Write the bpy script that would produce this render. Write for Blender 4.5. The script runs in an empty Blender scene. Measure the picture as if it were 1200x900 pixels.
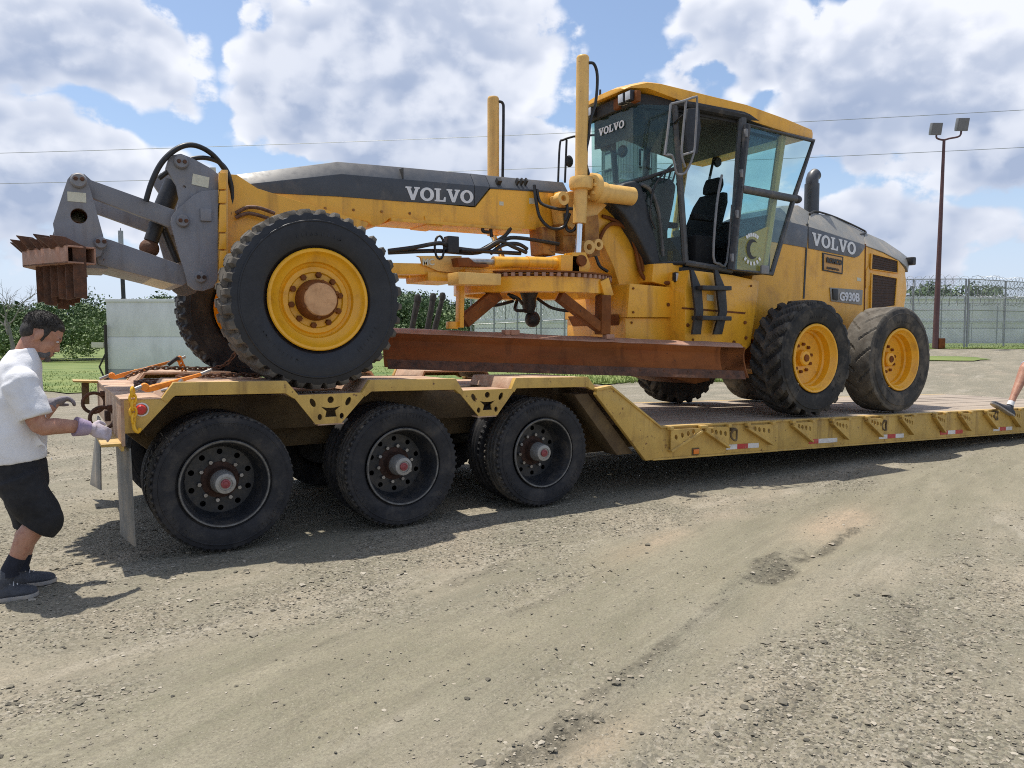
import bpy, bmesh, math, random
import numpy as np
from mathutils import Vector, Matrix
from mathutils.geometry import tessellate_polygon
R = math.radians
random.seed(7); rng = np.random.default_rng(7)
scene = bpy.context.scene
COL = scene.collection

# ------------------------------------------------------------------ camera
CAM = Vector((0.0, -5.5695, 1.5304)); YAW = R(31.779); PITCH = R(3.443); FPX = 880.4
FW = Vector((math.sin(YAW)*math.cos(PITCH), math.cos(YAW)*math.cos(PITCH), -math.sin(PITCH)))
RT = Vector((math.cos(YAW), -math.sin(YAW), 0.0)); UP = RT.cross(FW)
cam = bpy.data.cameras.new('camera'); cam.sensor_width = 36.0; cam.lens = 36.0*FPX/1200.0
cam.clip_start = 0.05; cam.clip_end = 5000
camo = bpy.data.objects.new('camera', cam); COL.objects.link(camo)
camo.location = CAM; camo.rotation_euler = (R(90)-PITCH, 0, -YAW); scene.camera = camo

# ------------------------------------------------------------------ light
scene.view_settings.view_transform = 'Standard'; scene.view_settings.look = 'None'
scene.view_settings.gamma = 1.0; scene.view_settings.exposure = 0.78
SUNV = Vector((0.12, -0.26, -1.0)).normalized()
sun = bpy.data.lights.new('sun', 'SUN'); sun.energy = 3.1; sun.angle = R(0.6); sun.color = (1.0, 0.95, 0.86)
suno = bpy.data.objects.new('sun', sun); COL.objects.link(suno)
suno.rotation_euler = SUNV.to_track_quat('-Z', 'Y').to_euler(); suno.location = (-3, 8, 20)
world = bpy.data.worlds.new('World'); scene.world = world; world.use_nodes = True

def build_world():
    nt = world.node_tree; nt.nodes.clear()
    def N(t, **k):
        n = nt.nodes.new(t)
        for a, b in k.items(): setattr(n, a, b)
        return n
    def L(a, b): nt.links.new(a, b)
    def math_(op, a, b=None, c=None, clamp=False):
        n = N('ShaderNodeMath', operation=op); n.use_clamp = clamp
        for i, v in enumerate((a, b, c)):
            if v is None: continue
            if isinstance(v, (int, float)): n.inputs[i].default_value = v
            else: L(v, n.inputs[i])
        return n.outputs[0]
    def mapr(v, a, b, c, d, smooth=True):
        n = N('ShaderNodeMapRange', interpolation_type='SMOOTHSTEP' if smooth else 'LINEAR'); n.clamp = True
        L(v, n.inputs['Value'])
        for k, x in zip(('From Min', 'From Max', 'To Min', 'To Max'), (a, b, c, d)): n.inputs[k].default_value = x
        return n.outputs['Result']
    tc = N('ShaderNodeTexCoord'); sep = N('ShaderNodeSeparateXYZ'); L(tc.outputs['Generated'], sep.inputs[0])
    az0 = math_('ARCTAN2', sep.outputs[0], sep.outputs[1]); el0 = math_('ARCSINE', sep.outputs[2])
    # cloud banks laid out over the whole sky as (azimuth, elevation, width, height), degrees
    banks = []
    def bank(px, py, rx, ry, w=1.0):
        az = YAW + math.atan((px-600)/FPX); el = math.atan((397-py)/FPX*math.cos(math.atan((px-600)/FPX)))
        banks.append((az, el, rx/FPX, ry/FPX, w))
    for b in [(60, 55, 170, 62, 1.0), (30, 195, 190, 80, 1.0), (150, 250, 190, 60, .55), (470, 80, 210, 110, 1.1), (560, 185, 190, 55, .9),
              (890, 62, 100, 58, 1.05), (1120, 115, 200, 105, 1.15), (1010, 275, 300, 55, .7), (420, 250, 300, 60, .5),
              (820, 190, 170, 50, .55), (1000, 170, 170, 70, .8), (330, 8, 110, 34, .6)]: bank(*b)
    def field(az, el):
        cmb = N('ShaderNodeCombineXYZ'); L(math_('MULTIPLY', az, 1.0), cmb.inputs[0]); L(math_('MULTIPLY', el, 1.35), cmb.inputs[1])
        cmb.inputs[2].default_value = 4.2
        wn = N('ShaderNodeTexNoise', noise_dimensions='2D'); wn.inputs['Scale'].default_value = 5.0; wn.inputs['Detail'].default_value = 3; L(cmb.outputs[0], wn.inputs['Vector'])
        ws = N('ShaderNodeSeparateColor'); L(wn.outputs['Color'], ws.inputs[0])
        azw = math_('MULTIPLY_ADD', ws.outputs[0], .22, math_('ADD', az, -.11)); elw = math_('MULTIPLY_ADD', ws.outputs[1], .14, math_('ADD', el, -.07))
        tot = None; num = None; den = None
        pw = N('ShaderNodeCombineXYZ'); L(azw, pw.inputs[0]); L(elw, pw.inputs[1])
        for (a, e, w, h, amp) in banks:
            ma = N('ShaderNodeVectorMath', operation='MULTIPLY_ADD'); L(pw.outputs[0], ma.inputs[0])
            ma.inputs[1].default_value = (1/w, 1/h, 0); ma.inputs[2].default_value = (-a/w, -e/h, 0)
            dt = N('ShaderNodeVectorMath', operation='DOT_PRODUCT'); L(ma.outputs[0], dt.inputs[0]); L(ma.outputs[0], dt.inputs[1])
            b = math_('MULTIPLY', math_('EXPONENT', math_('MULTIPLY', dt.outputs['Value'], -1.0)), amp)
            tot = b if tot is None else math_('MAXIMUM', tot, b)
            sp = N('ShaderNodeSeparateXYZ'); L(ma.outputs[0], sp.inputs[0])
            num = math_('MULTIPLY', b, sp.outputs[1]) if num is None else math_('MULTIPLY_ADD', b, sp.outputs[1], num); den = b if den is None else math_('ADD', den, b)
        wlow = math_('DIVIDE', num, math_('ADD', den, .12))
        ln = N('ShaderNodeTexNoise', noise_dimensions='2D'); ln.inputs['Scale'].default_value = 2.6; ln.inputs['Detail'].default_value = 2; L(cmb.outputs[0], ln.inputs['Vector'])
        rest = mapr(ln.outputs['Fac'], .38, .64, 0, 1.05)        # the same broken cumulus all round
        out_ = math_('MAXIMUM', mapr(math_('ABSOLUTE', math_('SUBTRACT', az, YAW)), R(36), R(46), 0, 1), mapr(el, R(26), R(33), 0, 1))
        tot = math_('MAXIMUM', tot, math_('MULTIPLY', rest, out_))
        def billow(dx, dy, det):
            sh = N('ShaderNodeVectorMath', operation='ADD'); L(cmb.outputs[0], sh.inputs[0]); sh.inputs[1].default_value = (dx, dy, 0)
            n1 = N('ShaderNodeTexNoise', noise_dimensions='2D'); n1.inputs['Scale'].default_value = 5.0; n1.inputs['Detail'].default_value = det
            n1.inputs['Roughness'].default_value = .57; L(sh.outputs[0], n1.inputs['Vector'])
            v1 = N('ShaderNodeTexVoronoi', voronoi_dimensions='2D', feature='F1'); v1.inputs['Scale'].default_value = 24
            mixv = N('ShaderNodeVectorMath', operation='MULTIPLY_ADD'); L(n1.outputs['Fac'], mixv.inputs[0]); mixv.inputs[1].default_value = (.10, .10, 0); L(sh.outputs[0], mixv.inputs[2])
            L(mixv.outputs[0], v1.inputs['Vector'])
            return math_('ADD', math_('MULTIPLY', math_('SUBTRACT', n1.outputs['Fac'], .5), 1.05), math_('MULTIPLY', math_('SUBTRACT', .5, v1.outputs['Distance']), .18))
        return math_('ADD', tot, billow(0, 0, 8)), math_('ADD', tot, billow(-.012, .046, 4)), wlow
    f0, f1, wlow = field(az0, el0)
    cover = mapr(f0, .41, .53, 0, 1)
    grad = mapr(math_('SUBTRACT', f0, f1), -.20, .22, 0, 1)
    thin = mapr(f0, .44, .80, 1, 0)
    lit = math_('ADD', math_('ADD', math_('MULTIPLY', grad, .50), math_('MULTIPLY', mapr(wlow, -.9, .8, 0, 1), .56)), math_('MULTIPLY', thin, .34))
    lit = mapr(lit, .30, 1.0, 0, 1, False)
    sky = N('ShaderNodeTexSky', sky_type='NISHITA'); sky.sun_disc = False
    d = -SUNV; sky.sun_elevation = math.asin(d.z); sky.sun_rotation = math.atan2(d.x, d.y)
    sky.air_density = 1.0; sky.dust_density = 1.2; sky.ozone_density = 2.0
    cr = N('ShaderNodeMix', data_type='RGBA'); L(lit, cr.inputs[0])
    cr.inputs[6].default_value = (2.5, 3.0, 4.1, 1); cr.inputs[7].default_value = (5.9, 6.05, 6.5, 1)
    hz = mapr(el0, 0.0, .26, .80, .05)                       # thin bright haze veil low down
    hm = N('ShaderNodeMix', data_type='RGBA'); L(hz, hm.inputs[0]); L(sky.outputs[0], hm.inputs[6]); hm.inputs[7].default_value = (4.1, 4.75, 6.1, 1)
    mx = N('ShaderNodeMix', data_type='RGBA'); L(math_('MULTIPLY', cover, .96), mx.inputs[0]); L(hm.outputs[2], mx.inputs[6]); L(cr.outputs[2], mx.inputs[7])
    bg = N('ShaderNodeBackground'); bg.inputs['Strength'].default_value = 0.095; L(mx.outputs[2], bg.inputs['Color'])
    out = N('ShaderNodeOutputWorld'); L(bg.outputs[0], out.inputs['Surface'])
build_world()
world.cycles.sampling_method = 'MANUAL'; world.cycles.sample_map_resolution = 512
scene.cycles.max_bounces = 8; scene.cycles.diffuse_bounces = 3; scene.cycles.glossy_bounces = 3; scene.cycles.transparent_max_bounces = 12
scene.cycles.use_denoising = False; scene.cycles.filter_width = 1.05; scene.cycles.sample_clamp_indirect = 6.0
scene.cycles.caustics_reflective = False; scene.cycles.caustics_refractive = False

# ------------------------------------------------------------------ measuring helpers (photo pixel -> place on a known plane)
def ray(px, py): return FW + RT*((px-600)/FPX) + UP*((450-py)/FPX)
def at(px, py, Y):
    r = ray(px, py); t = (Y-CAM.y)/r.y; return CAM + r*t
def xz(pts, Y): return [(p.x, p.z) for p in (at(a, b, Y) for a, b in pts)]
def along(px, depth, py=None, z=None):
    """point at a given depth along the view axis under pixel column px, at height z"""
    h = Vector((FW.x, FW.y, 0)).normalized(); p = Vector((CAM.x, CAM.y, 0)) + h*depth + RT*((px-600)/FPX*depth)
    p.z = z if z is not None else CAM.z + (397-py)/FPX*depth
    return p

# ------------------------------------------------------------------ materials
def srgb(r, g, b):
    f = lambda c: (c/255/12.92) if c/255 <= .04045 else ((c/255+.055)/1.055)**2.4
    return (f(r), f(g), f(b))
MATS = {}
def pm(name, base, rough=.5, metal=0.0, var=.18, vscale=4.0, dirt=None, rust=None, bump=None, coat=0.0, stretch=(1, 1, 1), spec=.5, streak=None, chips=None, ledge=0.0):
    """painted / worn procedural surface. dirt=(colour, amount, scale), rust=(colour, threshold, scale), bump=(scale, strength)"""
    m = bpy.data.materials.new(name); m.use_nodes = True; nt = m.node_tree; b = nt.nodes['Principled BSDF']
    N = nt.nodes.new; L = nt.links.new
    geo = N('ShaderNodeNewGeometry'); mp = N('ShaderNodeMapping'); mp.inputs['Scale'].default_value = stretch; L(geo.outputs['Position'], mp.inputs[0])
    def noise(sc, det=6, ro=.6, dis=0):
        n = N('ShaderNodeTexNoise'); n.inputs['Scale'].default_value = sc; n.inputs['Detail'].default_value = det
        n.inputs['Roughness'].default_value = ro; n.inputs['Distortion'].default_value = dis; L(mp.outputs[0], n.inputs['Vector']); return n.outputs['Fac']
    def ramp(v, a, c, lo, hi):
        n = N('ShaderNodeMapRange'); n.inputs[1].default_value = a; n.inputs[2].default_value = c; n.inputs[3].default_value = lo; n.inputs[4].default_value = hi; L(v, n.inputs[0]); return n.outputs[0]
    def mix(f, c1, c2):
        n = N('ShaderNodeMix'); n.data_type = 'RGBA'; L(f, n.inputs[0])
        for i, c in ((6, c1), (7, c2)):
            if isinstance(c, tuple): n.inputs[i].default_value = (*c, 1)
            else: L(c, n.inputs[i])
        return n.outputs[2]
    lo = tuple(max(0, c*(1-var)) for c in base); hi = tuple(min(1, c*(1+var)) for c in base)
    c = mix(ramp(noise(vscale), .3, .7, 0, 1), lo, hi)
    rg = ramp(noise(vscale*5), .3, .7, max(.02, rough-.1), min(1, rough+.12))
    if dirt:
        dc, da, ds = dirt; f = ramp(noise(ds, 8, .68, .4), .62-da*.5, .82-da*.3, 0, min(1, .35+da)); c = mix(f, c, dc)
    def noise2(sc, stv, det=6, ro=.6):
        m2 = N('ShaderNodeMapping'); m2.inputs['Scale'].default_value = stv; L(geo.outputs['Position'], m2.inputs[0])
        n = N('ShaderNodeTexNoise'); n.inputs['Scale'].default_value = sc; n.inputs['Detail'].default_value = det; n.inputs['Roughness'].default_value = ro; L(m2.outputs[0], n.inputs['Vector']); return n.outputs['Fac']
    if streak:                                       # run-off stains down upright faces
        c = mix(ramp(noise2(streak[1], (1, 1, .10)), .54, .74, 0, streak[2]), c, streak[0])
    if chips:                                        # small sharp chips of bare metal
        c = mix(ramp(noise2(chips[1], (1, 1, 1), 4, .75), chips[2], chips[2]+.025, 0, .9), c, chips[0])
    if rust:
        rc, rt_, rs = rust; f = ramp(noise(rs, 10, .72, .2), rt_, rt_+.07, 0, 1); c = mix(f, c, rc)
    if ledge:                                        # settled dust on faces that look up
        sx = N('ShaderNodeSeparateXYZ'); L(geo.outputs['Normal'], sx.inputs[0]); mm = N('ShaderNodeMath'); mm.operation = 'MULTIPLY'
        L(ramp(sx.outputs[2], .55, .95, 0, ledge), mm.inputs[0]); L(ramp(noise(vscale*3), .3, .7, .4, 1.2), mm.inputs[1]); c = mix(mm.outputs[0], c, srgb(182, 164, 140))
    L(c, b.inputs['Base Color']); L(rg, b.inputs['Roughness']); b.inputs['Metallic'].default_value = metal
    b.inputs['Coat Weight'].default_value = coat; b.inputs['Coat Roughness'].default_value = .15; b.inputs['Specular IOR Level'].default_value = spec
    if bump:
        bn = N('ShaderNodeBump'); bn.inputs['Strength'].default_value = bump[1]; bn.inputs['Distance'].default_value = .02
        L(noise(bump[0], 6, .65), bn.inputs['Height']); L(bn.outputs[0], b.inputs['Normal'])
    MATS[name] = m; return m
DUST = srgb(176, 160, 138)
pm('yellow', (.86, .425, .030), .38, var=.07, vscale=2.2, dirt=(srgb(160, 108, 50), .20, 3.4), bump=(60, .04), coat=.2, streak=(srgb(120, 78, 34), 7, .55), chips=((.12, .06, .035), 26, .70), ledge=0.30)
pm('yellow_pale', (.80, .485, .14), .45, var=.10, vscale=3, dirt=(srgb(180, 136, 78), .24, 4), bump=(60, .04), streak=(srgb(130, 90, 46), 8, .45), chips=((.14, .07, .035), 24, .69), ledge=0.25)
pm('rim_yellow', (.84, .41, .016), .36, var=.08, vscale=5, dirt=(srgb(150, 96, 36), .18, 6), coat=.2, chips=((.10, .055, .03), 34, .70))
pm('hub_faded', (.62, .34, .16), .6, var=.12, vscale=9, dirt=(srgb(150, 100, 60), .3, 12))
pm('charcoal', (.052, .058, .068), .42, var=.15, vscale=3, dirt=(srgb(120, 112, 102), .16, 4), coat=.08, ledge=0.35)
pm('charcoal_soft', (.028, .031, .036), .6, var=.2, vscale=5, dirt=(srgb(110, 104, 95), .12, 6))
pm('hood_grey', (.225, .22, .20), .45, var=.1, vscale=3, dirt=(DUST, .3, 3))
pm('band_grey', (.115, .125, .145), .45, var=.1, vscale=3, dirt=(DUST, .15, 3))
pm('lift_grey', (.20, .20, .215), .45, var=.12, vscale=4, dirt=(srgb(150, 140, 128), .22, 5), bump=(40, .06), streak=(srgb(92, 80, 70), 9, .55), chips=((.10, .045, .025), 22, .68), ledge=0.35)
pm('yellow_dirty', (.46, .22, .04), .6, var=.25, vscale=4, dirt=(srgb(112, 62, 30), .5, 5), rust=((.12, .05, .02), .6, 8), bump=(50, .15))
pm('tread_dust', (.135, .122, .104), .9, var=.35, vscale=7, dirt=(srgb(70, 64, 58), .4, 9), bump=(90, .2), spec=.2)
pm('tread_dark', (.048, .046, .044), .7, var=.4, vscale=6, dirt=(srgb(120, 110, 96), .3, 8), bump=(90, .2), spec=.25)
pm('rust', (.085, .038, .020), .75, var=.5, vscale=9, dirt=(srgb(120, 74, 46), .34, 12), bump=(45, .5), streak=(srgb(40, 24, 16), 12, .6))
pm('blade', (.20, .062, .014), .68, var=.5, vscale=1.3, dirt=(srgb(124, 58, 20), .34, 2.2), bump=(30, .2), stretch=(.5, .5, 1.6), streak=(srgb(44, 22, 10), 5, .6), chips=((.04, .016, .010), 18, .66), spec=.2)
pm('blade_lip', (.36, .20, .135), .62, var=.22, vscale=5, dirt=(srgb(150, 90, 60), .3, 8), bump=(40, .2))
pm('brown_frame', (.20, .068, .016), .68, var=.35, vscale=5, dirt=(srgb(92, 46, 20), .4, 6), bump=(40, .2), spec=.25, chips=((.06, .025, .012), 20, .66))
pm('trailer_yellow', (.56, .36, .088), .55, var=.14, vscale=2.5, dirt=(srgb(140, 108, 58), .26, 4), bump=(50, .16), streak=(srgb(96, 64, 34), 7, .65), chips=((.15, .065, .03), 13, .645), ledge=0.35)
pm('trailer_top', (.52, .37, .26), .72, var=.25, vscale=4, dirt=(srgb(150, 108, 82), .45, 5), rust=((.20, .10, .06), .60, 6), bump=(40, .2))
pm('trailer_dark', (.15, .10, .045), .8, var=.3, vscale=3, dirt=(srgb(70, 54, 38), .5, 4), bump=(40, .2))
pm('black_steel', (.018, .018, .02), .5, var=.3, vscale=6, dirt=(srgb(96, 86, 74), .22, 7), bump=(50, .08), ledge=0.35)
pm('rubber', (.021, .021, .024), .68, var=.3, vscale=5, dirt=(srgb(92, 86, 78), .24, 5), bump=(90, .12), spec=.35)
pm('rubber_dark', (.014, .015, .019), .46, var=.25, vscale=4, dirt=(srgb(60, 58, 58), .2, 5), bump=(90, .1), spec=.45)
pm('rubber_dusty', (.030, .029, .028), .78, var=.3, vscale=5, dirt=(srgb(120, 110, 96), .28, 4.5), bump=(90, .15), spec=.3)
pm('rubber_worn', (.050, .047, .044), .82, var=.3, vscale=5, dirt=(srgb(136, 124, 108), .34, 4), bump=(90, .15), spec=.3)
pm('hose', (.012, .012, .013), .45, var=.2, vscale=9, dirt=(srgb(90, 84, 76), .15, 20))
pm('wheel_paint', (.022, .024, .028), .45, var=.2, vscale=8, dirt=(srgb(92, 84, 74), .3, 8), rust=((.10, .04, .02), .68, 16))
pm('rim_edge', (.17, .165, .155), .5, metal=.4, var=.25, vscale=14, dirt=(srgb(60, 56, 52), .4, 20))
pm('hub_rust', (.075, .034, .022), .75, var=.4, vscale=18, dirt=(srgb(44, 36, 32), .5, 24), bump=(60, .2))
pm('hub_alloy', (.33, .32, .30), .5, metal=.35, var=.25, vscale=20, dirt=(srgb(90, 80, 70), .3, 20))
pm('red_cap', (.26, .05, .055), .45, var=.3, vscale=40, dirt=(srgb(110, 70, 64), .3, 40))
pm('steel', (.34, .33, .32), .4, metal=.7, var=.2, vscale=12, dirt=(srgb(96, 78, 60), .3, 20))
pm('chrome', (.75, .76, .78), .12, metal=1.0, var=.04, vscale=6)
pm('red_lens', (.50, .03, .025), .25, var=.12, vscale=30)
pm('amber_lens', (.75, .20, .02), .25, var=.12, vscale=30)
pm('tape_red', (.48, .03, .03), .4, var=.15, vscale=20, dirt=(DUST, .2, 14))
pm('tape_white', (.70, .68, .66), .4, var=.1, vscale=20, dirt=(DUST, .3, 14))
pm('letter_white', (.72, .72, .72), .45, var=.06, vscale=20)
pm('letter_black', (.03, .028, .025), .5, var=.1, vscale=20)
pm('sticker_cream', (.62, .60, .47), .6, var=.1, vscale=20, dirt=(srgb(150, 140, 120), .25, 20))
pm('sticker_orange', (.62, .33, .10), .5, var=.08, vscale=20)
pm('chain_rust', (.13, .075, .05), .6, metal=.35, var=.4, vscale=30, dirt=(srgb(140, 104, 84), .4, 30))
pm('binder_orange', (.80, .26, .02), .45, var=.12, vscale=14, dirt=(srgb(120, 70, 30), .2, 18))
pm('binder_yellow', (.80, .44, .02), .4, var=.12, vscale=14)
pm('plank', (.31, .25, .195), .85, var=.35, vscale=3.5, dirt=(srgb(160, 148, 132), .45, 4), bump=(14, .4), stretch=(.22, 5, 5))
pm('grille', (.050, .030, .022), .7, var=.25, vscale=16, dirt=(srgb(92, 62, 46), .35, 18))
pm('skin', (.42, .215, .140), .5, var=.16, vscale=16, dirt=(srgb(142, 78, 60), .3, 26), bump=(220, .18))
pm('skin_pale', (.55, .33, .24), .5, var=.1, vscale=14, bump=(160, .06))
pm('hair', (.020, .016, .013), .6, var=.5, vscale=90, dirt=(srgb(80, 72, 66), .25, 90), bump=(260, .4))
pm('hair_grey', (.10, .09, .085), .6, var=.4, vscale=80, bump=(140, .5))
pm('shirt', (.74, .74, .76), .85, var=.06, vscale=5, dirt=(srgb(190, 186, 184), .22, 6), bump=(9, .35))
pm('shorts_black', (.012, .012, .014), .85, var=.4, vscale=6, bump=(12, .4))
pm('sock', (.014, .016, .026), .9, var=.3, vscale=30, bump=(120, .2))
pm('sock_white', (.70, .70, .70), .9, var=.1, vscale=30, bump=(120, .2))
pm('shoe_grey', (.062, .066, .078), .75, var=.25, vscale=24, bump=(120, .3))
pm('shoe_sole', (.33, .31, .29), .8, var=.2, vscale=18, dirt=(DUST, .4, 18))
pm('glove', (.52, .46, .52), .85, var=.18, vscale=16, dirt=(srgb(150, 128, 112), .35, 16), bump=(60, .2))
pm('glove_cuff', (.30, .23, .34), .85, var=.2, vscale=22, dirt=(srgb(178, 160, 170), .35, 16), bump=(60, .2))
pm('denim', (.30, .38, .55), .85, var=.15, vscale=14, bump=(60, .2))
pm('webbing', (.22, .20, .22), .85, var=.25, vscale=16, bump=(90, .25))
pm('concrete_white', (.72, .72, .71), .8, var=.07, vscale=.8, dirt=(srgb(168, 168, 164), .3, .9), bump=(9, .08), stretch=(1, 1, .35))
pm('concrete_grey', (.36, .37, .36), .85, var=.12, vscale=1, bump=(9, .1))
pm('wall_panel', (.84, .82, .80), .7, var=.06, vscale=.25, dirt=(srgb(150, 150, 150), .25, .3))
pm('metal_clad', (.36, .38, .36), .55, metal=.2, var=.1, vscale=.4, dirt=(srgb(130, 128, 120), .3, .6))
pm('galvanised', (.30, .31, .32), .5, metal=.5, var=.12, vscale=6)
pm('pole_red', (.10, .045, .045), .6, var=.2, vscale=2, dirt=(srgb(120, 84, 76), .25, 3))
pm('lamp_grey', (.16, .16, .165), .5, var=.1, vscale=4)
pm('lamp_glass', (.55, .57, .60), .2, var=.05, vscale=4)
pm('post_wood', (.040, .034, .029), .9, var=.4, vscale=8, dirt=(srgb(110, 102, 92), .18, 10), bump=(30, .4), stretch=(3, 3, .5))
pm('dead_wood', (.20, .18, .165), .9, var=.25, vscale=6)
pm('bark', (.07, .055, .045), .9, var=.3, vscale=5, bump=(20, .4))
pm('cab_trim', (.030, .030, .031), .7, var=.15, vscale=6, dirt=(srgb(120, 110, 100), .15, 8))
pm('cab_liner', (.06, .06, .054), .9, var=.1, vscale=5)
pm('frame_dark', (.075, .076, .078), .5, var=.2, vscale=5, dirt=(srgb(140, 128, 114), .22, 7), ledge=0.30)
pm('guard_tube', (.21, .21, .215), .5, var=.2, vscale=9, dirt=(srgb(140, 128, 114), .25, 12))
pm('seat_cloth', (.010, .010, .011), .9, var=.3, vscale=8, bump=(60, .2))
pm('mud_flap', (.17, .17, .16), .7, var=.22, vscale=6, dirt=(DUST, .4, 6), bump=(30, .1), stretch=(1, 1, .5))

def glass(name, tint, refl=1.0, rough=.02):
    m = bpy.data.materials.new(name); m.use_nodes = True; nt = m.node_tree; nt.nodes.clear(); N = nt.nodes.new; L = nt.links.new
    t = N('ShaderNodeBsdfTransparent'); t.inputs[0].default_value = (*tint, 1)
    g = N('ShaderNodeBsdfGlossy'); g.inputs['Roughness'].default_value = rough; g.inputs[0].default_value = (.95, .97, 1, 1)
    fr = N('ShaderNodeFresnel'); gg = N('ShaderNodeNewGeometry'); im = N('ShaderNodeMapRange'); im.inputs[3].default_value = 1.5; im.inputs[4].default_value = 1/1.5; L(gg.outputs['Backfacing'], im.inputs[0]); L(im.outputs[0], fr.inputs[0])
    mu = N('ShaderNodeMath'); mu.operation = 'MULTIPLY'; mu.inputs[1].default_value = refl; L(fr.outputs[0], mu.inputs[0])
    nz = N('ShaderNodeTexNoise'); nz.inputs['Scale'].default_value = 3.5; nz.inputs['Detail'].default_value = 7
    mr = N('ShaderNodeMapRange'); mr.inputs[1].default_value = .45; mr.inputs[2].default_value = .8; mr.inputs[3].default_value = .0; mr.inputs[4].default_value = .025
    L(nz.outputs['Fac'], mr.inputs[0])
    d = N('ShaderNodeBsdfDiffuse'); d.inputs[0].default_value = (.45, .43, .39, 1)
    m0 = N('ShaderNodeMixShader'); L(mr.outputs[0], m0.inputs[0]); L(t.outputs[0], m0.inputs[1]); L(d.outputs[0], m0.inputs[2])
    mx = N('ShaderNodeMixShader'); L(mu.outputs[0], mx.inputs[0]); L(m0.outputs[0], mx.inputs[1]); L(g.outputs[0], mx.inputs[2])
    o = N('ShaderNodeOutputMaterial'); L(mx.outputs[0], o.inputs[0]); MATS[name] = m; return m
glass('glass', (.82, .93, .92), .75); glass('glass_dark', (.80, .90, .87), .55)

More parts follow.
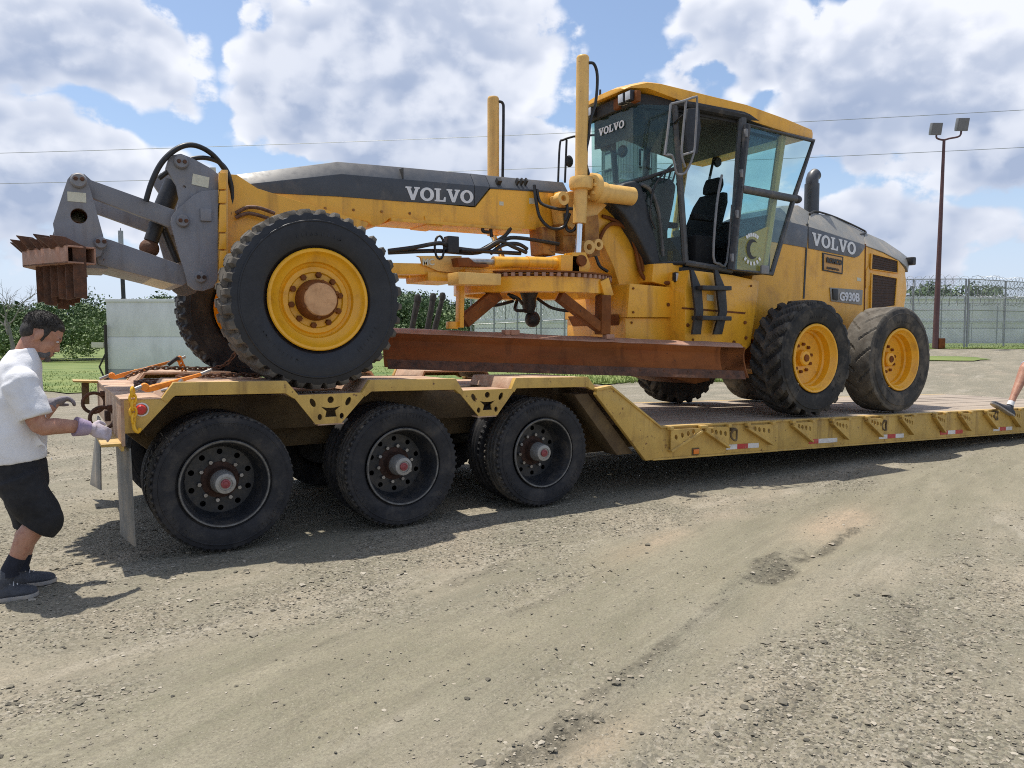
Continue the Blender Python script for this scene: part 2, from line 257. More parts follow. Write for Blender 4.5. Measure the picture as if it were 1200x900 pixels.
# ------------------------------------------------------------------ mesh helpers
ORG = {}
class MB:
    def __init__(s): s.v = []; s.f = []
    def add(s, vs, fs):
        o = len(s.v); s.v += [tuple(v) for v in vs]; s.f += [tuple(i+o for i in f) for f in fs]; return s
    def box(s, c, d, rot=None):
        c = Vector(c); M = rot if rot is not None else Matrix.Identity(3)
        vs = [c + M @ Vector((sx*d[0]/2, sy*d[1]/2, sz*d[2]/2)) for sx in (-1, 1) for sy in (-1, 1) for sz in (-1, 1)]
        return s.add(vs, [(0, 1, 3, 2), (4, 6, 7, 5), (0, 4, 5, 1), (2, 3, 7, 6), (0, 2, 6, 4), (1, 5, 7, 3)])
    def plate(s, loops, O, A, B, Nn, t0, t1):
        """polygon (with holes) in the frame O + u*A + v*B, thickened along Nn from t0 to t1"""
        O, A, B, Nn = Vector(O), Vector(A), Vector(B), Vector(Nn)
        if not isinstance(loops[0][0], (tuple, list, Vector)): loops = [loops]
        flat = [p for l in loops for p in l]; n = len(flat)
        P = [O + A*u + B*w for u, w in flat]
        vs = [p + Nn*t0 for p in P] + [p + Nn*t1 for p in P]; fs = []
        if len(loops) == 1 and n <= 4: fs += [tuple(range(n)), tuple(range(2*n-1, n-1, -1))]
        else:
            for t in tessellate_polygon([[Vector((u, w, 0)) for u, w in l] for l in loops]):
                if len(set(t)) == 3: fs += [tuple(t), (t[2]+n, t[1]+n, t[0]+n)]
        k = 0
        for l in loops:
            m = len(l)
            for i in range(m):
                a, b = k+i, k+(i+1) % m; fs.append((a, b, b+n, a+n))
            k += m
        return s.add(vs, fs)
    def prism(s, loops, y0, y1): return s.plate(loops, (0, 0, 0), (1, 0, 0), (0, 0, 1), (0, 1, 0), y0, y1)
    def pp(s, pix, Y, y0, y1): return s.prism(xz(pix, Y), y0, y1)
    def tube(s, pts, r, n=8, cap=True, closed=False):
        pts = [Vector(p) for p in pts]; m = len(pts); rs = r if isinstance(r, (list, tuple)) else [r]*m
        vs = []; fs = []; prev = None
        for i, p in enumerate(pts):
            a = pts[i-1] if (i > 0 or closed) else p; b = pts[(i+1) % m] if (i < m-1 or closed) else p
            t = (b-a).normalized()
            if prev is None:
                u = t.orthogonal().normalized()
            else:
                u = (prev - t*prev.dot(t)); u = u.normalized() if u.length > 1e-6 else t.orthogonal().normalized()
            prev = u; w = t.cross(u)
            for k in range(n):
                q = 2*math.pi*k/n; vs.append(p + (u*math.cos(q) + w*math.sin(q))*rs[i])
        for i in range(m if closed else m-1):
            j = (i+1) % m
            for k in range(n): fs.append((i*n+k, i*n+(k+1) % n, j*n+(k+1) % n, j*n+k))
        if cap and not closed: fs += [tuple(range(n-1, -1, -1)), tuple(range((m-1)*n, m*n))]
        return s.add(vs, fs)
    def lathe(s, prof, c, n=48, axis='y', closed=False, a0=0.0):
        """prof [(radius, offset along axis)]"""
        vs = []; fs = []; m = len(prof); c = Vector(c)
        for (r, o) in prof:
            for k in range(n):
                q = a0 + 2*math.pi*k/n; x, z = r*math.cos(q), r*math.sin(q)
                vs.append(c + (Vector((x, o, z)) if axis == 'y' else Vector((x, z, o)) if axis == 'z' else Vector((o, x, z))))
        for i in range(m if closed else m-1):
            j = (i+1) % m
            for k in range(n): fs.append((i*n+k, i*n+(k+1) % n, j*n+(k+1) % n, j*n+k))
        return s.add(vs, fs)
    def loft(s, rings, cap=True):
        n = len(rings[0]); vs = [v for r in rings for v in r]; fs = []
        for i in range(len(rings)-1):
            for k in range(n): fs.append((i*n+k, i*n+(k+1) % n, (i+1)*n+(k+1) % n, (i+1)*n+k))
        if cap: fs += [tuple(range(n-1, -1, -1)), tuple(range((len(rings)-1)*n, len(rings)*n))]
        return s.add(vs, fs)
    def ball(s, c, rad, rot=None, n=16, m=10):
        c = Vector(c); M = rot if rot is not None else Matrix.Identity(3); rings = []
        for i in range(1, m):
            a = math.pi*i/m; rings.append([c + M @ Vector((rad[0]*math.sin(a)*math.cos(2*math.pi*k/n), rad[1]*math.sin(a)*math.sin(2*math.pi*k/n), rad[2]*math.cos(a))) for k in range(n)])
        return s.loft(rings)
    def hexnut(s, c, r, h, axis='y', sgn=-1, n=6):
        return s.lathe([(0.001, sgn*h), (r*.85, sgn*h), (r, sgn*h*.8), (r, 0)], c, n, axis)
    def build(s, name, mat, parent=None, bevel=0.0, angle=38, smooth=True, kind=None, seg=2, tread=None):
        o = Vector((0, 0, 0))
        a = np.array(s.v, dtype=np.float64); lo, hi = a.min(0), a.max(0)
        o = Vector(((lo[0]+hi[0])/2, (lo[1]+hi[1])/2, lo[2] if parent is None else (lo[2]+hi[2])/2))
        me = bpy.data.meshes.new(name); me.from_pydata([tuple(v) for v in (a - np.array(o))], [], s.f)
        if len(s.f) < 60000:
            bm = bmesh.new(); bm.from_mesh(me)
            bmesh.ops.recalc_face_normals(bm, faces=bm.faces)
            if bevel > 0:
                es = [e for e in bm.edges if len(e.link_faces) == 2 and e.calc_face_angle(0) > R(28)]
                if es: bmesh.ops.bevel(bm, geom=es, offset=bevel, segments=seg, affect='EDGES', clamp_overlap=True, profile=.6)
            bm.to_mesh(me); bm.free()
        if smooth:
            me.polygons.foreach_set('use_smooth', [True]*len(me.polygons)); me.set_sharp_from_angle(angle=R(angle))
        me.materials.append(MATS[mat] if isinstance(mat, str) else mat)
        if tread:                                    # (material, radius): faces beyond that radius from the wheel axis
            me.materials.append(MATS[tread[0]])
            for p in me.polygons:
                if math.hypot(p.center.x, p.center.z) > tread[1]: p.material_index = 1
        return place(name, me, o, parent, kind)
def place(name, me, o, parent=None, kind=None):
    ob = bpy.data.objects.new(name, me); COL.objects.link(ob); ORG[ob.name] = Vector(o)
    if parent is not None: ob.parent = parent; ob.location = Vector(o) - ORG[parent.name]
    else: ob.location = o
    if kind: ob['kind'] = kind
    return ob
def thing(name, loc, label, cat, group=None):
    o = bpy.data.objects.new(name, None); COL.objects.link(o); o.location = loc; o.empty_display_size = .2; ORG[o.name] = Vector(loc)
    return tag(o, label, cat, group)
def tag(o, label, cat, group=None):
    o['label'] = label; o['category'] = cat
    if group: o['group'] = group
    return o
def dup(o, delta, parent=None):
    """copy an object and its children, shifted by delta in world space"""
    c = o.copy(); COL.objects.link(c); ORG[c.name] = ORG[o.name] + Vector(delta)
    par = parent if parent is not None else o.parent
    c.parent = par; c.location = ORG[c.name] - (ORG[par.name] if par else Vector((0, 0, 0)))
    for ch in o.children: dup(ch, delta, c)
    return c
def circ(cx, cz, r, n=12, a0=0): return [(cx + r*math.cos(a0+2*math.pi*k/n), cz + r*math.sin(a0+2*math.pi*k/n)) for k in range(n)]
def smooth_path(pts, k=6):
    pts = [Vector(p) for p in pts]; out = []
    for i in range(len(pts)-1):
        p0 = pts[max(i-1, 0)]; p1 = pts[i]; p2 = pts[i+1]; p3 = pts[min(i+2, len(pts)-1)]
        for j in range(k):
            t = j/k; out.append(.5*((2*p1) + (p2-p0)*t + (2*p0-5*p1+4*p2-p3)*t*t + (3*p1-p0-3*p2+p3)*t**3))
    out.append(pts[-1]); return out
def ppath(pix, k=6): return smooth_path([at(*p) for p in pix], k)

# lettering: slab capitals drawn on a 0..1 high grid, and the plain built-in face
def _slab_V(): return [(-.02, 1), (.40, 1), (.40, .88), (.33, .88), (.50, .36), (.67, .88), (.58, .88), (.58, 1), (.98, 1), (.98, .88), (.90, .88), (.60, 0), (.38, 0), (.07, .88), (-.02, .88)]
def _slab_O():
    return [[(.5+.5*math.cos(a), .5+.52*math.sin(a)) for a in [2*math.pi*k/28 for k in range(28)]],
            [(.5+.24*math.cos(a), .5+.34*math.sin(a)) for a in [2*math.pi*k/28 for k in range(28)]]]
def _slab_L(): return [(0, 1), (.48, 1), (.48, .88), (.37, .88), (.37, .13), (.64, .13), (.70, .36), (.82, .36), (.80, 0), (0, 0), (0, .12), (.11, .12), (.11, .88), (0, .88)]
def slab_volvo(mb, O, A, B, Nn, h, w, t):
    """the word set inside a box w wide and h high, lower left at O"""
    x = 0; sx = w/4.98
    for ch, adv in (('V', 1.0), ('O', 1.04), ('L', .9), ('V', 1.0), ('O', 1.0)):
        lp = {'V': _slab_V, 'O': _slab_O, 'L': _slab_L}[ch]()
        if isinstance(lp[0][0], (int, float)): lp = [lp]
        mb.plate([[((x+u)*sx, v*h) for u, v in l] for l in lp], O, A, B, Nn, 0, t); x += adv
    return mb
def text_mesh(name, s, size, O, A, B, mat, parent, ext=.002, bold=0.0):
    cu = bpy.data.curves.new(name, 'FONT'); cu.body = s; cu.size = size; cu.extrude = ext; cu.offset = bold; cu.resolution_u = 3
    tmp = bpy.data.objects.new(name + '_tmp', cu); me = bpy.data.meshes.new_from_object(tmp); bpy.data.objects.remove(tmp)
    A, B = Vector(A).normalized(), Vector(B).normalized(); Nn = A.cross(B); O = Vector(O)
    me.transform(Matrix((A, B, Nn)).transposed().to_4x4())
    me.materials.clear(); me.materials.append(MATS[mat]); return place(name, me, O, parent)
# ================================================================== SETTING
def sstep(a, b, x):
    t = np.clip((x-a)/(b-a), 0, 1); return t*t*(3-2*t)
HF = Vector((FW.x, FW.y, 0)).normalized()
def view_coords(x, y):
    dx, dy = x-CAM.x, y-CAM.y; d = dx*HF.x+dy*HF.y; l = dx*RT.x+dy*RT.y; return d, l
class VNoise:
    def __init__(s, seed): s.t = np.random.default_rng(seed).random((256, 256))
    def __call__(s, x, y):
        xi = np.floor(x).astype(int); yi = np.floor(y).astype(int); fx = x-xi; fy = y-yi
        fx = fx*fx*(3-2*fx); fy = fy*fy*(3-2*fy); T = s.t; g = lambda a, b: T[a & 255, b & 255]
        return (g(xi, yi)*(1-fx)+g(xi+1, yi)*fx)*(1-fy)+(g(xi, yi+1)*(1-fx)+g(xi+1, yi+1)*fx)*fy
VN = [VNoise(k) for k in range(8)]
def fbm(x, y, sc, o=4, k=0):
    r = 0; a = .5; 
    for i in range(o): r = r + a*(VN[(k+i) % 8](x*sc+17.3*i, y*sc-9.1*i)-.5); sc *= 2.03; a *= .55
    return r
def terrain(x, y):
    """large shape of the lot: level by the trailer, falling away behind to the left, rising behind to the right"""
    d, l = view_coords(x, y); u = l/np.maximum(d, 1.0)
    side = sstep(-.45, .45, u)
    g = (1-side)*(-1.6*sstep(18, 110, d)) + side*(1.05*sstep(13, 48, d))
    return g*(d > 0)
# tyre ruts: (line through two photographed ground points, half width, depth)
def gp(px, py):
    r = ray(px, py); t = -CAM.z/r.z; return CAM + r*t
RUTS = []
for a, b, w, dp in [((640, 890), (960, 650), .10, .022), ((330, 870), (700, 660), .16, .012),
                    ((520, 890), (830, 665), .12, .010), ((880, 860), (1040, 760), .10, .014)]:
    RUTS.append((gp(*a), gp(*b), w, dp*.75))
def tracks(x, y):
    h = np.zeros_like(x); flat = np.zeros_like(x)
    for i, (a, b, w, dp) in enumerate(RUTS):
        d = (b-a); Ln = math.hypot(d.x, d.y); tx, ty = d.x/Ln, d.y/Ln
        s = (x-a.x)*tx+(y-a.y)*ty; q = (x-a.x)*-ty+(y-a.y)*tx; q = q + .05*np.sin(s*1.7+i)+fbm(x, y, 1.6, 3, i)*.22
        m = sstep(-.5, .2, s)*(1-sstep(Ln-.2, Ln+.6, s)); pr = np.exp(-(q/w)**2)
        h += m*(-dp*pr + dp*.8*np.exp(-((np.abs(q)-1.7*w)/(w*.5))**2)) + m*pr*dp*.30*np.sin(s*2*math.pi/.085+q*14)
        if i in (1, 2): pw_ = np.exp(-(q/(w*2.2))**4); h += m*pw_*.0055*np.sign(np.sin(q*2*math.pi/.055))*sstep(.35, .6, fbm(x, y, 2.2, 3, 3)+.5)
        flat = np.maximum(flat, m*pr)
    return h, flat
def packed(x, y):
    """how far the fine, rolled dirt replaces loose gravel"""
    a, b = gp(120, 900), gp(760, 690); d = b-a; Ln = math.hypot(d.x, d.y); q = ((x-a.x)*-d.y+(y-a.y)*d.x)/Ln
    return np.clip(sstep(-1.15, -.25, q+fbm(x, y, .9, 3, 2)*1.1)*(1-sstep(.45, 1.0, q+fbm(x, y, 1.1, 3, 5)*1.1)), 0, 1)
DARK = [(gp(905, 668), .18, .38, 1.0), (gp(985, 632), .07, .55, .85), (gp(640, 872), .09, .30, .95), (gp(720, 800), .05, .5, .7), (gp(820, 725), .04, .4, .5), (gp(560, 672), .10, .4, .45), (gp(400, 745), .03, .25, .4), (gp(640, 700), .07, .3, .4), (gp(1060, 745), .14, .35, .4), (gp(920, 830), .12, .3, .4)]
RD_ = math.atan2((gp(960, 650)-gp(640, 890)).y, (gp(960, 650)-gp(640, 890)).x)
def dark_soil(x, y):
    r_ = np.zeros_like(x)
    for i, (c, a, b, amt) in enumerate(DARK):
        ang = RD_; ca, sa = math.cos(ang), math.sin(ang); u = (x-c.x)*ca+(y-c.y)*sa; v = -(x-c.x)*sa+(y-c.y)*ca
        q = (u/(b*1.3))**2+(v/(a*.8))**2+fbm(x, y, 7, 4, i)*3.4; r_ = np.maximum(r_, amt*(1-sstep(.35, 1.15, q)))
    return r_
def height(x, y):
    t, fl = tracks(x, y); d, l = view_coords(x, y); near = 1-sstep(9, 20, d); p = packed(x, y)
    h = fbm(x, y, .5, 3, 1)*.05*near + dark_soil(x, y)*fbm(x, y, 18, 3, 2)*.035*near + (fbm(x, y, 5, 4, 3)*.022+fbm(x, y, 22, 3, 4)*.020)*near*(1-.72*p)*(1-.5*fl)
    under = np.clip(1-np.abs(y-1.3)/2.2, 0, 1)*near           # rolled level under the trailer wheels
    h = h*(1-.75*sstep(0, .5, under))
    return terrain(x, y)+h+t*near
def axis_pts(lo, a, b, hi, fine):
    mid = list(np.arange(a, b, fine)); l = [a]; st = fine
    while l[-1] > lo: st *= 1.16; l.append(l[-1]-st)
    r = [mid[-1]]; st = fine
    while r[-1] < hi: st *= 1.16; r.append(r[-1]+st)
    return np.array(l[1:][::-1]+mid+r[1:])
def grid_obj(name, xs, ys, zf, mat, kind):
    X, Y = np.meshgrid(xs, ys); Z = zf(X, Y); nx, ny = len(xs), len(ys)
    v = np.stack([X, Y, Z], -1).reshape(-1, 3); i = np.arange(nx*ny).reshape(ny, nx)
    f = np.stack([i[:-1, :-1], i[:-1, 1:], i[1:, 1:], i[1:, :-1]], -1).reshape(-1, 4)
    return np_mesh(name, v, f, mat, kind)
def np_mesh(name, v, f, mat, kind=None, parent=None, smooth=True, col=None):
    me = bpy.data.meshes.new(name); k = f.shape[1]
    me.vertices.add(len(v)); me.vertices.foreach_set('co', np.ascontiguousarray(v, dtype=np.float32).ravel())
    me.loops.add(f.size); me.loops.foreach_set('vertex_index', np.ascontiguousarray(f, dtype=np.int32).ravel())
    me.polygons.add(len(f)); me.polygons.foreach_set('loop_start', np.arange(0, f.size, k, dtype=np.int32)); me.polygons.foreach_set('loop_total', np.full(len(f), k, dtype=np.int32))
    me.polygons.foreach_set('use_smooth', np.full(len(f), smooth)); me.update(calc_edges=True)
    if col is not None:
        at_ = me.attributes.new('tone', 'FLOAT', 'POINT'); at_.data.foreach_set('value', np.ascontiguousarray(col, dtype=np.float32))
    me.materials.append(MATS[mat] if isinstance(mat, str) else mat)
    return place(name, me, Vector((0, 0, 0)), parent, kind)

RUTDIR = math.atan2((gp(960, 650)-gp(640, 890)).y, (gp(960, 650)-gp(640, 890)).x)
GZONES = [((420, 660), 1.3, .55, .9), ((720, 610), 1.6, .6, 1.0), ((980, 570), 1.8, .5, .7), ((150, 720), .9, .6, .8), ((1010, 790), .5, .5, .95), ((1130, 700), .9, .6, .8), ((860, 880), .5, .35, .8), ((60, 830), .5, .5, .7), ((620, 690), .5, .22, .6), ((1100, 860), .6, .5, .6)]
def gravel(x, y):
    r_ = np.zeros_like(x)
    for (pix, a, b, amt) in GZONES:
        c = gp(*pix); ca, sa = math.cos(RUTDIR), math.sin(RUTDIR); u = (x-c.x)*ca+(y-c.y)*sa; v = -(x-c.x)*sa+(y-c.y)*ca; r_ = np.maximum(r_, amt*np.exp(-(u/a)**2-(v/b)**2))
    d, l = view_coords(x, y)
    r_ = np.maximum(r_, .55*sstep(6.5, 9.5, d)); r_ = np.maximum(r_, .75*np.clip(1-np.abs(y-1.2)/2.4, 0, 1)**.5)
    return np.clip((r_+fbm(x, y, 1.4, 4, 4)*1.5+fbm(x, y, 6, 3, 1)*.9+.16)*1.2, .06, 1)*(1-.72*packed(x, y))
CLAY = [((985, 612), .75, .22, .85), ((760, 640), .6, .16, .5), ((700, 870), .30, .10, .6), ((200, 640), .5, .12, .4)]
def clay(x, y):
    r_ = np.zeros_like(x)
    for (pix, a, b, amt) in CLAY:
        c = gp(*pix); ca, sa = math.cos(RUTDIR), math.sin(RUTDIR); u = (x-c.x)*ca+(y-c.y)*sa; v = -(x-c.x)*sa+(y-c.y)*ca; r_ = np.maximum(r_, amt*np.exp(-(u/a)**2-(v/b)**2))
    return np.clip(r_*(1+fbm(x, y, 3, 4, 5)*1.6), 0, .9)
def ground_material():
    m = bpy.data.materials.new('gravel_lot'); m.use_nodes = True; nt = m.node_tree; b = nt.nodes['Principled BSDF']; N = nt.nodes.new; L = nt.links.new
    geo = N('ShaderNodeNewGeometry'); pos = geo.outputs['Position']
    st = N('ShaderNodeMapping'); st.vector_type = 'TEXTURE'; st.inputs['Rotation'].default_value = (0, 0, RUTDIR); st.inputs['Scale'].default_value = (5.0, 1, 1); L(pos, st.inputs[0])
    def noise(sc, det=6, ro=.6, dis=0.0, vec=None):
        n = N('ShaderNodeTexNoise'); n.inputs['Scale'].default_value = sc; n.inputs['Detail'].default_value = det; n.inputs['Roughness'].default_value = ro; n.inputs['Distortion'].default_value = dis; L(vec or pos, n.inputs['Vector']); return n.outputs['Fac']
    def rng_(v, a, c, lo=0., hi=1.):
        n = N('ShaderNodeMapRange'); n.inputs[1].default_value = a; n.inputs[2].default_value = c; n.inputs[3].default_value = lo; n.inputs[4].default_value = hi; L(v, n.inputs[0]); return n.outputs[0]
    def mix(f, c1, c2, mode='MIX'):
        n = N('ShaderNodeMix'); n.data_type = 'RGBA'; n.blend_type = mode
        for i, c in ((0, f), (6, c1), (7, c2)):
            if isinstance(c, tuple): n.inputs[i].default_value = (*c, 1)
            elif isinstance(c, float): n.inputs[i].default_value = c
            else: L(c, n.inputs[i])
        return n.outputs[2]
    def mul(a, v):
        n = N('ShaderNodeMath'); n.operation = 'MULTIPLY'
        for i, q in ((0, a), (1, v)):
            if isinstance(q, float): n.inputs[i].default_value = q
            else: L(q, n.inputs[i])
        return n.outputs[0]
    def attr(k):
        n = N('ShaderNodeAttribute'); n.attribute_name = k; return n.outputs['Fac']
    grv = attr('gravel'); pk = attr('tone')
    tan, olive, pale, pink = (.36, .312, .232), (.208, .195, .142), (.44, .395, .318), (.395, .315, .237)
    c = mix(rng_(noise(.9, 6, .6, .5), .38, .62), tan, olive)
    c = mix(rng_(noise(1.7, 7, .62, .3, st.outputs[0]), .42, .60, 0, .9), c, olive); c = mix(rng_(noise(2.2, 7, .6, .2, st.outputs[0]), .54, .70, 0, .8), c, pale)
    c = mix(rng_(noise(.55, 4, .5), .60, .76, 0, .6), c, pink)
    c = mix(mul(pk, .85), c, mix(rng_(noise(3.0, 7, .62, .3, st.outputs[0]), .40, .62), (.192, .181, .122), (.29, .265, .188)))
    c = mix(attr('clay'), c, (.43, .325, .225))
    c = mix(rng_(noise(14, 6, .7), .35, .70, 0, .45), c, (.215, .188, .140))
    c = mix(rng_(noise(70, 5, .75), .46, .66, 0, .68), c, (.135, .120, .092)); c = mix(rng_(noise(110, 4, .7), .56, .68, 0, .5), c, (.42, .378, .305))
    c = mix(rng_(noise(9, 6, .6, .3, st.outputs[0]), .50, .66, 0, .40), c, (.17, .152, .112))
    vo = N('ShaderNodeTexVoronoi'); vo.inputs['Scale'].default_value = 66; L(pos, vo.inputs['Vector'])
    sp = N('ShaderNodeSeparateColor'); L(vo.outputs['Color'], sp.inputs[0])
    c = mix(mul(grv, rng_(sp.outputs[0], .70, .80, 0, .50)), c, (.40, .362, .295)); c = mix(mul(grv, rng_(sp.outputs[1], .74, .84, 0, .75)), c, (.11, .100, .078)); c = mix(mul(grv, rng_(sp.outputs[2], .88, .93, 0, .4)), c, (.29, .24, .18))
    c = mix(mul(attr('dark_soil'), rng_(noise(22, 6, .75), .34, .60, .15, 1.0)), c, (.082, .074, .056))
    L(c, b.inputs['Base Color']); b.inputs['Roughness'].default_value = .95; b.inputs['Specular IOR Level'].default_value = .2
    bp = N('ShaderNodeBump'); bp.inputs['Strength'].default_value = .8; bp.inputs['Distance'].default_value = .012
    v2 = N('ShaderNodeTexVoronoi'); v2.inputs['Scale'].default_value = 62; L(pos, v2.inputs['Vector'])
    hs = N('ShaderNodeMath'); hs.operation = 'ADD'; L(mul(noise(80, 5, .7), .75), hs.inputs[0]); L(mul(mul(v2.outputs['Distance'], grv), -1.1), hs.inputs[1])
    h2 = N('ShaderNodeMath'); h2.operation = 'ADD'; L(hs.outputs[0], h2.inputs[0]); L(mul(noise(34, 4, .6, .0, st.outputs[0]), 1.2), h2.inputs[1])
    L(h2.outputs[0], bp.inputs['Height']); L(bp.outputs[0], b.inputs['Normal']); return m
xs = axis_pts(-900, -1.6, 6.2, 1500, .028); ys = axis_pts(-60, -3.9, .9, 1500, .028)
gx, gy = np.meshgrid(xs, ys)
gnd = grid_obj('ground', xs, ys, height, ground_material(), 'structure')
ta = gnd.data.attributes.new('tone', 'FLOAT', 'POINT'); ta.data.foreach_set('value', np.clip(np.maximum(packed(gx, gy)*.9, tracks(gx, gy)[1]*.6), 0, 1).astype(np.float32).ravel())

da = gnd.data.attributes.new('dark_soil', 'FLOAT', 'POINT'); da.data.foreach_set('value', dark_soil(gx, gy).astype(np.float32).ravel())
ga = gnd.data.attributes.new('gravel', 'FLOAT', 'POINT'); ga.data.foreach_set('value', gravel(gx, gy).astype(np.float32).ravel())
ca_ = gnd.data.attributes.new('clay', 'FLOAT', 'POINT'); ca_.data.foreach_set('value', clay(gx, gy).astype(np.float32).ravel())
# loose stones lying on the lot
def stones():
    base = np.array([(1, 0, 0), (-1, 0, 0), (0, 1, 0), (0, -1, 0), (0, 0, 1), (0, 0, -1), (.62, .62, .5), (-.62, .62, .5), (.62, -.62, .5), (-.62, -.62, .5)], float)
    fc = np.array([(4, 6, 7), (4, 7, 9), (4, 9, 8), (4, 8, 6), (0, 2, 6), (2, 1, 7), (2, 7, 6), (1, 3, 9), (1, 9, 7), (3, 0, 8), (3, 8, 9), (0, 6, 8), (5, 2, 0), (5, 1, 2), (5, 3, 1), (5, 0, 3)])
    n = 95000; r = np.random.default_rng(5)
    d = 2.0+9.5*r.random(n)**1.25; l = (r.random(n)*1.5-.75)*d
    x = CAM.x+HF.x*d+RT.x*l; y = CAM.y+HF.y*d+RT.y*l
    keep = r.random(n) < .05+.95*gravel(x, y)**1.3+.8*dark_soil(x, y); x, y = x[keep], y[keep]; n = len(x)
    s = np.clip(.0040*np.exp(r.normal(0, .55, n)), .0028, .024); k = r.random(n) < .012; s[k] *= 1.9
    jit = 1+r.uniform(-.32, .32, (n, 10, 3)); a = r.uniform(0, 6.28, n); sq = r.uniform(.28, .62, n)
    P = base[None]*jit; P[..., 2] *= sq[:, None]; P *= s[:, None, None]
    ca, sa = np.cos(a)[:, None], np.sin(a)[:, None]; X = P[..., 0]*ca-P[..., 1]*sa; Y = P[..., 0]*sa+P[..., 1]*ca
    z = height(x, y); V = np.stack([X+x[:, None], Y+y[:, None], P[..., 2]+(z+s*.12)[:, None]], -1).reshape(-1, 3)
    F = (fc[None]+(np.arange(n)*10)[:, None, None]).reshape(-1, 3)
    m = bpy.data.materials.new('stone_mix'); m.use_nodes = True; nt = m.node_tree; b = nt.nodes['Principled BSDF']; A = nt.nodes.new('ShaderNodeAttribute'); A.attribute_name = 'tone'
    cr = nt.nodes.new('ShaderNodeValToRGB'); e = cr.color_ramp.elements; e[0].color = (.075, .068, .052, 1); e[1].color = (.40, .36, .29, 1)
    q = e.new(.45); q.color = (.205, .182, .135, 1); q = e.new(.8); q.color = (.30, .258, .195, 1); nt.links.new(A.outputs['Fac'], cr.inputs[0]); nt.links.new(cr.outputs[0], b.inputs['Base Color']); b.inputs['Roughness'].default_value = .9
    np_mesh('loose_stones', V, F, m, 'stuff', smooth=False, col=np.repeat(r.random(n)**1.15, 10))
stones()

# grass
def grass_material(name, c1, c2, sc=.5):
    m = bpy.data.materials.new(name); m.use_nodes = True; nt = m.node_tree; b = nt.nodes['Principled BSDF']; N = nt.nodes.new; L = nt.links.new
    g = N('ShaderNodeNewGeometry'); n = N('ShaderNodeTexNoise'); n.inputs['Scale'].default_value = sc; n.inputs['Detail'].default_value = 7; L(g.outputs['Position'], n.inputs['Vector'])
    r = N('ShaderNodeMapRange'); r.inputs[1].default_value = .32; r.inputs[2].default_value = .68; L(n.outputs['Fac'], r.inputs[0])
    mx = N('ShaderNodeMix'); mx.data_type = 'RGBA'; mx.inputs[6].default_value = (*c1, 1); mx.inputs[7].default_value = (*c2, 1); L(r.outputs[0], mx.inputs[0]); L(mx.outputs[2], b.inputs['Base Color'])
    b.inputs['Roughness'].default_value = .8; b.inputs['Specular IOR Level'].default_value = .25; MATS[name] = m; return m
grass_material('turf', (.085, .135, .030), (.19, .22, .065), .35); grass_material('grass_blades', (.12, .19, .04), (.26, .30, .085), .8)
def sheet(name, poly_dl, mat, lift, nx=60, ny=40):
    """ground sheet between depths d0..d1 and lateral tangents u0..u1 (irregular edges)"""
    d0, d1, u0, u1 = poly_dl
    t = np.linspace(0, 1, ny)**1.8; D, Uu = np.meshgrid(d0+(d1-d0)*t, np.linspace(u0, u1, nx), indexing='ij')
    wob = (fbm(Uu*30, D*0, 1.0, 4, 2)*d0*.10)*(1-t[:, None]); D = D+wob
    x = CAM.x+HF.x*D+RT.x*Uu*D; y = CAM.y+HF.y*D+RT.y*Uu*D; v = np.stack([x, y, terrain(x, y)+lift], -1).reshape(-1, 3)
    i = np.arange(nx*ny).reshape(ny, nx); f = np.stack([i[:-1, :-1], i[:-1, 1:], i[1:, 1:], i[1:, :-1]], -1).reshape(-1, 4)
    return np_mesh(name, v, f, mat, 'structure')
sheet('grass_field', (21.5, 420, -1.15, .02), 'turf', .03); sheet('grass_strip', (23, 420, .02, .295), 'turf', .035)
sheet('grass_verge', (42, 420, .33, 1.4), 'turf', .03)
def patch(name, px, d, a, b, mat, lift, seed):
    c = along(px, d, z=0); k = 40; vs = [(c.x, c.y)]
    for i in range(k):
        q = 2*math.pi*i/k; w = 1+.30*float(fbm(np.array([math.cos(q)*2+seed]), np.array([math.sin(q)*2.]), 1.5, 4, 2)[0])*3; p = c+RT*a*w*math.cos(q)+HF*b*w*math.sin(q); vs.append((p.x, p.y))
    v = np.array(vs); z = terrain(v[:, 0], v[:, 1])+lift
    return np_mesh(name, np.column_stack([v, z]), np.array([(0, i+1, (i+1) % k+1) for i in range(k)]), mat, 'structure')
patch('grass_patch', 1085, 33.2, 2.3, 1.7, 'turf', .04, 1)
def blades():
    r = np.random.default_rng(11); out = []; ton = []
    for (n, d0, d1, u0, u1, h) in ((7000, 21.3, 40, -.80, .02, .05), (5000, 22.8, 34, .02, .295, .10), (3000, 41.8, 58, .33, .75, .05)):
        d = d0+(d1-d0)*r.random(n)**1.7; u = r.uniform(u0, u1, n); x = CAM.x+HF.x*d+RT.x*u*d; y = CAM.y+HF.y*d+RT.y*u*d
        z = terrain(x, y)+.03; hh = h*np.exp(r.normal(0, .35, n)); a = r.uniform(0, 6.28, n); w = .006+.008*r.random(n)+d*.0002
        lx, ly = r.normal(0, .35, n)*hh, r.normal(0, .35, n)*hh
        out.append(np.stack([np.stack([x-np.cos(a)*w, y-np.sin(a)*w, z], -1), np.stack([x+np.cos(a)*w, y+np.sin(a)*w, z], -1), np.stack([x+lx, y+ly, z+hh], -1)], 1))
    V = np.concatenate(out).reshape(-1, 3); np_mesh('grass_blades', V, np.arange(len(V)).reshape(-1, 3), 'grass_blades', 'stuff', smooth=False)
blades()
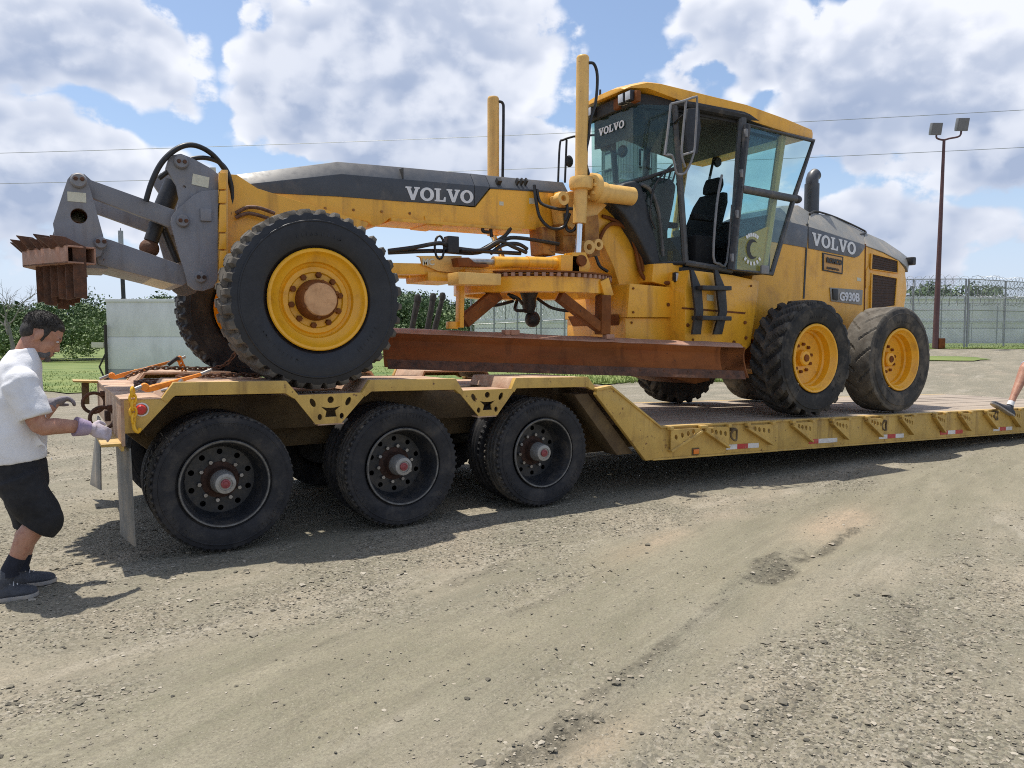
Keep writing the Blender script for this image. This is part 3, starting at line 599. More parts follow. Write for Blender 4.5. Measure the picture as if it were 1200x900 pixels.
# ================================================================== TYRES AND WHEELS
def tyre_mesh(mb, c, Ro, W, Ri, lug, n=192, prof_n=26, bulge=.02):
    """tyre about a Y axis, outer face at c.y - W/2. lug(theta, s) -> groove depth on the tread, s in -1..1 across"""
    prof = []
    sh = .86                                       # tread half width share
    sw = [(Ri, -.60), (Ri+.012, -.74), (Ri+.03, -.80), (Ri+(Ro-Ri)*.13, -.88), (Ri+(Ro-Ri)*.15, -.905), (Ri+(Ro-Ri)*.28, -.95), (Ri+(Ro-Ri)*.5, -1.0), (Ri+(Ro-Ri)*.66, -.985), (Ri+(Ro-Ri)*.675, -1.005), (Ri+(Ro-Ri)*.70, -1.0), (Ri+(Ro-Ri)*.715, -.965), (Ri+(Ro-Ri)*.86, -.935), (Ro-.022, -.90)]
    tr = [(Ro-.004, s) for s in np.linspace(-sh, sh, prof_n)]
    full = [(r, s, 0) for r, s in sw] + [(r - .012*abs(s)**3, s, 1) for r, s in tr] + [(r, -s, 0) for r, s in sw[::-1]]
    vs = []; fs = []; m = len(full); c = Vector(c)
    for k in range(n):
        th = 2*math.pi*k/n; ct, st = math.cos(th), math.sin(th)
        for j, (r, s, t) in enumerate(full):
            rr = r
            if t: rr = r - lug(th, s)
            elif j in (11, 12): rr = r - lug(th, -1.0)*(.8 if j == 12 else .28)
            elif j in (m-13, m-12): rr = r - lug(th, 1.0)*(.8 if j == m-13 else .28)
            vs.append(c + Vector((rr*ct, s*W/2, rr*st)))
    for k in range(n):
        k2 = (k+1) % n
        for j in range(m-1): fs.append((k*m+j, k*m+j+1, k2*m+j+1, k2*m+j))
    return mb.add(vs, fs)
def step(x, a=.15): return 1/(1+math.exp(-max(-30, min(30, x/a))))
def lug_truck(th, s):
    f = (th*58/(2*math.pi)) % 1.0; a = abs(s); g = 0.0
    if a > .62: g = .015 if (f < .36) else 0.0
    for q in (.58, .2):
        if abs(a-q) < .055: g = max(g, .013)
    return g
def lug_front(th, s):
    f = (th*36/(2*math.pi) + .5*(s > 0)) % 1.0; a = abs(s)
    if a > .42: return .040 if f < .42 + .1*(a-.5) else 0.0
    f2 = (th*36/(2*math.pi) + .6*s) % 1.0
    return .026 if (f2 < .22 or abs(a-.38) < .05) else 0.0
def lug_chevron(th, s):
    f = (th*22/(2*math.pi) + (.95*abs(s)) + (.5 if s > 0 else 0)) % 1.0
    return .052 if (f < .46 and abs(s) > .05) else 0.0
def lug_worn(th, s):
    f = (th*16/(2*math.pi) + (.75*abs(s)) + (.5 if s > 0 else 0)) % 1.0
    return .014 if (f < .14 and abs(s) > .05) else 0.0

def plate_ring_holes(mb, c, r0, r1, y, t, nh, hr, off=0.0):
    """flat ring in XZ with nh round holes (hr = share of the sector filled by the hole)"""
    K = 16; c = Vector(c); da = 2*math.pi/nh; rm = (r0+r1)/2
    for h in range(nh):
        a0 = off + h*da; inn = []; outp = []
        for k in range(K):
            q = 2*math.pi*(k+.0)/K; dx, dy = math.cos(q), math.sin(q); m = max(abs(dx), abs(dy)); bx, by = dx/m, dy/m
            rr = rm + by*(r1-r0)/2; aa = a0 + bx*da/2; outp.append((rr*math.cos(aa), rr*math.sin(aa)))
            hx, hy = rm*math.cos(a0), rm*math.sin(a0); ca, sa = math.cos(a0), math.sin(a0)
            lx, ly = hr*dy, hr*dx; inn.append((hx + lx*ca - ly*sa, hy + lx*sa + ly*ca))
        vs = [c + Vector((p[0], y, p[1])) for p in outp] + [c + Vector((p[0], y, p[1])) for p in inn] + [c + Vector((p[0], y+t, p[1])) for p in inn]
        fs = [(k, (k+1) % K, K+(k+1) % K, K+k) for k in range(K)] + [(K+k, K+(k+1) % K, 2*K+(k+1) % K, 2*K+k) for k in range(K)]
        mb.add(vs, fs)
    return mb

# ================================================================== LOW LOADER TRAILER
TW0, TW1 = -.03, 2.63
trailer = thing('lowboy_trailer', (6.0, 1.3, 0), 'yellow low loader trailer carrying the motor grader on its plank deck', 'trailer')
def ztop(x): return 1.232 - .0165*(x-.737)
def zlo(x): return 1.132 - .012*(x-.424)
def ztd(x): return .658 - .02312*(x-5.18)          # low deck edge, upper
def zbd(x): return .332 - .0293*(x-4.982)          # low deck edge, lower
def both_sides(fn):
    fn(TW0, 1); fn(TW1, -1)
HUMPS = [(.66, .737, 1.478, 1.564), (2.072, 2.143, 2.874, 2.937), (3.432, 3.476, 4.25, 4.33)]
def hump_cover(Y, sg):
    for (a, b, c_, d) in HUMPS:
        # fender plate over one axle: thin folded plate with a deep front rail
        mb = MB(); t = .02
        prof = [(a, zlo(a)), (b, ztop(b)), (c_, ztop(c_)), (d, zlo(d)), (d-.03, zlo(d)-.012), (c_-.01, ztop(c_)-t), (b+.01, ztop(b)-t), (a+.03, zlo(a)-.012)]
        mb.prism(prof, Y+sg*.002, Y+sg*.78)
        mb.build('fender_plate', 'trailer_top', trailer, .004)
        mb = MB(); h = .088
        mb.prism([(a-.012, zlo(a)-.004), (b-.008, ztop(b)+.004), (c_+.008, ztop(c_)+.004), (d+.012, zlo(d)-.004), (d-.02, zlo(d)-.03), (c_-.0, ztop(c_)-h), (b+.0, ztop(b)-h), (a+.02, zlo(a)-.03)], Y-sg*.006, Y+sg*.05)
        mb.build('fender_rail', 'trailer_yellow', trailer, .005)
both_sides(hump_cover)
def gussets(Y, sg):
    for (a, b, c_, d) in ((1.564, 2.072, 1.70, 1.90), (2.937, 3.432, 3.10, 3.28)):
        zt = zlo((a+b)/2); zb = zt-.225; w = b-a; cx = (a+b)/2
        outer = [(a-.02, zt), (b+.02, zt), (b+.02, zt-.02), (d, zb), (c_, zb), (a-.02, zt-.02)]
        el = lambda x, z, rx, rz, t=0: [(x+rx*math.cos(q)*math.cos(t)-rz*math.sin(q)*math.sin(t), z+rx*math.cos(q)*math.sin(t)+rz*math.sin(q)*math.cos(t)) for q in [2*math.pi*k/12 for k in range(12)]]
        holes = [el(cx-w*.27, zt-.062, .020, .036, .5), el(cx+w*.27, zt-.062, .020, .036, -.5), el(cx, zt-.045, .026, .026),
                 el(cx-.085, zt-.172, .018, .024), el(cx+.085, zt-.172, .018, .024),
                 [(cx-.045, zt-.175), (cx+.045, zt-.175), (cx+.035, zt-.13), (cx+.075, zt-.095), (cx+.03, zt-.105), (cx-.03, zt-.105), (cx-.075, zt-.095), (cx-.035, zt-.13)]]
        mb = MB(); mb.prism([outer]+holes, Y-sg*.002, Y+sg*.014)
        g = mb.build('gusset_plate', 'trailer_yellow', trailer)
        mb = MB(); mb.box((cx, Y+sg*.20, zt-.012), (w+.04, .40, .016)); mb.box((cx, Y+sg*.06, zb-.005), (d-c_, .12, .012)); mb.build('cross_shelf', 'trailer_top', trailer, .002)
both_sides(gussets)
# tail: side cheek plates, end plate, lip, upper deck and spine
def cheek(Y, sg):
    MB().prism([(.424, 1.132), (.70, 1.128), (.735, 1.145), (.62, 1.02), (.515, .905), (.424, .905)], Y, Y+sg*.03).build('tail_cheek', 'trailer_yellow', trailer, .004)
both_sides(cheek)
MB().box((.415, 1.3, .975), (.022, 2.66, .31)).build('tail_plate', 'trailer_top', trailer, .004)
MB().box((.35, .42, .83), (.13, .86, .02)).box((.41, .42, .81), (.02, .86, .05)).build('tail_lip', 'trailer_yellow', trailer, .004)
MB().prism([(.40, 1.137), (.66, 1.133), (.66, 1.115), (.40, 1.118)], TW0, TW1).build('tail_deck_plate', 'trailer_top', trailer, .003)
MB().prism([(.66, 1.12), (4.45, 1.075), (4.45, 1.06), (.66, 1.10)], .752, 1.848).build('spine_cover', 'trailer_top', trailer, .003)
MB().prism([(.45, 1.10), (4.55, 1.055), (4.75, .62), (.70, .62), (.45, .85)], .82, 1.78).build('spine_beam', 'trailer_dark', trailer, .01)
for Y in (.60, 1.96):
    MB().prism([(.5, 1.09), (4.5, 1.05), (4.62, .80), (.62, .80)], Y, Y+.05).build('web_beam', 'trailer_dark', trailer, .004)  # dark colour puts in the shade behind the gusset holes
# slope down to the low deck
def slope(Y, sg):
    MB().pp([(699.5, 455.7), (716, 452.5), (774, 500.6), (774, 538), (757, 540), (699, 463)], TW0, Y, Y+sg*.05).build('slope_plate', 'trailer_yellow', trailer, .005)
    MB().pp([(680, 463), (697, 462), (750, 533), (731, 535)], TW0, Y+sg*.10, Y+sg*.30).build('slope_web', 'trailer_dark', trailer, .006)
    MB().pp([(699, 455), (716, 451.5), (775, 500.0), (775, 502.5), (716, 454.5), (699, 458)], TW0, Y-sg*.014, Y+sg*.075).build('slope_flange', 'trailer_yellow', trailer, .003)
both_sides(slope)
MB().prism([(4.36, 1.10), (4.54, 1.075), (5.17, .645), (5.17, .60), (4.5, 1.04), (4.36, 1.06)], .05, 2.55).build('slope_deck', 'trailer_top', trailer, .004)
MB().prism([(4.5, .95), (5.3, .40), (5.3, .30), (4.75, .30), (4.3, .75)], .85, 1.75).build('neck_box', 'trailer_dark', trailer, .008)
# low deck beams
X0, X1 = 5.17, 15.2
def edge_beam(Y, sg):
    MB().prism([(X0, ztd(X0)-.004), (X1, ztd(X1)-.004), (X1, zbd(X1)), (X0, zbd(X0)+.002)], Y+sg*.004, Y+sg*.05).build('edge_beam', 'trailer_yellow', trailer, .004)
    MB().prism([(X0, ztd(X0)+.004), (X1, ztd(X1)+.004), (X1, ztd(X1)-.014), (X0, ztd(X0)-.014)], Y-sg*.012, Y+sg*.07).build('edge_cap', 'trailer_yellow', trailer, .003)
    MB().prism([(X0-.1, zbd(X0-.1)+.016), (X1, zbd(X1)+.016), (X1, zbd(X1)-.002), (X0-.1, zbd(X0-.1)-.002)], Y-sg*.010, Y+sg*.10).build('bottom_flange', 'trailer_yellow', trailer, .003)
both_sides(edge_beam)
for Y in (.75, 1.75): MB().prism([(X0, ztd(X0)-.06), (X1, ztd(X1)-.06), (X1, zbd(X1)+.02), (X0, zbd(X0)+.02)], Y, Y+.12).build('main_beam', 'trailer_dark', trailer, .004)
for k in range(9):
    x = 5.5+k*1.12; MB().box((x, 1.3, ztd(x)-.13), (.08, 2.5, .12)).build('cross_member', 'trailer_dark', trailer, .004)
NP = 11; pw = (2.63-.04-.04-.05)/NP
for k in range(NP):
    y0 = .05+k*pw; mb = MB(); segs = 10
    for j in range(segs):
        a = X0+.01+(X1-X0-.02)*j/segs; b = X0+.01+(X1-X0-.02)*(j+1)/segs; 
        if j == 0: ring = []
    rings = []; dz = random.uniform(-.004, .006)
    for j in range(segs+1):
        x = X0+.01+(X1-X0-.02)*j/segs; zt = ztd(x)+.002+dz+random.uniform(-.003, .003); wv = random.uniform(-.002, .002)
        rings.append([Vector((x, y0+.004+wv, zt-.045)), Vector((x, y0+pw-.006+wv, zt-.045)), Vector((x, y0+pw-.006+wv, zt)), Vector((x, y0+.004+wv, zt))])
    MB().loft(rings).build('deck_plank', 'plank', trailer, .004)
# brackets with holes along the edge
def tri_bracket(px0, px1, flip):
    a = at(px0, 500, TW0).x; b = at(px1, 500, TW0).x
    za, zb_ = ztd(a)-.03, ztd(b)-.03; lo = (ztd(a)-zbd(a))*.66
    mb = MB()
    if flip: outer = [(a, za), (b, zb_), (b, zb_-.03), (a+.02, za-lo), (a, za-lo)]; hs = [(.16, .36), (.36, .30), (.55, .25), (.72, .19)]
    else: outer = [(a, za), (b, zb_), (b, zb_-lo), (b-.02, zb_-lo), (a, za-.03)]; hs = [(.84, .36), (.64, .30), (.45, .25), (.28, .19)]
    holes = [[(a+(b-a)*u+.021*math.cos(q)-.006*math.sin(q), za-lo*v+.028*math.sin(q)) for q in [2*math.pi*k/10 for k in range(10)]] for u, v in hs]
    mb.prism([outer]+holes, TW0-.045, TW0-.033); o = mb.build('outrigger_bracket', 'trailer_yellow', trailer)
    e0, e1 = ((b, zb_-.03), (a, za-lo)) if flip else ((a, za-.03), (b, zb_-lo))
    d = Vector((e1[0]-e0[0], 0, e1[1]-e0[1])); n = Vector((-d.z, 0, d.x)).normalized()*.012
    mb = MB(); mb.prism([(e0[0]-n.x, e0[1]-n.z), (e1[0]-n.x, e1[1]-n.z), (e1[0]+n.x, e1[1]+n.z), (e0[0]+n.x, e0[1]+n.z)], TW0-.062, TW0+.003)
    mb.box((a, TW0-.035, za+.012), (.05, .05, .03)); mb.box((b, TW0-.035, zb_+.012), (.05, .05, .03)); mb.build('bracket_flange', 'trailer_yellow', o, .003)
for p0, p1, fl in ((783, 819, True), (823, 851, False), (873, 902, False), (926, 949, False), (972, 991, False), (1013, 1031, False), (1053, 1067, False), (1092, 1104, False), (1122, 1134, False), (1152, 1165, False), (1180, 1192, False)):
    tri_bracket(p0, p1, fl)
def d_ring(px, py):
    p = at(px, py, TW0-.05); mb = MB(); mb.tube([p+Vector((.045*math.cos(q), .012*math.cos(q*2), -.05+.06*math.sin(q))) for q in [2*math.pi*k/18 for k in range(18)]], .011, 8, closed=True)
    mb.box(p+Vector((0, .03, .005)), (.07, .035, .03)); mb.build('lashing_ring', 'trailer_dark', trailer)
for p in ((861, 504), (1037, 494), (1168, 483)): d_ring(*p)
def tape(px0, px1, py, seq):
    n = len(seq)
    for i, ch in enumerate(seq):
        a, b = at(px0+(px1-px0)*i/n, py, TW0), at(px0+(px1-px0)*(i+1)/n, py, TW0)
        x0, x1 = a.x, b.x; f = lambda x: zbd(x)+.055
        MB().prism([(x0, f(x0)), (x1, f(x1)), (x1, f(x1)+.052), (x0, f(x0)+.052)], TW0-.0015, TW0+.004).build('reflective_tape', 'tape_red' if ch == 'r' else 'tape_white', trailer)
tape(851, 889, 527, 'wrw'); tape(948, 981, 520, 'rww'); tape(1030, 1059, 515, 'wrw'); tape(1102, 1128, 509, 'rwr'); tape(1164, 1186, 503, 'wrw')
p = at(815, 529, TW0); MB().box((p.x, TW0-.008, p.z), (.075, .02, .05)).build('marker_light', 'amber_lens', trailer, .006)
MB().box((p.x, TW0-.001, p.z), (.10, .012, .07)).build('marker_housing', 'trailer_dark', trailer, .003)
p = at(165, 480, TW0); lm = MB(); lm.lathe([(.001, -.03), (.026, -.028), (.034, -.015), (.036, 0)], (p.x, TW0, p.z), 20); lm.build('tail_light', 'red_lens', trailer)
MB().lathe([(.037, -.008), (.046, -.006), (.048, .004)], (p.x+.004, TW0, p.z), 20).build('tail_light_ring', 'tape_white', trailer)
# mud flap, brackets and rings on the tail
rings = []
for j in range(9):
    t = j/8; z = .80-.665*t; x = .455+.012*t; rings.append([Vector((x-.005, .0, z)), Vector((x-.058, .40, z)), Vector((x-.048, .40, z)), Vector((x+.005, .0, z))])
MB().loft(rings).build('mud_flap', 'mud_flap', trailer, .001)
rings = []
for j in range(9):
    t = j/8; z = .80-.66*t; x = .40-.04*t; rings.append([Vector((x-.005+.03*t, 2.24, z)), Vector((x-.005-.04*t, 2.6, z)), Vector((x+.005-.04*t, 2.6, z)), Vector((x+.005+.03*t, 2.24, z))])
MB().loft(rings).build('mud_flap', 'mud_flap', trailer, .001)
MB().prism([(.20, 1.150), (.40, 1.140), (.40, 1.120), (.20, 1.135)], 2.35, 2.62).build('corner_bracket', 'trailer_yellow', trailer, .003)
MB().box((.30, 2.5, 1.02), (.06, .06, .2)).build('corner_post', 'trailer_dark', trailer, .004)
for (px, py, Y, a) in ((110, 472, 1.55, .3), (120, 490, .75, .15)):
    c = at(px, py, Y); mb = MB(); rr = .082
    mb.tube([c+Vector((rr*math.cos(q), .3*rr*math.cos(q)*a, rr*math.sin(q))) for q in [2*math.pi*k/22 for k in range(22)]], .014, 8, closed=True)
    mb.box((.392, c.y, c.z+.075), (.04, .07, .04)); mb.build('towing_ring', 'rust', trailer)
p = at(113, 488, .95); MB().box((.385, .95, p.z), (.04, .06, .08)).build('tail_light', 'hub_rust', trailer, .008)
# axles and wheels
for i in range(3):
    x = 1.056+1.37*i
    MB().tube([(x, .25, .5), (x, 2.35, .5)], .065, 14).build('axle', 'black_steel', trailer)
    for y in (.78, 1.78): MB().box((x+.12, y, .58), (.75, .09, .10)).box((x, y, .50), (.18, .14, .22)).build('suspension_arm', 'black_steel', trailer, .01)
    for y in (.95, 1.65): MB().lathe([(.001, -.09), (.075, -.09), (.085, -.07), (.085, .07), (.075, .09), (.001, .09)], (x+.3, y, .72), 16, 'z').build('air_bag', 'rubber', trailer)
def truck_wheel():
    c = Vector((1.056, .0, .5)); W = .27; yc = .137; Ri = .303; D = .205
    rim = MB()      # outer lip, barrel, dished disc set well back
    rim.lathe([(Ri+.004, .030), (Ri+.012, .012), (Ri+.006, .004), (Ri-.008, .006), (Ri-.016, .03), (Ri-.028, .06), (Ri-.034, .15), (Ri-.06, D)], c, 64)
    plate_ring_holes(rim, c, .172, Ri-.06, D, .012, 10, .021, .31)
    rim.lathe([(Ri-.06, D+.015), (Ri-.05, .26), (Ri+.0, .27)], c, 48); rim.lathe([(.001, D), (.172, D)], c, 48)
    w = rim.build('wheel', 'wheel_paint', trailer)
    MB().lathe([(Ri+.0035, .010), (Ri+.0105, .0085), (Ri+.006, .0015), (Ri-.003, .0035), (Ri-.004, .010)], c, 72).build('rim_lip', 'rim_edge', w)
    t = MB(); tyre_mesh(t, c+Vector((0, yc, 0)), .5, W, Ri, lug_truck, 232, 26); t.build('tyre', 'rubber', w, angle=32, tread=('tread_dark', .478)); side_marks(c, .415, .0015, ((R(60), R(118)), (R(200), R(236)), (R(300), R(345))), w, .03)
    h = MB(); h.lathe([(.001, D-.002), (.135, D-.002), (.125, D-.008), (.105, D-.015), (.095, D-.03), (.088, D-.09), (.085, D-.1), (.001, D-.1)], c, 40); h.build('hub', 'hub_rust', w)
    a = MB(); a.lathe([(.088, .12), (.078, .045), (.074, .012), (.070, .004), (.048, .0), (.046, .008), (.001, .008)], c, 40); a.build('hub_cap', 'hub_alloy', w)
    MB().lathe([(.034, .01), (.032, -.004), (.022, -.008), (.018, -.004), (.010, -.008), (.001, -.008)], c, 28).build('hub_plug', 'red_cap', w)
    for k in range(10):
        q = 2*math.pi*k/10+.15; cc = c+Vector((.148*math.cos(q), D, .148*math.sin(q))); MB().hexnut(cc, .017, .030).build('lug_nut', 'steel', w)
    return w
def side_marks(c, r_, y, spans, parent, size, mat='rubber'):
    rm = random.Random(int(c[0]*100)); mb = MB()
    for a0, a1 in spans:
        q = a0
        while q < a1:
            w = size*rm.uniform(.35, .8); cc = Vector(c)+Vector((r_*math.cos(q), y, r_*math.sin(q))); M = Matrix.Rotation(-q, 3, 'Y')
            mb.box(cc, (size, .004, w*.35), M)
            if rm.random() < .7: mb.box(cc+M @ Vector((size*rm.choice((-.4, .4)), 0, w*.3)), (size*.22, .004, w*.8), M)
            q += (w+size*.45)/r_
    return mb.build('sidewall_marks', mat, parent, kind='stuff')
tw0 = truck_wheel()
for i in (1, 2):
    dup(tw0, (1.37*i, 0, 0))
def plain_wheel(y, name='wheel'):
    c = Vector((1.056, y, .5)); mb = MB(); mb.lathe([(.30, .0), (.285, .03), (.27, .12), (.08, .14), (.001, .14)], c+Vector((0, -.1, 0)), 40); w = mb.build(name, 'wheel_paint', trailer)
    t = MB(); tyre_mesh(t, c, .5, .27, .292, lug_truck, 116, 14); t.build('tyre', 'rubber', w, angle=32); return w
inner = plain_wheel(.137+.33); fo = plain_wheel(2.6-.137); fi = plain_wheel(2.6-.137-.33)
for i in (1, 2):
    for w in (inner, fo, fi): dup(w, (1.37*i, 0, 0))
# ================================================================== MOTOR GRADER
YC = 1.3
grader = thing('motor_grader', (5.6, YC, .6), 'yellow motor grader with grey front linkage standing on the trailer', 'grader')
def gb(mb, name, mat, bevel=.006, parent=None, **k): return mb.build(name, mat, parent or grader, bevel, **k)
def mir(y): return 2*YC-y
def pair(fn):
    fn(1); fn(-1)
def Ys(y, s): return y if s > 0 else mir(y)

# ---- wheels
def grader_wheel(x, z, front, lug, mat, outer, n=220, tread='tread_dust'):
    """outer = y of the outer face; wheel faces -y"""
    c = Vector((x, outer, z)); Ro = .69; W = .45; Ri = .365 if front else .385
    mb = MB()
    if front:
        mb.lathe([(Ri+.012, .05), (Ri+.022, .022), (Ri+.014, .012), (Ri-.004, .014), (Ri-.014, .03), (Ri-.03, .055), (Ri-.075, .075), (Ri-.085, .105), (.262, .115), (.25, .10), (.215, .10), (.205, .112), (.001, .112)], c, 72)
    else:
        mb.lathe([(Ri+.012, .05), (Ri+.022, .022), (Ri+.014, .012), (Ri-.004, .014), (Ri-.016, .03), (Ri-.03, .06), (Ri-.05, .075), (Ri-.055, .15), (Ri-.075, .165), (Ri-.08, .20), (.235, .225), (.001, .225)], c, 72)
    mb.lathe([(Ri+.01, .06), (Ri-.01, .3), (Ri+.015, .42)], c, 48)
    w = mb.build('wheel', 'rim_yellow', grader)
    t = MB(); tyre_mesh(t, c+Vector((0, W/2, 0)), Ro, W, Ri, lug, n, 30); t.build('tyre', mat, w, angle=30, tread=(tread, .645)); side_marks(c, .50, .0045 if front else .006, ((R(-52), R(-22)), (R(205), R(250)), (R(70), R(112))), w, .042, mat)
    h = MB()
    if front:
        h.lathe([(.158, .112), (.152, .03), (.14, .0), (.132, -.012), (.126, -.014), (.124, -.010)], c, 44); h.build('hub', 'brown_frame', w)
        f = MB(); f.lathe([(.127, -.008), (.123, -.024), (.118, -.030), (.001, -.032)], c, 44); f.build('hub_face', 'hub_faded', w)
        for k in range(6):
            q = 2*math.pi*k/6+.4; MB().hexnut(c+Vector((.137*math.cos(q), -.012, .137*math.sin(q))), .014, .016).build('cap_bolt', 'brown_frame', w)
        br, y0, nb = .193, .112, 10
    else:
        h.lathe([(.10, .225), (.095, .17), (.08, .155), (.001, .152)], c, 36); h.build('hub', 'rim_yellow', w)
        MB().lathe([(.045, .155), (.04, .14), (.001, .138)], c, 24).build('hub_plug', 'brown_frame', w); br, y0, nb = .165, .225, 10
    for k in range(nb):
        q = 2*math.pi*k/nb+.2; MB().hexnut(c+Vector((br*math.cos(q), y0, br*math.sin(q))), .024 if front else .021, .03).build('lug_nut', 'brown_frame', w)
    return w
FX, FZ = 1.767, 1.826
w1 = grader_wheel(FX, FZ, True, lug_front, 'rubber_dark', .03); w1['label'] = 'smooth dark front tyre with faded hub'
w2 = grader_wheel(7.683, 1.302, False, lug_chevron, 'rubber_dusty', .03, tread='tread_dark'); w3 = grader_wheel(9.411, 1.263, False, lug_worn, 'rubber_worn', .03)
def far_wheel(x, z, lug, mat):
    c = Vector((x, 2.12, z)); mb = MB(); mb.lathe([(.38, .02), (.36, .05), (.33, .10), (.2, .12), (.001, .12)], c, 48); mb.lathe([(.38, .43), (.36, .40), (.001, .38)], c, 48); w = mb.build('wheel', 'rim_yellow', grader)
    t = MB(); tyre_mesh(t, c+Vector((0, .225, 0)), .69, .45, .37, lug, 180, 22); t.build('tyre', mat, w, angle=30)
far_wheel(FX, FZ, lug_front, 'rubber'); far_wheel(7.683, 1.302, lug_chevron, 'rubber_dusty'); far_wheel(9.411, 1.263, lug_worn, 'rubber_worn')

# ---- front axle
gb(MB().prism([(FX-.14, FZ-.10), (FX+.14, FZ-.10), (FX+.12, FZ+.16), (FX-.12, FZ+.16)], .50, 2.10), 'front_axle', 'yellow', .03)
pair(lambda s: gb(MB().tube([(FX, Ys(.55, s), FZ-.22), (FX, Ys(.55, s), FZ+.26)], .075, 16), 'king_pin', 'yellow', .0))
gb(MB().tube([(FX-.22, .55, FZ-.02), (FX-.22, 2.05, FZ-.02)], .035, 12), 'tie_rod', 'black_steel', 0)
pair(lambda s: gb(MB().tube([(FX, Ys(.25, s), FZ), (FX, Ys(.6, s), FZ)], .09, 16), 'spindle', 'brown_frame', 0))
gb(MB().lathe([(.30, .0), (.33, .02), (.33, .1), (.2, .13)], (FX-.0, .49, FZ), 40), 'hub_drum', 'brown_frame', 0)
# nose of the frame down to the axle
nose = xz([(262, 205), (276, 206), (300, 222), (430, 262), (400, 305), (330, 345), (262, 330)], 1.1)
gb(MB().prism(nose, 1.04, 1.56), 'frame_nose', 'yellow', .012)
gb(MB().pp([(258, 200), (266, 200), (266, 330), (252, 333)], .92, .88, 1.72), 'mounting_plate', 'yellow_pale', .006)
for k, (a, b) in enumerate(((203, 222), (224, 238), (240, 272), (274, 292), (294, 318))):
    gb(MB().pp([(257, a), (265, a), (265, b), (256, b)], .86, .845, .882), 'mounting_lug', 'yellow', .004)
# ---- main frame beam
Y1 = 1.12
gb(MB().pp([(266, 224), (400, 228), (557, 243), (575, 221), (665, 226), (700, 233), (706, 274), (610, 268), (510, 260), (457, 256), (445, 264), (437, 265), (430, 259), (380, 255), (266, 250)], Y1, Y1, mir(Y1)), 'frame_beam', 'yellow', .008)
gb(MB().pp([(497, 253), (520, 255), (518, 266), (499, 264)], Y1, Y1-.012, mir(Y1)+.012), 'frame_lug', 'yellow', .005)
# lower lip of the beam
gb(MB().pp([(457, 255.5), (610, 267.5), (610, 271), (457, 259.5)], Y1, Y1-.03, mir(Y1)+.03), 'frame_lip', 'yellow', .004)
# charcoal cover: upright cheek with a chamfered top plate
def cover_rings(sts):
    rings = []
    for (px, yt, yf, yb) in sts:
        b = at(px, yb, Y1-.006); f = at(px, yf, Y1-.006); t = at(px, yt, Y1+.09); x = f.x
        rings.append([Vector((x, Y1-.006, b.z)), Vector((x, Y1-.006, f.z)), Vector((x, Y1+.09, t.z)), Vector((x, mir(Y1+.09), t.z)), Vector((x, mir(Y1-.006), f.z)), Vector((x, mir(Y1-.006), b.z))])
    return rings
gb(MB().loft(cover_rings([(271, 206, 218, 224), (400, 190, 204, 230.5), (470, 196, 210, 236), (556, 204, 217.5, 241.5)])), 'frame_cover', 'charcoal', .004)
gb(MB().loft(cover_rings([(556.5, 204, 217.5, 241.5), (574, 206, 219, 219.6)])), 'frame_cover', 'charcoal', .002)
gb(MB().loft(cover_rings([(574.5, 206, 219, 221), (620, 210.5, 222, 224), (666, 214.5, 225.5, 227.5)])), 'frame_cover', 'charcoal', .003)
for px in (472,): 
    t = at(px, 203, Y1-.008); gb(MB().box((t.x, Y1+.03, t.z), (.006, .10, .10)), 'cover_seam', 'letter_black', 0)
for px in (584, 606, 611, 616):
    t = at(px, 214, Y1+.02); gb(MB().box((t.x, Y1+.03, t.z), (.05 if px == 584 else .02, .09, .05), Matrix.Rotation(R(-42), 3, 'X')), 'cover_slot', 'letter_black', 0)
# lettering on the beam
o = at(475.5, 234.0, Y1-.008); r = at(556, 238.5, Y1-.008); A = (r-o); h = .125; w = A.length*.99; A = A.normalized()
slab_volvo(MB(), o, A, Vector((0, 0, 1)), Vector((0, -1, 0)), h, w, .003).build('lettering', 'letter_white', grader)

# ---- front linkage (grey)
def tower(Y, s):
    lo = xz([(194, 197), (197, 187), (203, 181.5), (212, 180), (225, 185), (247, 197), (256, 204), (255.5, 255), (240, 262), (212, 262), (206, 250), (210, 232), (207, 217), (200, 206)], .90)
    gb(MB().prism([lo, circ(*xz([(216, 219)], .90)[0], .012, 10)], Y, Y+s*.05), 'tower_plate', 'lift_grey', .006)
    lo2 = xz([(200, 262), (201, 254), (206, 247), (226, 229), (236, 224), (255.5, 222), (255, 327), (250, 337), (238, 341), (228, 340), (220, 334), (217, 322)], .87)
    gb(MB().prism(lo2, Y-s*.035, Y-s*.003), 'tower_plate', 'lift_grey', .006)
tower(.90, 1); tower(1.70, -1)
for (px, py, r_) in ((213, 189, .055), (214, 259, .050), (235, 325, .045)):
    c = at(px, py, .86); y0 = .865 if py > 200 else .897
    gb(MB().lathe([(.001, -.035), (r_*.8, -.035), (r_, -.02), (r_, 0)], (c.x, y0, c.z), 24), 'pin_boss', 'lift_grey', 0)
    for dx in (-.02, .022): gb(MB().hexnut(Vector((c.x+dx, y0-.033, c.z)), .016, .014), 'pin_bolt', 'rust', 0)
p = at(241, 252, .86); gb(MB().box((p.x, .855, p.z), (.085, .03, .10)), 'valve_box', 'lift_grey', .008)
p = at(235, 212, .9); gb(MB().box((p.x, .897, p.z), (.125, .004, .085), Matrix.Rotation(R(8), 3, 'Y')), 'decal', 'sticker_cream', 0)
gb(MB().pp([(246, 196), (253, 196), (254, 224), (247, 224)], .93, .93, .99), 'bracket', 'sticker_cream', .004)
def link_arms(Y, s):
    gb(MB().pp([(98, 203), (107, 211), (205, 246), (204, 258), (199, 266), (108, 232), (96, 222)], .95, Y, Y+s*.06), 'upper_arm', 'lift_grey', .006)
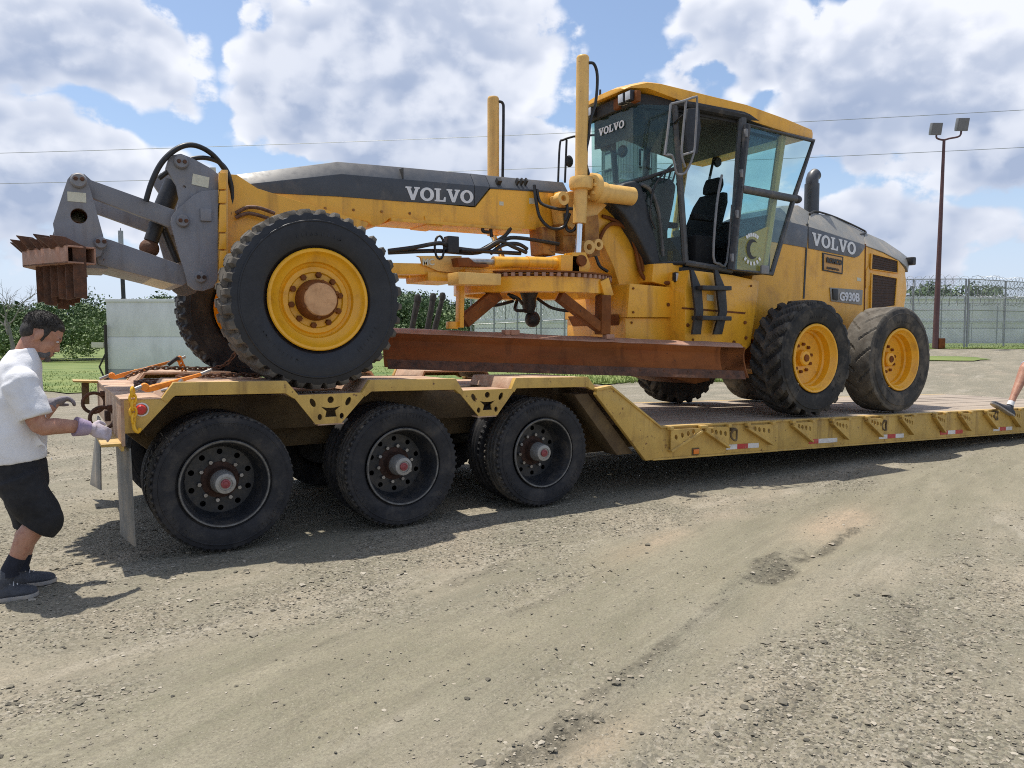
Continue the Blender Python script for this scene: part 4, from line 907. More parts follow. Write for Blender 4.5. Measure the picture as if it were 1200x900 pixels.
link_arms(.95, 1); link_arms(1.65, -1)
gb(MB().pp([(122, 279), (130, 281), (215, 311), (221, 330), (214, 335), (115, 310), (112, 300)], .93, .93, 1.67), 'lower_arm', 'lift_grey', .01)
gb(MB().pp([(125, 308), (205, 331), (205, 333.5), (125, 311)], .93, .94, 1.66), 'arm_lit_strip', 'sticker_cream', .002)  # cream strip: yellowish light on the arm's underside put into colour
def bracket(Y, s):
    out = xz([(62, 262), (74, 225), (79, 210), (84, 204), (92, 202), (99, 206), (106, 222), (121, 276), (123, 287), (118, 300), (112, 302), (95, 290), (66, 284)], .88)
    gb(MB().prism([out, circ(*xz([(92.5, 253)], .88)[0], .055, 20)], Y, Y+s*.045), 'tip_bracket', 'lift_grey', .006)
bracket(.88, 1); bracket(1.72, -1)
gb(MB().tube([at(92.5, 253, .93), at(92.5, 253, .93)+Vector((0, .75, 0))], .054, 20, cap=False), 'cross_tube', 'brown_frame', 0)
for (px, py, r_) in ((92, 212, .055), (118, 285, .045)):
    c = at(px, py, .88); gb(MB().lathe([(.001, -.04), (r_*.8, -.04), (r_, -.025), (r_, 0)], (c.x, .882, c.z), 24), 'pin_boss', 'lift_grey', 0)
    for dx in (-.02, .022): gb(MB().hexnut(Vector((c.x+dx, .845, c.z+.01)), .016, .014), 'pin_bolt', 'rust', 0)
p = at(90, 231, .88); gb(MB().box((p.x, .878, p.z), (.12, .004, .07)), 'decal', 'sticker_cream', 0)
# V shaped tooth holder and its shanks
E0 = Vector((.235, .62, 2.125)); AP = Vector((-.04, 1.30, 2.140)); E2 = Vector((.235, 1.98, 2.125))
def vbeam(a, b, cut):
    d = (b-a).normalized(); n = Vector((d.y, -d.x, 0)).normalized()
    if n.x > 0: n = -n
    w = .10; h = .062; t = .012
    for (o0, o1, z0, z1) in ((-w, w, h-t, h), (-w, w, -h, -h+t), (w-t, w, -h, h), (-w, -w+t, -h, h)):
        vs = []
        for p in (a, b):
            for o_, zz in ((o0, z0), (o1, z0), (o1, z1), (o0, z1)): vs.append(p+n*o_+Vector((0, 0, zz)))
        MBv.add(vs, [(0, 1, 2, 3), (7, 6, 5, 4), (0, 4, 5, 1), (1, 5, 6, 2), (2, 6, 7, 3), (3, 7, 4, 0)])
MBv = MB(); vbeam(E0, AP, 0); vbeam(E2, AP, 0); gb(MBv, 'tooth_holder', 'blade_lip', .003)
gb(MB().prism([(.06, 2.20), (.42, 2.26), (.42, 2.06), (.20, 2.06)], .95, 1.65), 'holder_block', 'lift_grey', .01)
rs = random.Random(4)
for side, e in ((0, E0), (1, E2)):
    for k in range(6):
        t = (k+.35)/6; p = e.lerp(AP, t); up_ = .20+rs.uniform(-.03, .03); dn = .33+rs.uniform(-.04, .03)
        mb = MB(); lean = rs.uniform(.05, .11)
        prof = [(-.035, -dn), (.045, -dn+rs.uniform(-.02, .03)), (.045, .06), (.01, .075), (-.035-lean*.6, up_*.66), (-.10-lean, up_*.70), (-.08-lean*.4, up_*.26), (-.04, .06)]
        mb.plate(prof, p, (1, 0, 0), (0, 0, 1), (0, 1, 0), -.034, .034); gb(mb, 'shank', 'rust', .003)
# lift ram of the linkage with rusty eye
a, b = at(204, 214, 1.15), at(184, 262, 1.15); gb(MB().tube([a, b], .075, 18), 'linkage_ram', 'black_steel', 0)
gb(MB().tube([at(184, 262, 1.15), at(177, 283, 1.15)], .055, 16), 'ram_collar', 'black_steel', 0)
gb(MB().ball(at(175, 291, 1.15), (.075, .07, .075)), 'ram_eye', 'rust', 0)
gb(MB().tube([at(192, 268, 1.2), at(208, 308, 1.2)], .03, 12), 'stop_bar', 'black_steel', 0)
gb(MB().tube(ppath([(171, 236, .90), (178, 213, .89), (190, 190, .88), (208, 174, .88), (226, 170, .9), (245, 178, .95), (260, 194, 1.0), (270, 214, 1.04), (272, 238, 1.06), (270, 252, 1.06)]), .021, 10), 'hose', 'hose', 0)
gb(MB().tube(ppath([(186, 209, .94), (204, 196, .93), (222, 187, .93), (240, 185, .95), (258, 191, 1.0), (268, 205, 1.04), (271, 226, 1.06)]), .019, 10), 'hose', 'hose', 0)
for q in (((276, 250, 1.0), (290, 243, .98), (305, 244, .97), (322, 250, .97)), ((276, 255, 1.0), (292, 250, .98), (315, 256, .97))):
    gb(MB().tube(ppath(q), .016, 8), 'hose', 'chain_rust', 0)

# ---- drawbar, circle, blade
CX, CR = 4.50, .86
def zc(x): return 2.175 + .004*(x-CX)
pair(lambda s: gb(MB().plate([(1.75, 2.20), (3.6, 2.265), (4.65, 2.33), (4.65, 2.20), (3.3, 2.15), (1.75, 2.10)], (0, Ys(1.0, s), 0), (1, 0, 0), (0, 0, 1), (0, s, 0), 0, .16), 'drawbar_arm', 'yellow', .01))
gb(MB().plate([(3.45, 2.205), (4.6, 2.235), (4.6, 2.19), (3.45, 2.17)], (0, .85, 0), (1, 0, 0), (0, 0, 1), (0, 1, 0), 0, .90), 'drawbar_plate', 'yellow', .006)
gb(MB().ball((1.72, 1.3, 2.14), (.10, .10, .10)), 'drawbar_ball', 'brown_frame', 0)
gb(MB().lathe([(CR-.14, -.03), (CR-.02, -.03), (CR-.02, -.175), (CR-.07, -.185), (CR-.14, -.175)], (CX, YC, 2.17), 72, 'z', closed=True), 'circle_band', 'yellow', 0)
tm = MB()
for k in range(72):
    q = 2*math.pi*k/72; c = Vector((CX+(CR-.012)*math.cos(q), YC+(CR-.012)*math.sin(q), 2.158)); tm.box(c, (.045, .036, .036), Matrix.Rotation(q, 3, 'Z'))
gb(tm, 'circle_teeth', 'blade_lip', 0, kind='stuff')
gb(MB().lathe([(CR-.12, .008), (CR+.012, .008), (CR+.012, -.008), (CR-.12, -.008)], (CX, YC, 2.188), 72, 'z', closed=True), 'circle_ring', 'brown_frame', 0)
gb(MB().lathe([(CR-.12, -.008), (CR-.028, -.008), (CR-.028, -.035), (CR-.12, -.035)], (CX, YC, 2.176), 72, 'z', closed=True), 'circle_root', 'brown_frame', 0)
gb(MB().pp([(537, 318.5), (587.5, 321), (587, 334), (537.5, 333)], .60, .60, .82), 'circle_shoe', 'yellow_pale', .006)
gb(MB().pp([(500, 319), (513, 319), (540, 323), (540, 331), (501, 329)], 1.0, .98, 1.5), 'drawbar_shoe', 'yellow', .006)
gb(MB().pp([(487, 300), (492, 302), (494, 310), (513, 318), (540, 320), (540, 300)], .99, .97, 1.0), 'drawbar_cheek', 'yellow_pale', .004)
for dx in range(3):
    c = at(497+dx*4.2, 307.0, .965); 
    if dx == 0: text_mesh('stencil', 'MC', .085, at(495, 310.5, .966), (1, 0, .05), (0, 0, 1), 'sticker_cream', grader, .001, .003)
# side shift / tip cylinders lying on the drawbar
gb(MB().tube([at(578, 307, .80), at(617, 307.5, .80)], .055, 18), 'shift_cylinder', 'yellow', 0); gb(MB().tube([at(617, 307.5, .80), at(655, 309, .80)], .062, 18), 'shift_cylinder', 'yellow', 0)
gb(MB().tube([at(540, 306, .80), at(578, 307, .80)], .028, 14), 'piston_rod', 'steel', 0)
gb(MB().pp([(534, 302), (548, 302), (556, 309), (571, 310), (571, 313), (536, 312)], .78, .75, .88), 'rod_bracket', 'brown_frame', .005)
gb(MB().pp([(654, 299), (676, 300), (676, 320), (654, 320)], .75, .70, 1.9), 'cylinder_anchor', 'yellow', .008)
# legs from circle to blade
BL, BR = Vector((2.70, 1.08, 1.27)), Vector((6.42, -.005, 1.115))
def blade_pt(x, dz=0, dn=0):
    t = (x-BL.x)/(BR.x-BL.x); d = (BR-BL); n = Vector((d.y, -d.x, 0)).normalized(); p = BL+d*t; return p+n*dn+Vector((0, 0, dz))
def beam(mb, a, b, w, h):
    a, b = Vector(a), Vector(b); d = (b-a).normalized(); s_ = d.cross(Vector((0, 1, 0))); s_ = s_.normalized(); t = Vector((0, 1, 0))
    mb.loft([[p+s_*i*w/2+t*j*h/2 for i, j in ((-1, -1), (1, -1), (1, 1), (-1, 1))] for p in (a, b)]); return mb
yl = .98; yr = .56
gb(beam(MB(), at(539.5, 334, yl), at(538.5, 384, yl), .045, .10), 'circle_leg', 'yellow', .006)
gb(beam(MB(), at(583, 344, yl), at(543, 377, yl), .13, .10), 'circle_strut', 'brown_frame', .008)
gb(beam(MB(), at(707, 346, yr), at(706, 392, yr), .12, .12), 'circle_leg', 'brown_frame', .008)
gb(beam(MB(), at(655, 347, yr), at(702, 384, yr), .10, .10), 'circle_strut', 'brown_frame', .008)
gb(beam(MB(), at(705, 328, yr), at(711, 348, yr), .12, .10), 'circle_leg', 'yellow', .008)
# moldboard: curved plate, concave towards the viewer's side
sec = [(.035, -.005), (.045, .0), (-.005, .08), (-.045, .17), (-.055, .25), (-.03, .315), (-.045, .325), (-.085, .25), (-.075, .16), (-.03, .06)]
rings = []
for j in range(21):
    x = BL.x+(BR.x-BL.x)*j/20; rings.append([blade_pt(x, z, n) for n, z in sec])
bld = gb(MB().loft(rings), 'moldboard', 'blade', .003)
lip = [(-.025, .318), (-.03, .330), (-.10, .362), (-.20, .372), (-.20, .36), (-.10, .345), (-.05, .312)]
gb(MB().loft([[blade_pt(BL.x+.02+(BR.x-BL.x-.04)*j/20, z+random.uniform(-.004, .004), n) for n, z in lip] for j in range(21)]), 'top_lip', 'blade_lip', .002)  # paler than the blade: sunlight on the lip put into its colour
gb(MB().loft([[blade_pt(x, z, n) for n, z in ((.048, -.02), (.056, -.02), (.012, .07), (.002, .07))] for x in np.linspace(BL.x+.03, BR.x-.03, 13)]), 'cutting_edge', 'rust', .002)
gb(MB().loft([[blade_pt(x, z, n) for n, z in sec] for x in (BR.x-.28, BR.x+.012)]), 'end_bit', 'brown_frame', .003)
gb(MB().loft([[blade_pt(x, z, n) for n, z in ((-.10, .12), (-.10, .30), (-.20, .30), (-.20, .12))] for x in (3.0, 5.8)]), 'slide_rail', 'brown_frame', .006)
for px in (597, 603, 695): 
    p = at(px, 393, .75); gb(MB().box(blade_pt(p.x, .375, -.10), (.10, .08, .05)), 'rail_clamp', 'blade_lip', .008)
p = blade_pt(3.35, .42, -.12); gb(MB().box(p, (.10, .08, .07)), 'rail_clamp', 'yellow', .008)
# swivel and hoses under the circle
c = at(620, 345, 1.2); gb(MB().lathe([(.001, .10), (.09, .10), (.10, .02), (.075, -.05), (.075, -.13), (.05, -.2), (.001, -.2)], c, 20, 'z'), 'swivel', 'black_steel', 0)
gb(MB().ball(at(624, 374, 1.2), (.085, .08, .09)), 'swivel_ball', 'black_steel', 0)
for q in (((603, 350, 1.1), (596, 345, 1.05), (606, 349, 1.0), (612, 356, 1.1)), ((601, 353, 1.1), (580, 358, 1.0), (565, 357, .95), (556, 372, .95)), ((630, 350, 1.1), (645, 360, .9), (662, 364, .8), (675, 364, .7)), ((606, 352, 1.1), (604, 363, 1.0), (617, 364, 1.05))):
    gb(MB().tube(ppath(q), .017, 8), 'hose', 'hose', 0)
# hose bundle above the drawbar
for q in (((455, 294, 1.0), (485, 290, .98), (515, 285, .96), (530, 290, .96), (560, 294, .95), (610, 297, .95)), ((455, 296, 1.05), (510, 294, 1.0), (560, 296, 1.0), (590, 281, 1.0), (610, 279, 1.0), (655, 286, .95)),
          ((540, 293, .95), (565, 293, .95), (585, 283, .95), (603, 290, .93), (617, 296, .93)), ((560, 295, 1.0), (580, 284, 1.0), (592, 276, 1.05), (598, 268, 1.1)), ((575, 297, .95), (590, 287, .95), (607, 286, .95), (618, 292, .95))):
    gb(MB().tube(ppath(q), .020, 8), 'hose', 'hose', 0)
p = at(529, 287, .97); gb(MB().box(p, (.12, .10, .16)), 'hose_clamp', 'black_steel', .01)
p = at(515, 290, .97); gb(MB().tube([p+Vector((.05*math.cos(q), 0, .11*math.sin(q))) for q in [2*math.pi*k/16 for k in range(16)]], .012, 6, closed=True), 'hose_loop', 'hose', 0)
for q in (((566, 265, 1.12), (566, 271, 1.12), (573, 272, 1.12)), ((575, 268, 1.15), (576, 278, 1.15))): gb(MB().tube(ppath(q, 3), .018, 8), 'drain_pipe', 'hose', 0)
# ---- lift cylinders
def lift_cyl(Y, top, sad, bot, near):
    t, s_, b = at(*top, Y), at(*sad, Y), at(*bot, Y)
    c = gb(MB().lathe([(.001, 0), (.055, 0), (.062, -.01), (.062, -.05)], t+Vector((0, 0, .02)), 22, 'z').tube([t, s_], .066, 22), 'lift_cylinder', 'yellow_pale', 0)
    return c, t, s_, b
c, t, s_, b = lift_cyl(.78, (683, 68), (681, 215), (676, 300), True)
gb(MB().tube([s_, at(679, 262, .78)], .072, 22), 'cylinder_barrel', 'yellow_pale', 0)
gb(MB().tube([at(679, 262, .78), at(677, 303, .78)], .036, 16), 'piston_rod', 'chrome', 0)
gb(MB().pp([(668, 296), (684, 296), (690, 312), (686, 321), (667, 321)], .74, .70, .86), 'rod_anchor', 'yellow', .01)
gb(MB().lathe([(.001, -.07), (.055, -.07), (.06, -.05), (.06, .05), (.001, .05)], at(678, 306, .74), 20), 'rod_pin', 'brown_frame', 0)
c2, t2, s2, b2 = lift_cyl(1.82, (578, 116), (578, 210), (578, 300), False)
gb(MB().tube([s2, at(578, 276, 1.82)], .07, 18), 'cylinder_barrel', 'yellow_pale', 0); gb(MB().tube([at(578, 276, 1.82), at(590, 305, 1.82)], .035, 12), 'piston_rod', 'chrome', 0)
for q in (((688, 74, .74), (696, 75, .72), (700, 90, .72), (698, 120, .72), (692, 140, .72), (690, 160, .72)), ((583, 119, 1.78), (589, 121, 1.78), (590, 135, 1.78), (589, 208, 1.78)), ((690, 160, .72), (686, 185, .74), (690, 205, .74))):
    gb(MB().tube(ppath(q), .016, 8), 'hose', 'hose', 0)
# saddle yoke with bolted flange and the centre shift barrel
gb(MB().lathe([(.075, .07), (.115, .06), (.125, .03), (.125, -.03), (.115, -.06), (.075, -.07)], at(681, 215, .78), 28, 'z'), 'saddle_ring', 'yellow_pale', 0)
f0 = at(695, 219, .78); gb(MB().lathe([(.001, -.05), (.12, -.05), (.14, -.035), (.14, .035), (.12, .05), (.001, .05)], f0, 28, 'x'), 'saddle_flange', 'yellow_pale', 0)
for k in range(8):
    q = 2*math.pi*k/8; gb(MB().hexnut(f0+Vector((-.045, .108*math.cos(q), .108*math.sin(q))), .019, .03, 'x'), 'flange_bolt', 'yellow_pale', 0)
gb(MB().tube([at(697, 225, .80), at(706, 226, .80)], .115, 24), 'shift_barrel', 'yellow_pale', 0)
gb(MB().lathe([(.001, .40), (.085, .40), (.098, .385), (.098, .0), (.11, 0), (.11, -.06)], at(708, 226, .80), 26, 'x'), 'shift_barrel', 'yellow_pale', 0)
gb(MB().pp([(655, 228), (668, 224), (690, 222), (700, 236), (712, 240), (690, 262), (672, 268), (660, 262)], .92, .92, 1.10), 'saddle_plate', 'yellow_pale', .012)
for (px, py, r_) in ((658, 233, .07), (688, 290, .075), (699, 287, .06)):
    gb(MB().lathe([(r_*.45, -.04), (r_, -.04), (r_, .05), (r_*.45, .05)], at(px, py, .86), 24, closed=True), 'lug_eye', 'yellow_pale', 0)
gb(MB().pp([(684, 255), (700, 252), (702, 300), (690, 302), (684, 285)], .92, .90, 1.05), 'link_plate', 'yellow_dirty', .008)
gb(MB().pp([(632, 266), (648, 268), (648, 300), (634, 298)], 1.05, 1.0, 1.25), 'saddle_arm', 'yellow_dirty', .01); gb(MB().pp([(655, 268), (672, 268), (672, 296), (656, 294)], 1.05, .98, 1.25), 'saddle_arm', 'yellow_dirty', .01)
gb(MB().pp([(655, 262), (690, 262), (688, 276), (660, 276)], .98, .96, 1.25), 'saddle_link', 'yellow_dirty', .012)
for q in (((626, 217, 1.08), (628, 235, 1.04), (633, 255, 1.0), (645, 267, .95), (660, 266, .9), (668, 250, .86)), ((629, 222, 1.08), (634, 238, 1.02), (655, 245, .9), (672, 245, .84), (678, 256, .82), (672, 270, .84), (664, 268, .9), (662, 250, .9)),
          ((663, 233, .86), (665, 248, .84), (662, 258, .85)), ((698, 300, .88), (703, 312, .86), (712, 318, .86))):
    gb(MB().tube(ppath(q), .017, 8), 'hose', 'hose', 0)
# ---- neck arching down under the cab
neck = xz([(655, 224), (690, 226), (706, 240), (722, 256), (737, 273), (748, 293), (756, 315), (764, 331), (775, 333), (775, 400), (737, 400), (733, 372), (728, 342), (719, 312), (708, 288), (696, 276), (676, 273), (655, 270)], 1.02)
gb(MB().prism(neck, 1.02, mir(1.02)), 'neck', 'yellow', .012)
for q, r_ in ((((702, 282, .99), (709, 268, .98), (719, 262, .98), (733, 267, .98), (743, 285, .98), (748, 308, .97), (752, 322, .95), (762, 330, .90), (790, 332, .75)), .022), (((706, 253, 1.0), (722, 259, .99), (738, 272, .98), (749, 296, .97), (754, 318, .96)), .020)):
    gb(MB().tube(ppath(q), r_, 8), 'hose', 'brown_frame', 0)
# ---- under cab body panels
gb(MB().pp([(738, 332), (802, 338), (803, 372), (735, 372)], .72, .72, 1.88), 'frame_panel', 'yellow', .012)
gb(MB().pp([(733, 372.5), (805, 373), (804, 412), (733, 408)], .76, .76, 1.84), 'frame_panel', 'yellow', .010)
gb(MB().pp([(808, 316), (858, 322), (890, 329), (889, 343), (880, 405), (872, 412), (803, 402), (803, 340)], .50, .50, 2.10), 'side_panel', 'yellow', .02)
gb(MB().pp([(800, 360), (874, 366), (873, 368), (800, 362)], .495, .494, .51), 'panel_seam', 'brown_frame', 0)
gb(MB().pp([(766, 309), (800, 308), (800, 338), (775, 333), (764, 330)], .80, .80, 1.80), 'cab_base', 'yellow', .012)
gb(MB().pp([(786, 329), (802, 329), (802, 357), (789, 352), (788, 338)], .70, .69, .72), 'lamp_bracket', 'yellow', .004)
p = at(793.5, 325, .69); gb(MB().box(p, (.11, .05, .11)), 'step_lamp', 'black_steel', .012); gb(MB().box(p+Vector((0, -.028, 0)), (.085, .006, .085)), 'lamp_lens', 'lamp_glass', .004)
for (px, py) in ((783, 357), (806, 381), (873, 378), (874, 396), (860, 401)):
    p = at(px, py, .495 if px > 804 else .715); gb(MB().lathe([(.001, -.012), (.018, -.012), (.022, 0)], p, 14), 'panel_bolt', 'brown_frame', 0)
# boarding steps
for xo in ((808, 814, 820, 810), (836, 842, 848, 835)):
    t0, t1, m0, b0 = xo
    gb(MB().pp([(t0, 316), (t0+4, 317), (t1+7, 338), (t1+9, 365), (b0+10, 392), (b0, 392), (t1, 366), (t1-3, 340)], .42, .40, .43), 'step_rail', 'black_steel', .005)
for py in (337, 372): gb(MB().pp([(814, py-2), (848, py-1), (848, py+4), (814, py+3)], .42, .30, .47), 'step_tread', 'black_steel', .006)
# ---- cab
def quadglass(mb, pts, t=.006):
    pts = [Vector(p) for p in pts]; n = (pts[1]-pts[0]).cross(pts[-1]-pts[0]).normalized()*t
    k = len(pts); return mb.add(pts+[p+n for p in pts], [tuple(range(k)), tuple(range(2*k-1, k-1, -1))]+[(i, (i+1) % k, k+(i+1) % k, k+i) for i in range(k)])
FT, FM, FB = 5.60, 5.62, 5.95                     # front plane at top, dash and floor
fn, ff = .93, 1.67; An, Af = .75, 1.85; Bn, Bf = .50, 2.10
AT, AB = Vector((6.05, An, 4.13)), Vector((6.25, An, 2.40)); BT, BB = Vector((6.86, Bn, 4.05)), Vector((6.74, Bn, 2.31)); CT, CB = Vector((7.56, Bn, 3.98)), Vector((7.26, Bn, 2.31))
def m_(v): return Vector((v.x, mir(v.y), v.z))
AM = AT.lerp(AB, (4.13-3.46)/(4.13-2.40))
Fm, Ft, Fb = Vector((FM, fn, 3.27)), Vector((FT, fn, 4.12)), Vector((FB, .90, 2.38))
gb(quadglass(MB(), [Ft, m_(Ft), m_(Fm), Fm]), 'windscreen', 'glass_dark', 0)
for f in (lambda v: v, m_):
    gb(quadglass(MB(), [f(Ft), f(AT), f(AM), f(Fm)]), 'windscreen_side', 'glass_dark', 0); gb(quadglass(MB(), [f(Fm), f(AM), f(AB), f(Fb)]), 'lower_glass', 'glass_dark', 0)
gb(quadglass(MB(), [Fm, m_(Fm), m_(Fb), Fb]), 'lower_front_glass', 'glass_dark', 0)
for f in (lambda v: v, m_):
    gb(MB().tube([f(AT), f(AB)], .038, 8), 'front_pillar', 'frame_dark', 0); gb(MB().tube([f(BT), f(BB)], .05, 8), 'door_pillar', 'frame_dark', 0); gb(MB().tube([f(CT), f(CB)], .05, 8), 'rear_pillar', 'yellow_pale', 0)
    gb(MB().tube([f(AB), f(BB)], .035, 8), 'sill', 'frame_dark', 0); gb(MB().tube([f(AT)+Vector((0, 0, .03)), f(BT)+Vector((0, 0, .03)), f(CT)], .05, 8), 'roof_rail', 'cab_trim', 0)
    gb(MB().tube([f(AM), f(Fm)], .022, 8), 'dash_rail', 'black_steel', 0); gb(MB().tube([f(Fb), f(AB)], .025, 8), 'lower_frame', 'black_steel', 0)
    gb(quadglass(MB(), [f(BT), f(CT), f(CB).lerp(f(CT), .34), f(BB).lerp(f(BT), .20)]), 'rear_side_glass', 'glass', 0)
    gb(MB().tube([f(Fm), f(Fb)], .022, 8), 'lower_pillar', 'black_steel', 0)
gb(MB().tube([Fm, m_(Fm)], .022, 8), 'dash_rail', 'black_steel', 0)
gb(quadglass(MB(), [Ft+Vector((.03, .02, 0)), m_(Ft)+Vector((.03, -.02, 0)), m_(Ft)+Vector((.035, -.02, -.34)), Ft+Vector((.035, .02, -.34))]), 'dark_header', 'cab_trim', 0)  # opaque panel added to darken the upper windscreen like the dim headliner
for f in (lambda v: v, m_): gb(quadglass(MB(), [f(Ft+Vector((.04, .03, 0))), f(AT+Vector((.0, .04, 0))), f(AT+Vector((.02, .04, -.22))), f(Ft+Vector((.04, .03, -.34)))]), 'side_header', 'cab_trim', 0)  # added dark panels carrying the same dim tone round the sides
gb(MB().ball(Vector((5.72, 1.55, 3.80)), (.05, .09, .05)), 'inner_mirror', 'black_steel', 0); gb(MB().tube(smooth_path([Vector((5.70, 1.52, 3.82)), Vector((5.72, 1.38, 3.68)), Vector((5.70, 1.25, 3.70))], 4), .015, 6), 'mirror_stalk', 'black_steel', 0); gb(MB().ball(Vector((5.70, 1.22, 3.68)), (.05, .07, .07)), 'cab_fan', 'black_steel', 0)
for f in (lambda v: v, m_): gb(quadglass(MB(), [f(BB), f(CB), f(CB).lerp(f(CT), .34), f(BB).lerp(f(BT), .20)], .02), 'rear_side_panel', 'yellow', 0)
gb(MB().tube([AT+Vector((.06, .06, 0)), AB+Vector((.03, .05, 0))], .025, 8), 'door_seal', 'black_steel', 0)
# far door glass
gb(quadglass(MB(), [m_(AT), m_(BT), m_(BB), m_(AB)]), 'far_door_glass', 'glass', 0)
gb(quadglass(MB(), [CT+Vector((0, .05, 0)), m_(CT)-Vector((0, .05, 0)), m_(CB).lerp(m_(CT), .4)-Vector((0, .05, 0)), CB.lerp(CT, .4)+Vector((0, .05, 0))]), 'rear_window', 'glass', 0)
gb(MB().plate([(2.32, .5), (3.0, .5), (3.0, 2.1), (2.32, 2.1)], (7.33, 0, 0), (0, 0, 1), (0, 1, 0), (1, 0, 0), 0, .06), 'rear_wall', 'cab_trim', .008)
gb(MB().plate([(5.98, .92), (6.25, .77), (6.75, .52), (7.35, .52), (7.35, 2.08), (6.75, 2.08), (6.25, 1.83), (5.98, 1.68)], (0, 0, 2.30), (1, 0, 0), (0, 1, 0), (0, 0, 1), 0, .05), 'cab_floor', 'cab_trim', .006)
gb(MB().plate([(5.64, .96), (6.05, .80), (6.85, .56), (7.58, .56), (7.58, 2.04), (6.85, 2.04), (6.05, 1.80), (5.64, 1.64)], (0, 0, 4.02), (1, 0, 0), (0, 1, 0), (0, 0, 1), 0, .05), 'headliner', 'cab_liner', .01)
# roof: domed lid with down-turned visor
RF = at(733, 101, .92); RR = at(948, 156, .46)
def roof_ring(x, hw, zt, th):
    hw = hw+(.05 if x > 5.65 else .01)
    return [Vector((x, YC-hw, zt-th)), Vector((x, YC-hw, zt-.03)), Vector((x, YC-hw+.07, zt)), Vector((x, YC-hw*.4, zt+.022)), Vector((x, YC+hw*.4, zt+.022)), Vector((x, YC+hw-.07, zt)), Vector((x, YC+hw, zt-.03)), Vector((x, YC+hw, zt-th))]
gb(MB().loft([roof_ring(5.46, .375, 4.285, .035), roof_ring(5.54, .40, 4.325, .05), roof_ring(5.70, .445, 4.365, .09), roof_ring(5.86, .49, 4.365, .13), roof_ring(6.1, .555, 4.335, .16), roof_ring(6.4, .64, 4.295, .18), roof_ring(6.9, .78, 4.23, .19), roof_ring(7.5, .84, 4.15, .18), roof_ring(RR.x-.02, .845, 4.09, .13), roof_ring(RR.x+.02, .83, 4.06, .09)]), 'roof', 'yellow', .006, angle=50)
gb(MB().loft([[Vector((x, YC-w, z0)), Vector((x, YC-w, z1)), Vector((x, YC+w, z1)), Vector((x, YC+w, z0))] for x, w, z0, z1 in ((5.62, .36, 4.10, 4.25), (6.05, .52, 4.08, 4.22), (6.86, .76, 4.00, 4.08), (7.6, .80, 3.93, 4.02))]), 'roof_frame', 'cab_trim', .006)
gb(MB().box((5.60, YC, 4.17), (.10, .90, .14)), 'light_bar', 'cab_trim', .015)
for y in (.82, 1.12, 1.75): gb(MB().box((5.545, y, 4.16), (.06, .10, .12)), 'lamp_housing', 'brown_frame', .012)
for y in (.86, .98, 1.55): gb(MB().box((5.50, y, 4.17), (.07, .10, .11)), 'work_lamp', 'black_steel', .01); gb(MB().box((5.462, y, 4.17), (.008, .08, .09)), 'lamp_lens', 'lamp_glass', .004)
for y in (.885, 1.005): gb(MB().box((5.52, y-.002, 4.165), (.085, .085, .095)), 'work_lamp', 'lamp_glass', .01)
gb(MB().lathe([(.001, .10), (.012, .10), (.014, 0)], (5.55, 1.45, 4.31), 8, 'z'), 'aerial', 'black_steel', 0)
# sun strip lettering on the windscreen
slab_volvo(MB(), Vector((FT-.012, 1.52, 3.90)), Vector((0, -1, 0)), Vector((.02, 0, 1)), Vector((-1, 0, 0)), .085, .46, .002).build('lettering', 'letter_white', grader)
# interior: seat, console, column, wheel
gb(MB().box((6.95, 1.3, 2.72), (.55, .55, .16)).box((6.95, 1.3, 2.50), (.40, .40, .30)), 'seat_base', 'seat_cloth', .04)
gb(MB().loft([[Vector((6.98+.25*t, 1.3-w, z)), Vector((7.08+.25*t, 1.3-w, z)), Vector((7.08+.25*t, 1.3+w, z)), Vector((6.98+.25*t, 1.3+w, z))] for t, w, z in ((0, .25, 2.74), (.3, .28, 2.98), (.7, .26, 3.22), (.95, .20, 3.36))]), 'seat_back', 'seat_cloth', .03)
gb(MB().loft([[Vector((x-.06, 1.3-w, z)), Vector((x+.04, 1.3-w, z)), Vector((x+.04, 1.3+w, z)), Vector((x-.06, 1.3+w, z))] for x, w, z in ((7.24, .12, 3.36), (7.27, .14, 3.46), (7.29, .11, 3.56))]), 'head_rest', 'seat_cloth', .03)
for y in (.98, 1.62): gb(MB().box((6.75, y, 2.98), (.36, .09, .07)), 'arm_rest', 'seat_cloth', .02)
gb(MB().box((6.55, .84, 2.52), (.30, .20, .42)), 'side_console', 'seat_cloth', .03)
gb(MB().loft([[Vector((x-d, 1.3-w, z)), Vector((x+d, 1.3-w, z)), Vector((x+d, 1.3+w, z)), Vector((x-d, 1.3+w, z))] for x, d, w, z in ((6.18, .14, .20, 2.35), (6.14, .15, .22, 2.8), (6.08, .20, .32, 3.10), (6.02, .24, .38, 3.30), (6.02, .20, .34, 3.38))]), 'steering_console', 'charcoal_soft', .03)
gb(MB().tube([Vector((6.28, 1.3, 3.28))+Vector((.07*math.cos(q)*1.0, .20*math.sin(q), .13*math.cos(q))) for q in [2*math.pi*k/24 for k in range(24)]], .016, 8, closed=True), 'steering_wheel', 'seat_cloth', 0)
for k in range(4): gb(MB().tube([(6.16+.03*k, 1.06-.05*k, 3.30), (6.19+.03*k, 1.03-.05*k, 3.46)], .012, 6), 'control_lever', 'black_steel', 0)
gb(MB().tube([at(845, 145, 1.7), at(826, 235, 1.7)], .018, 8), 'grab_rail', 'black_steel', 0); gb(MB().lathe([(.001, -.03), (.06, -.03), (.07, 0), (.001, .03)], at(840, 190, 1.7), 18), 'fan', 'black_steel', 0)
gb(MB().tube(ppath([(846, 205, .52), (840, 240, .50), (836, 300, .50), (843, 309, .50), (852, 306, .52), (858, 240, .54)], 3), .014, 8), 'grab_handle', 'guard_tube', 0)
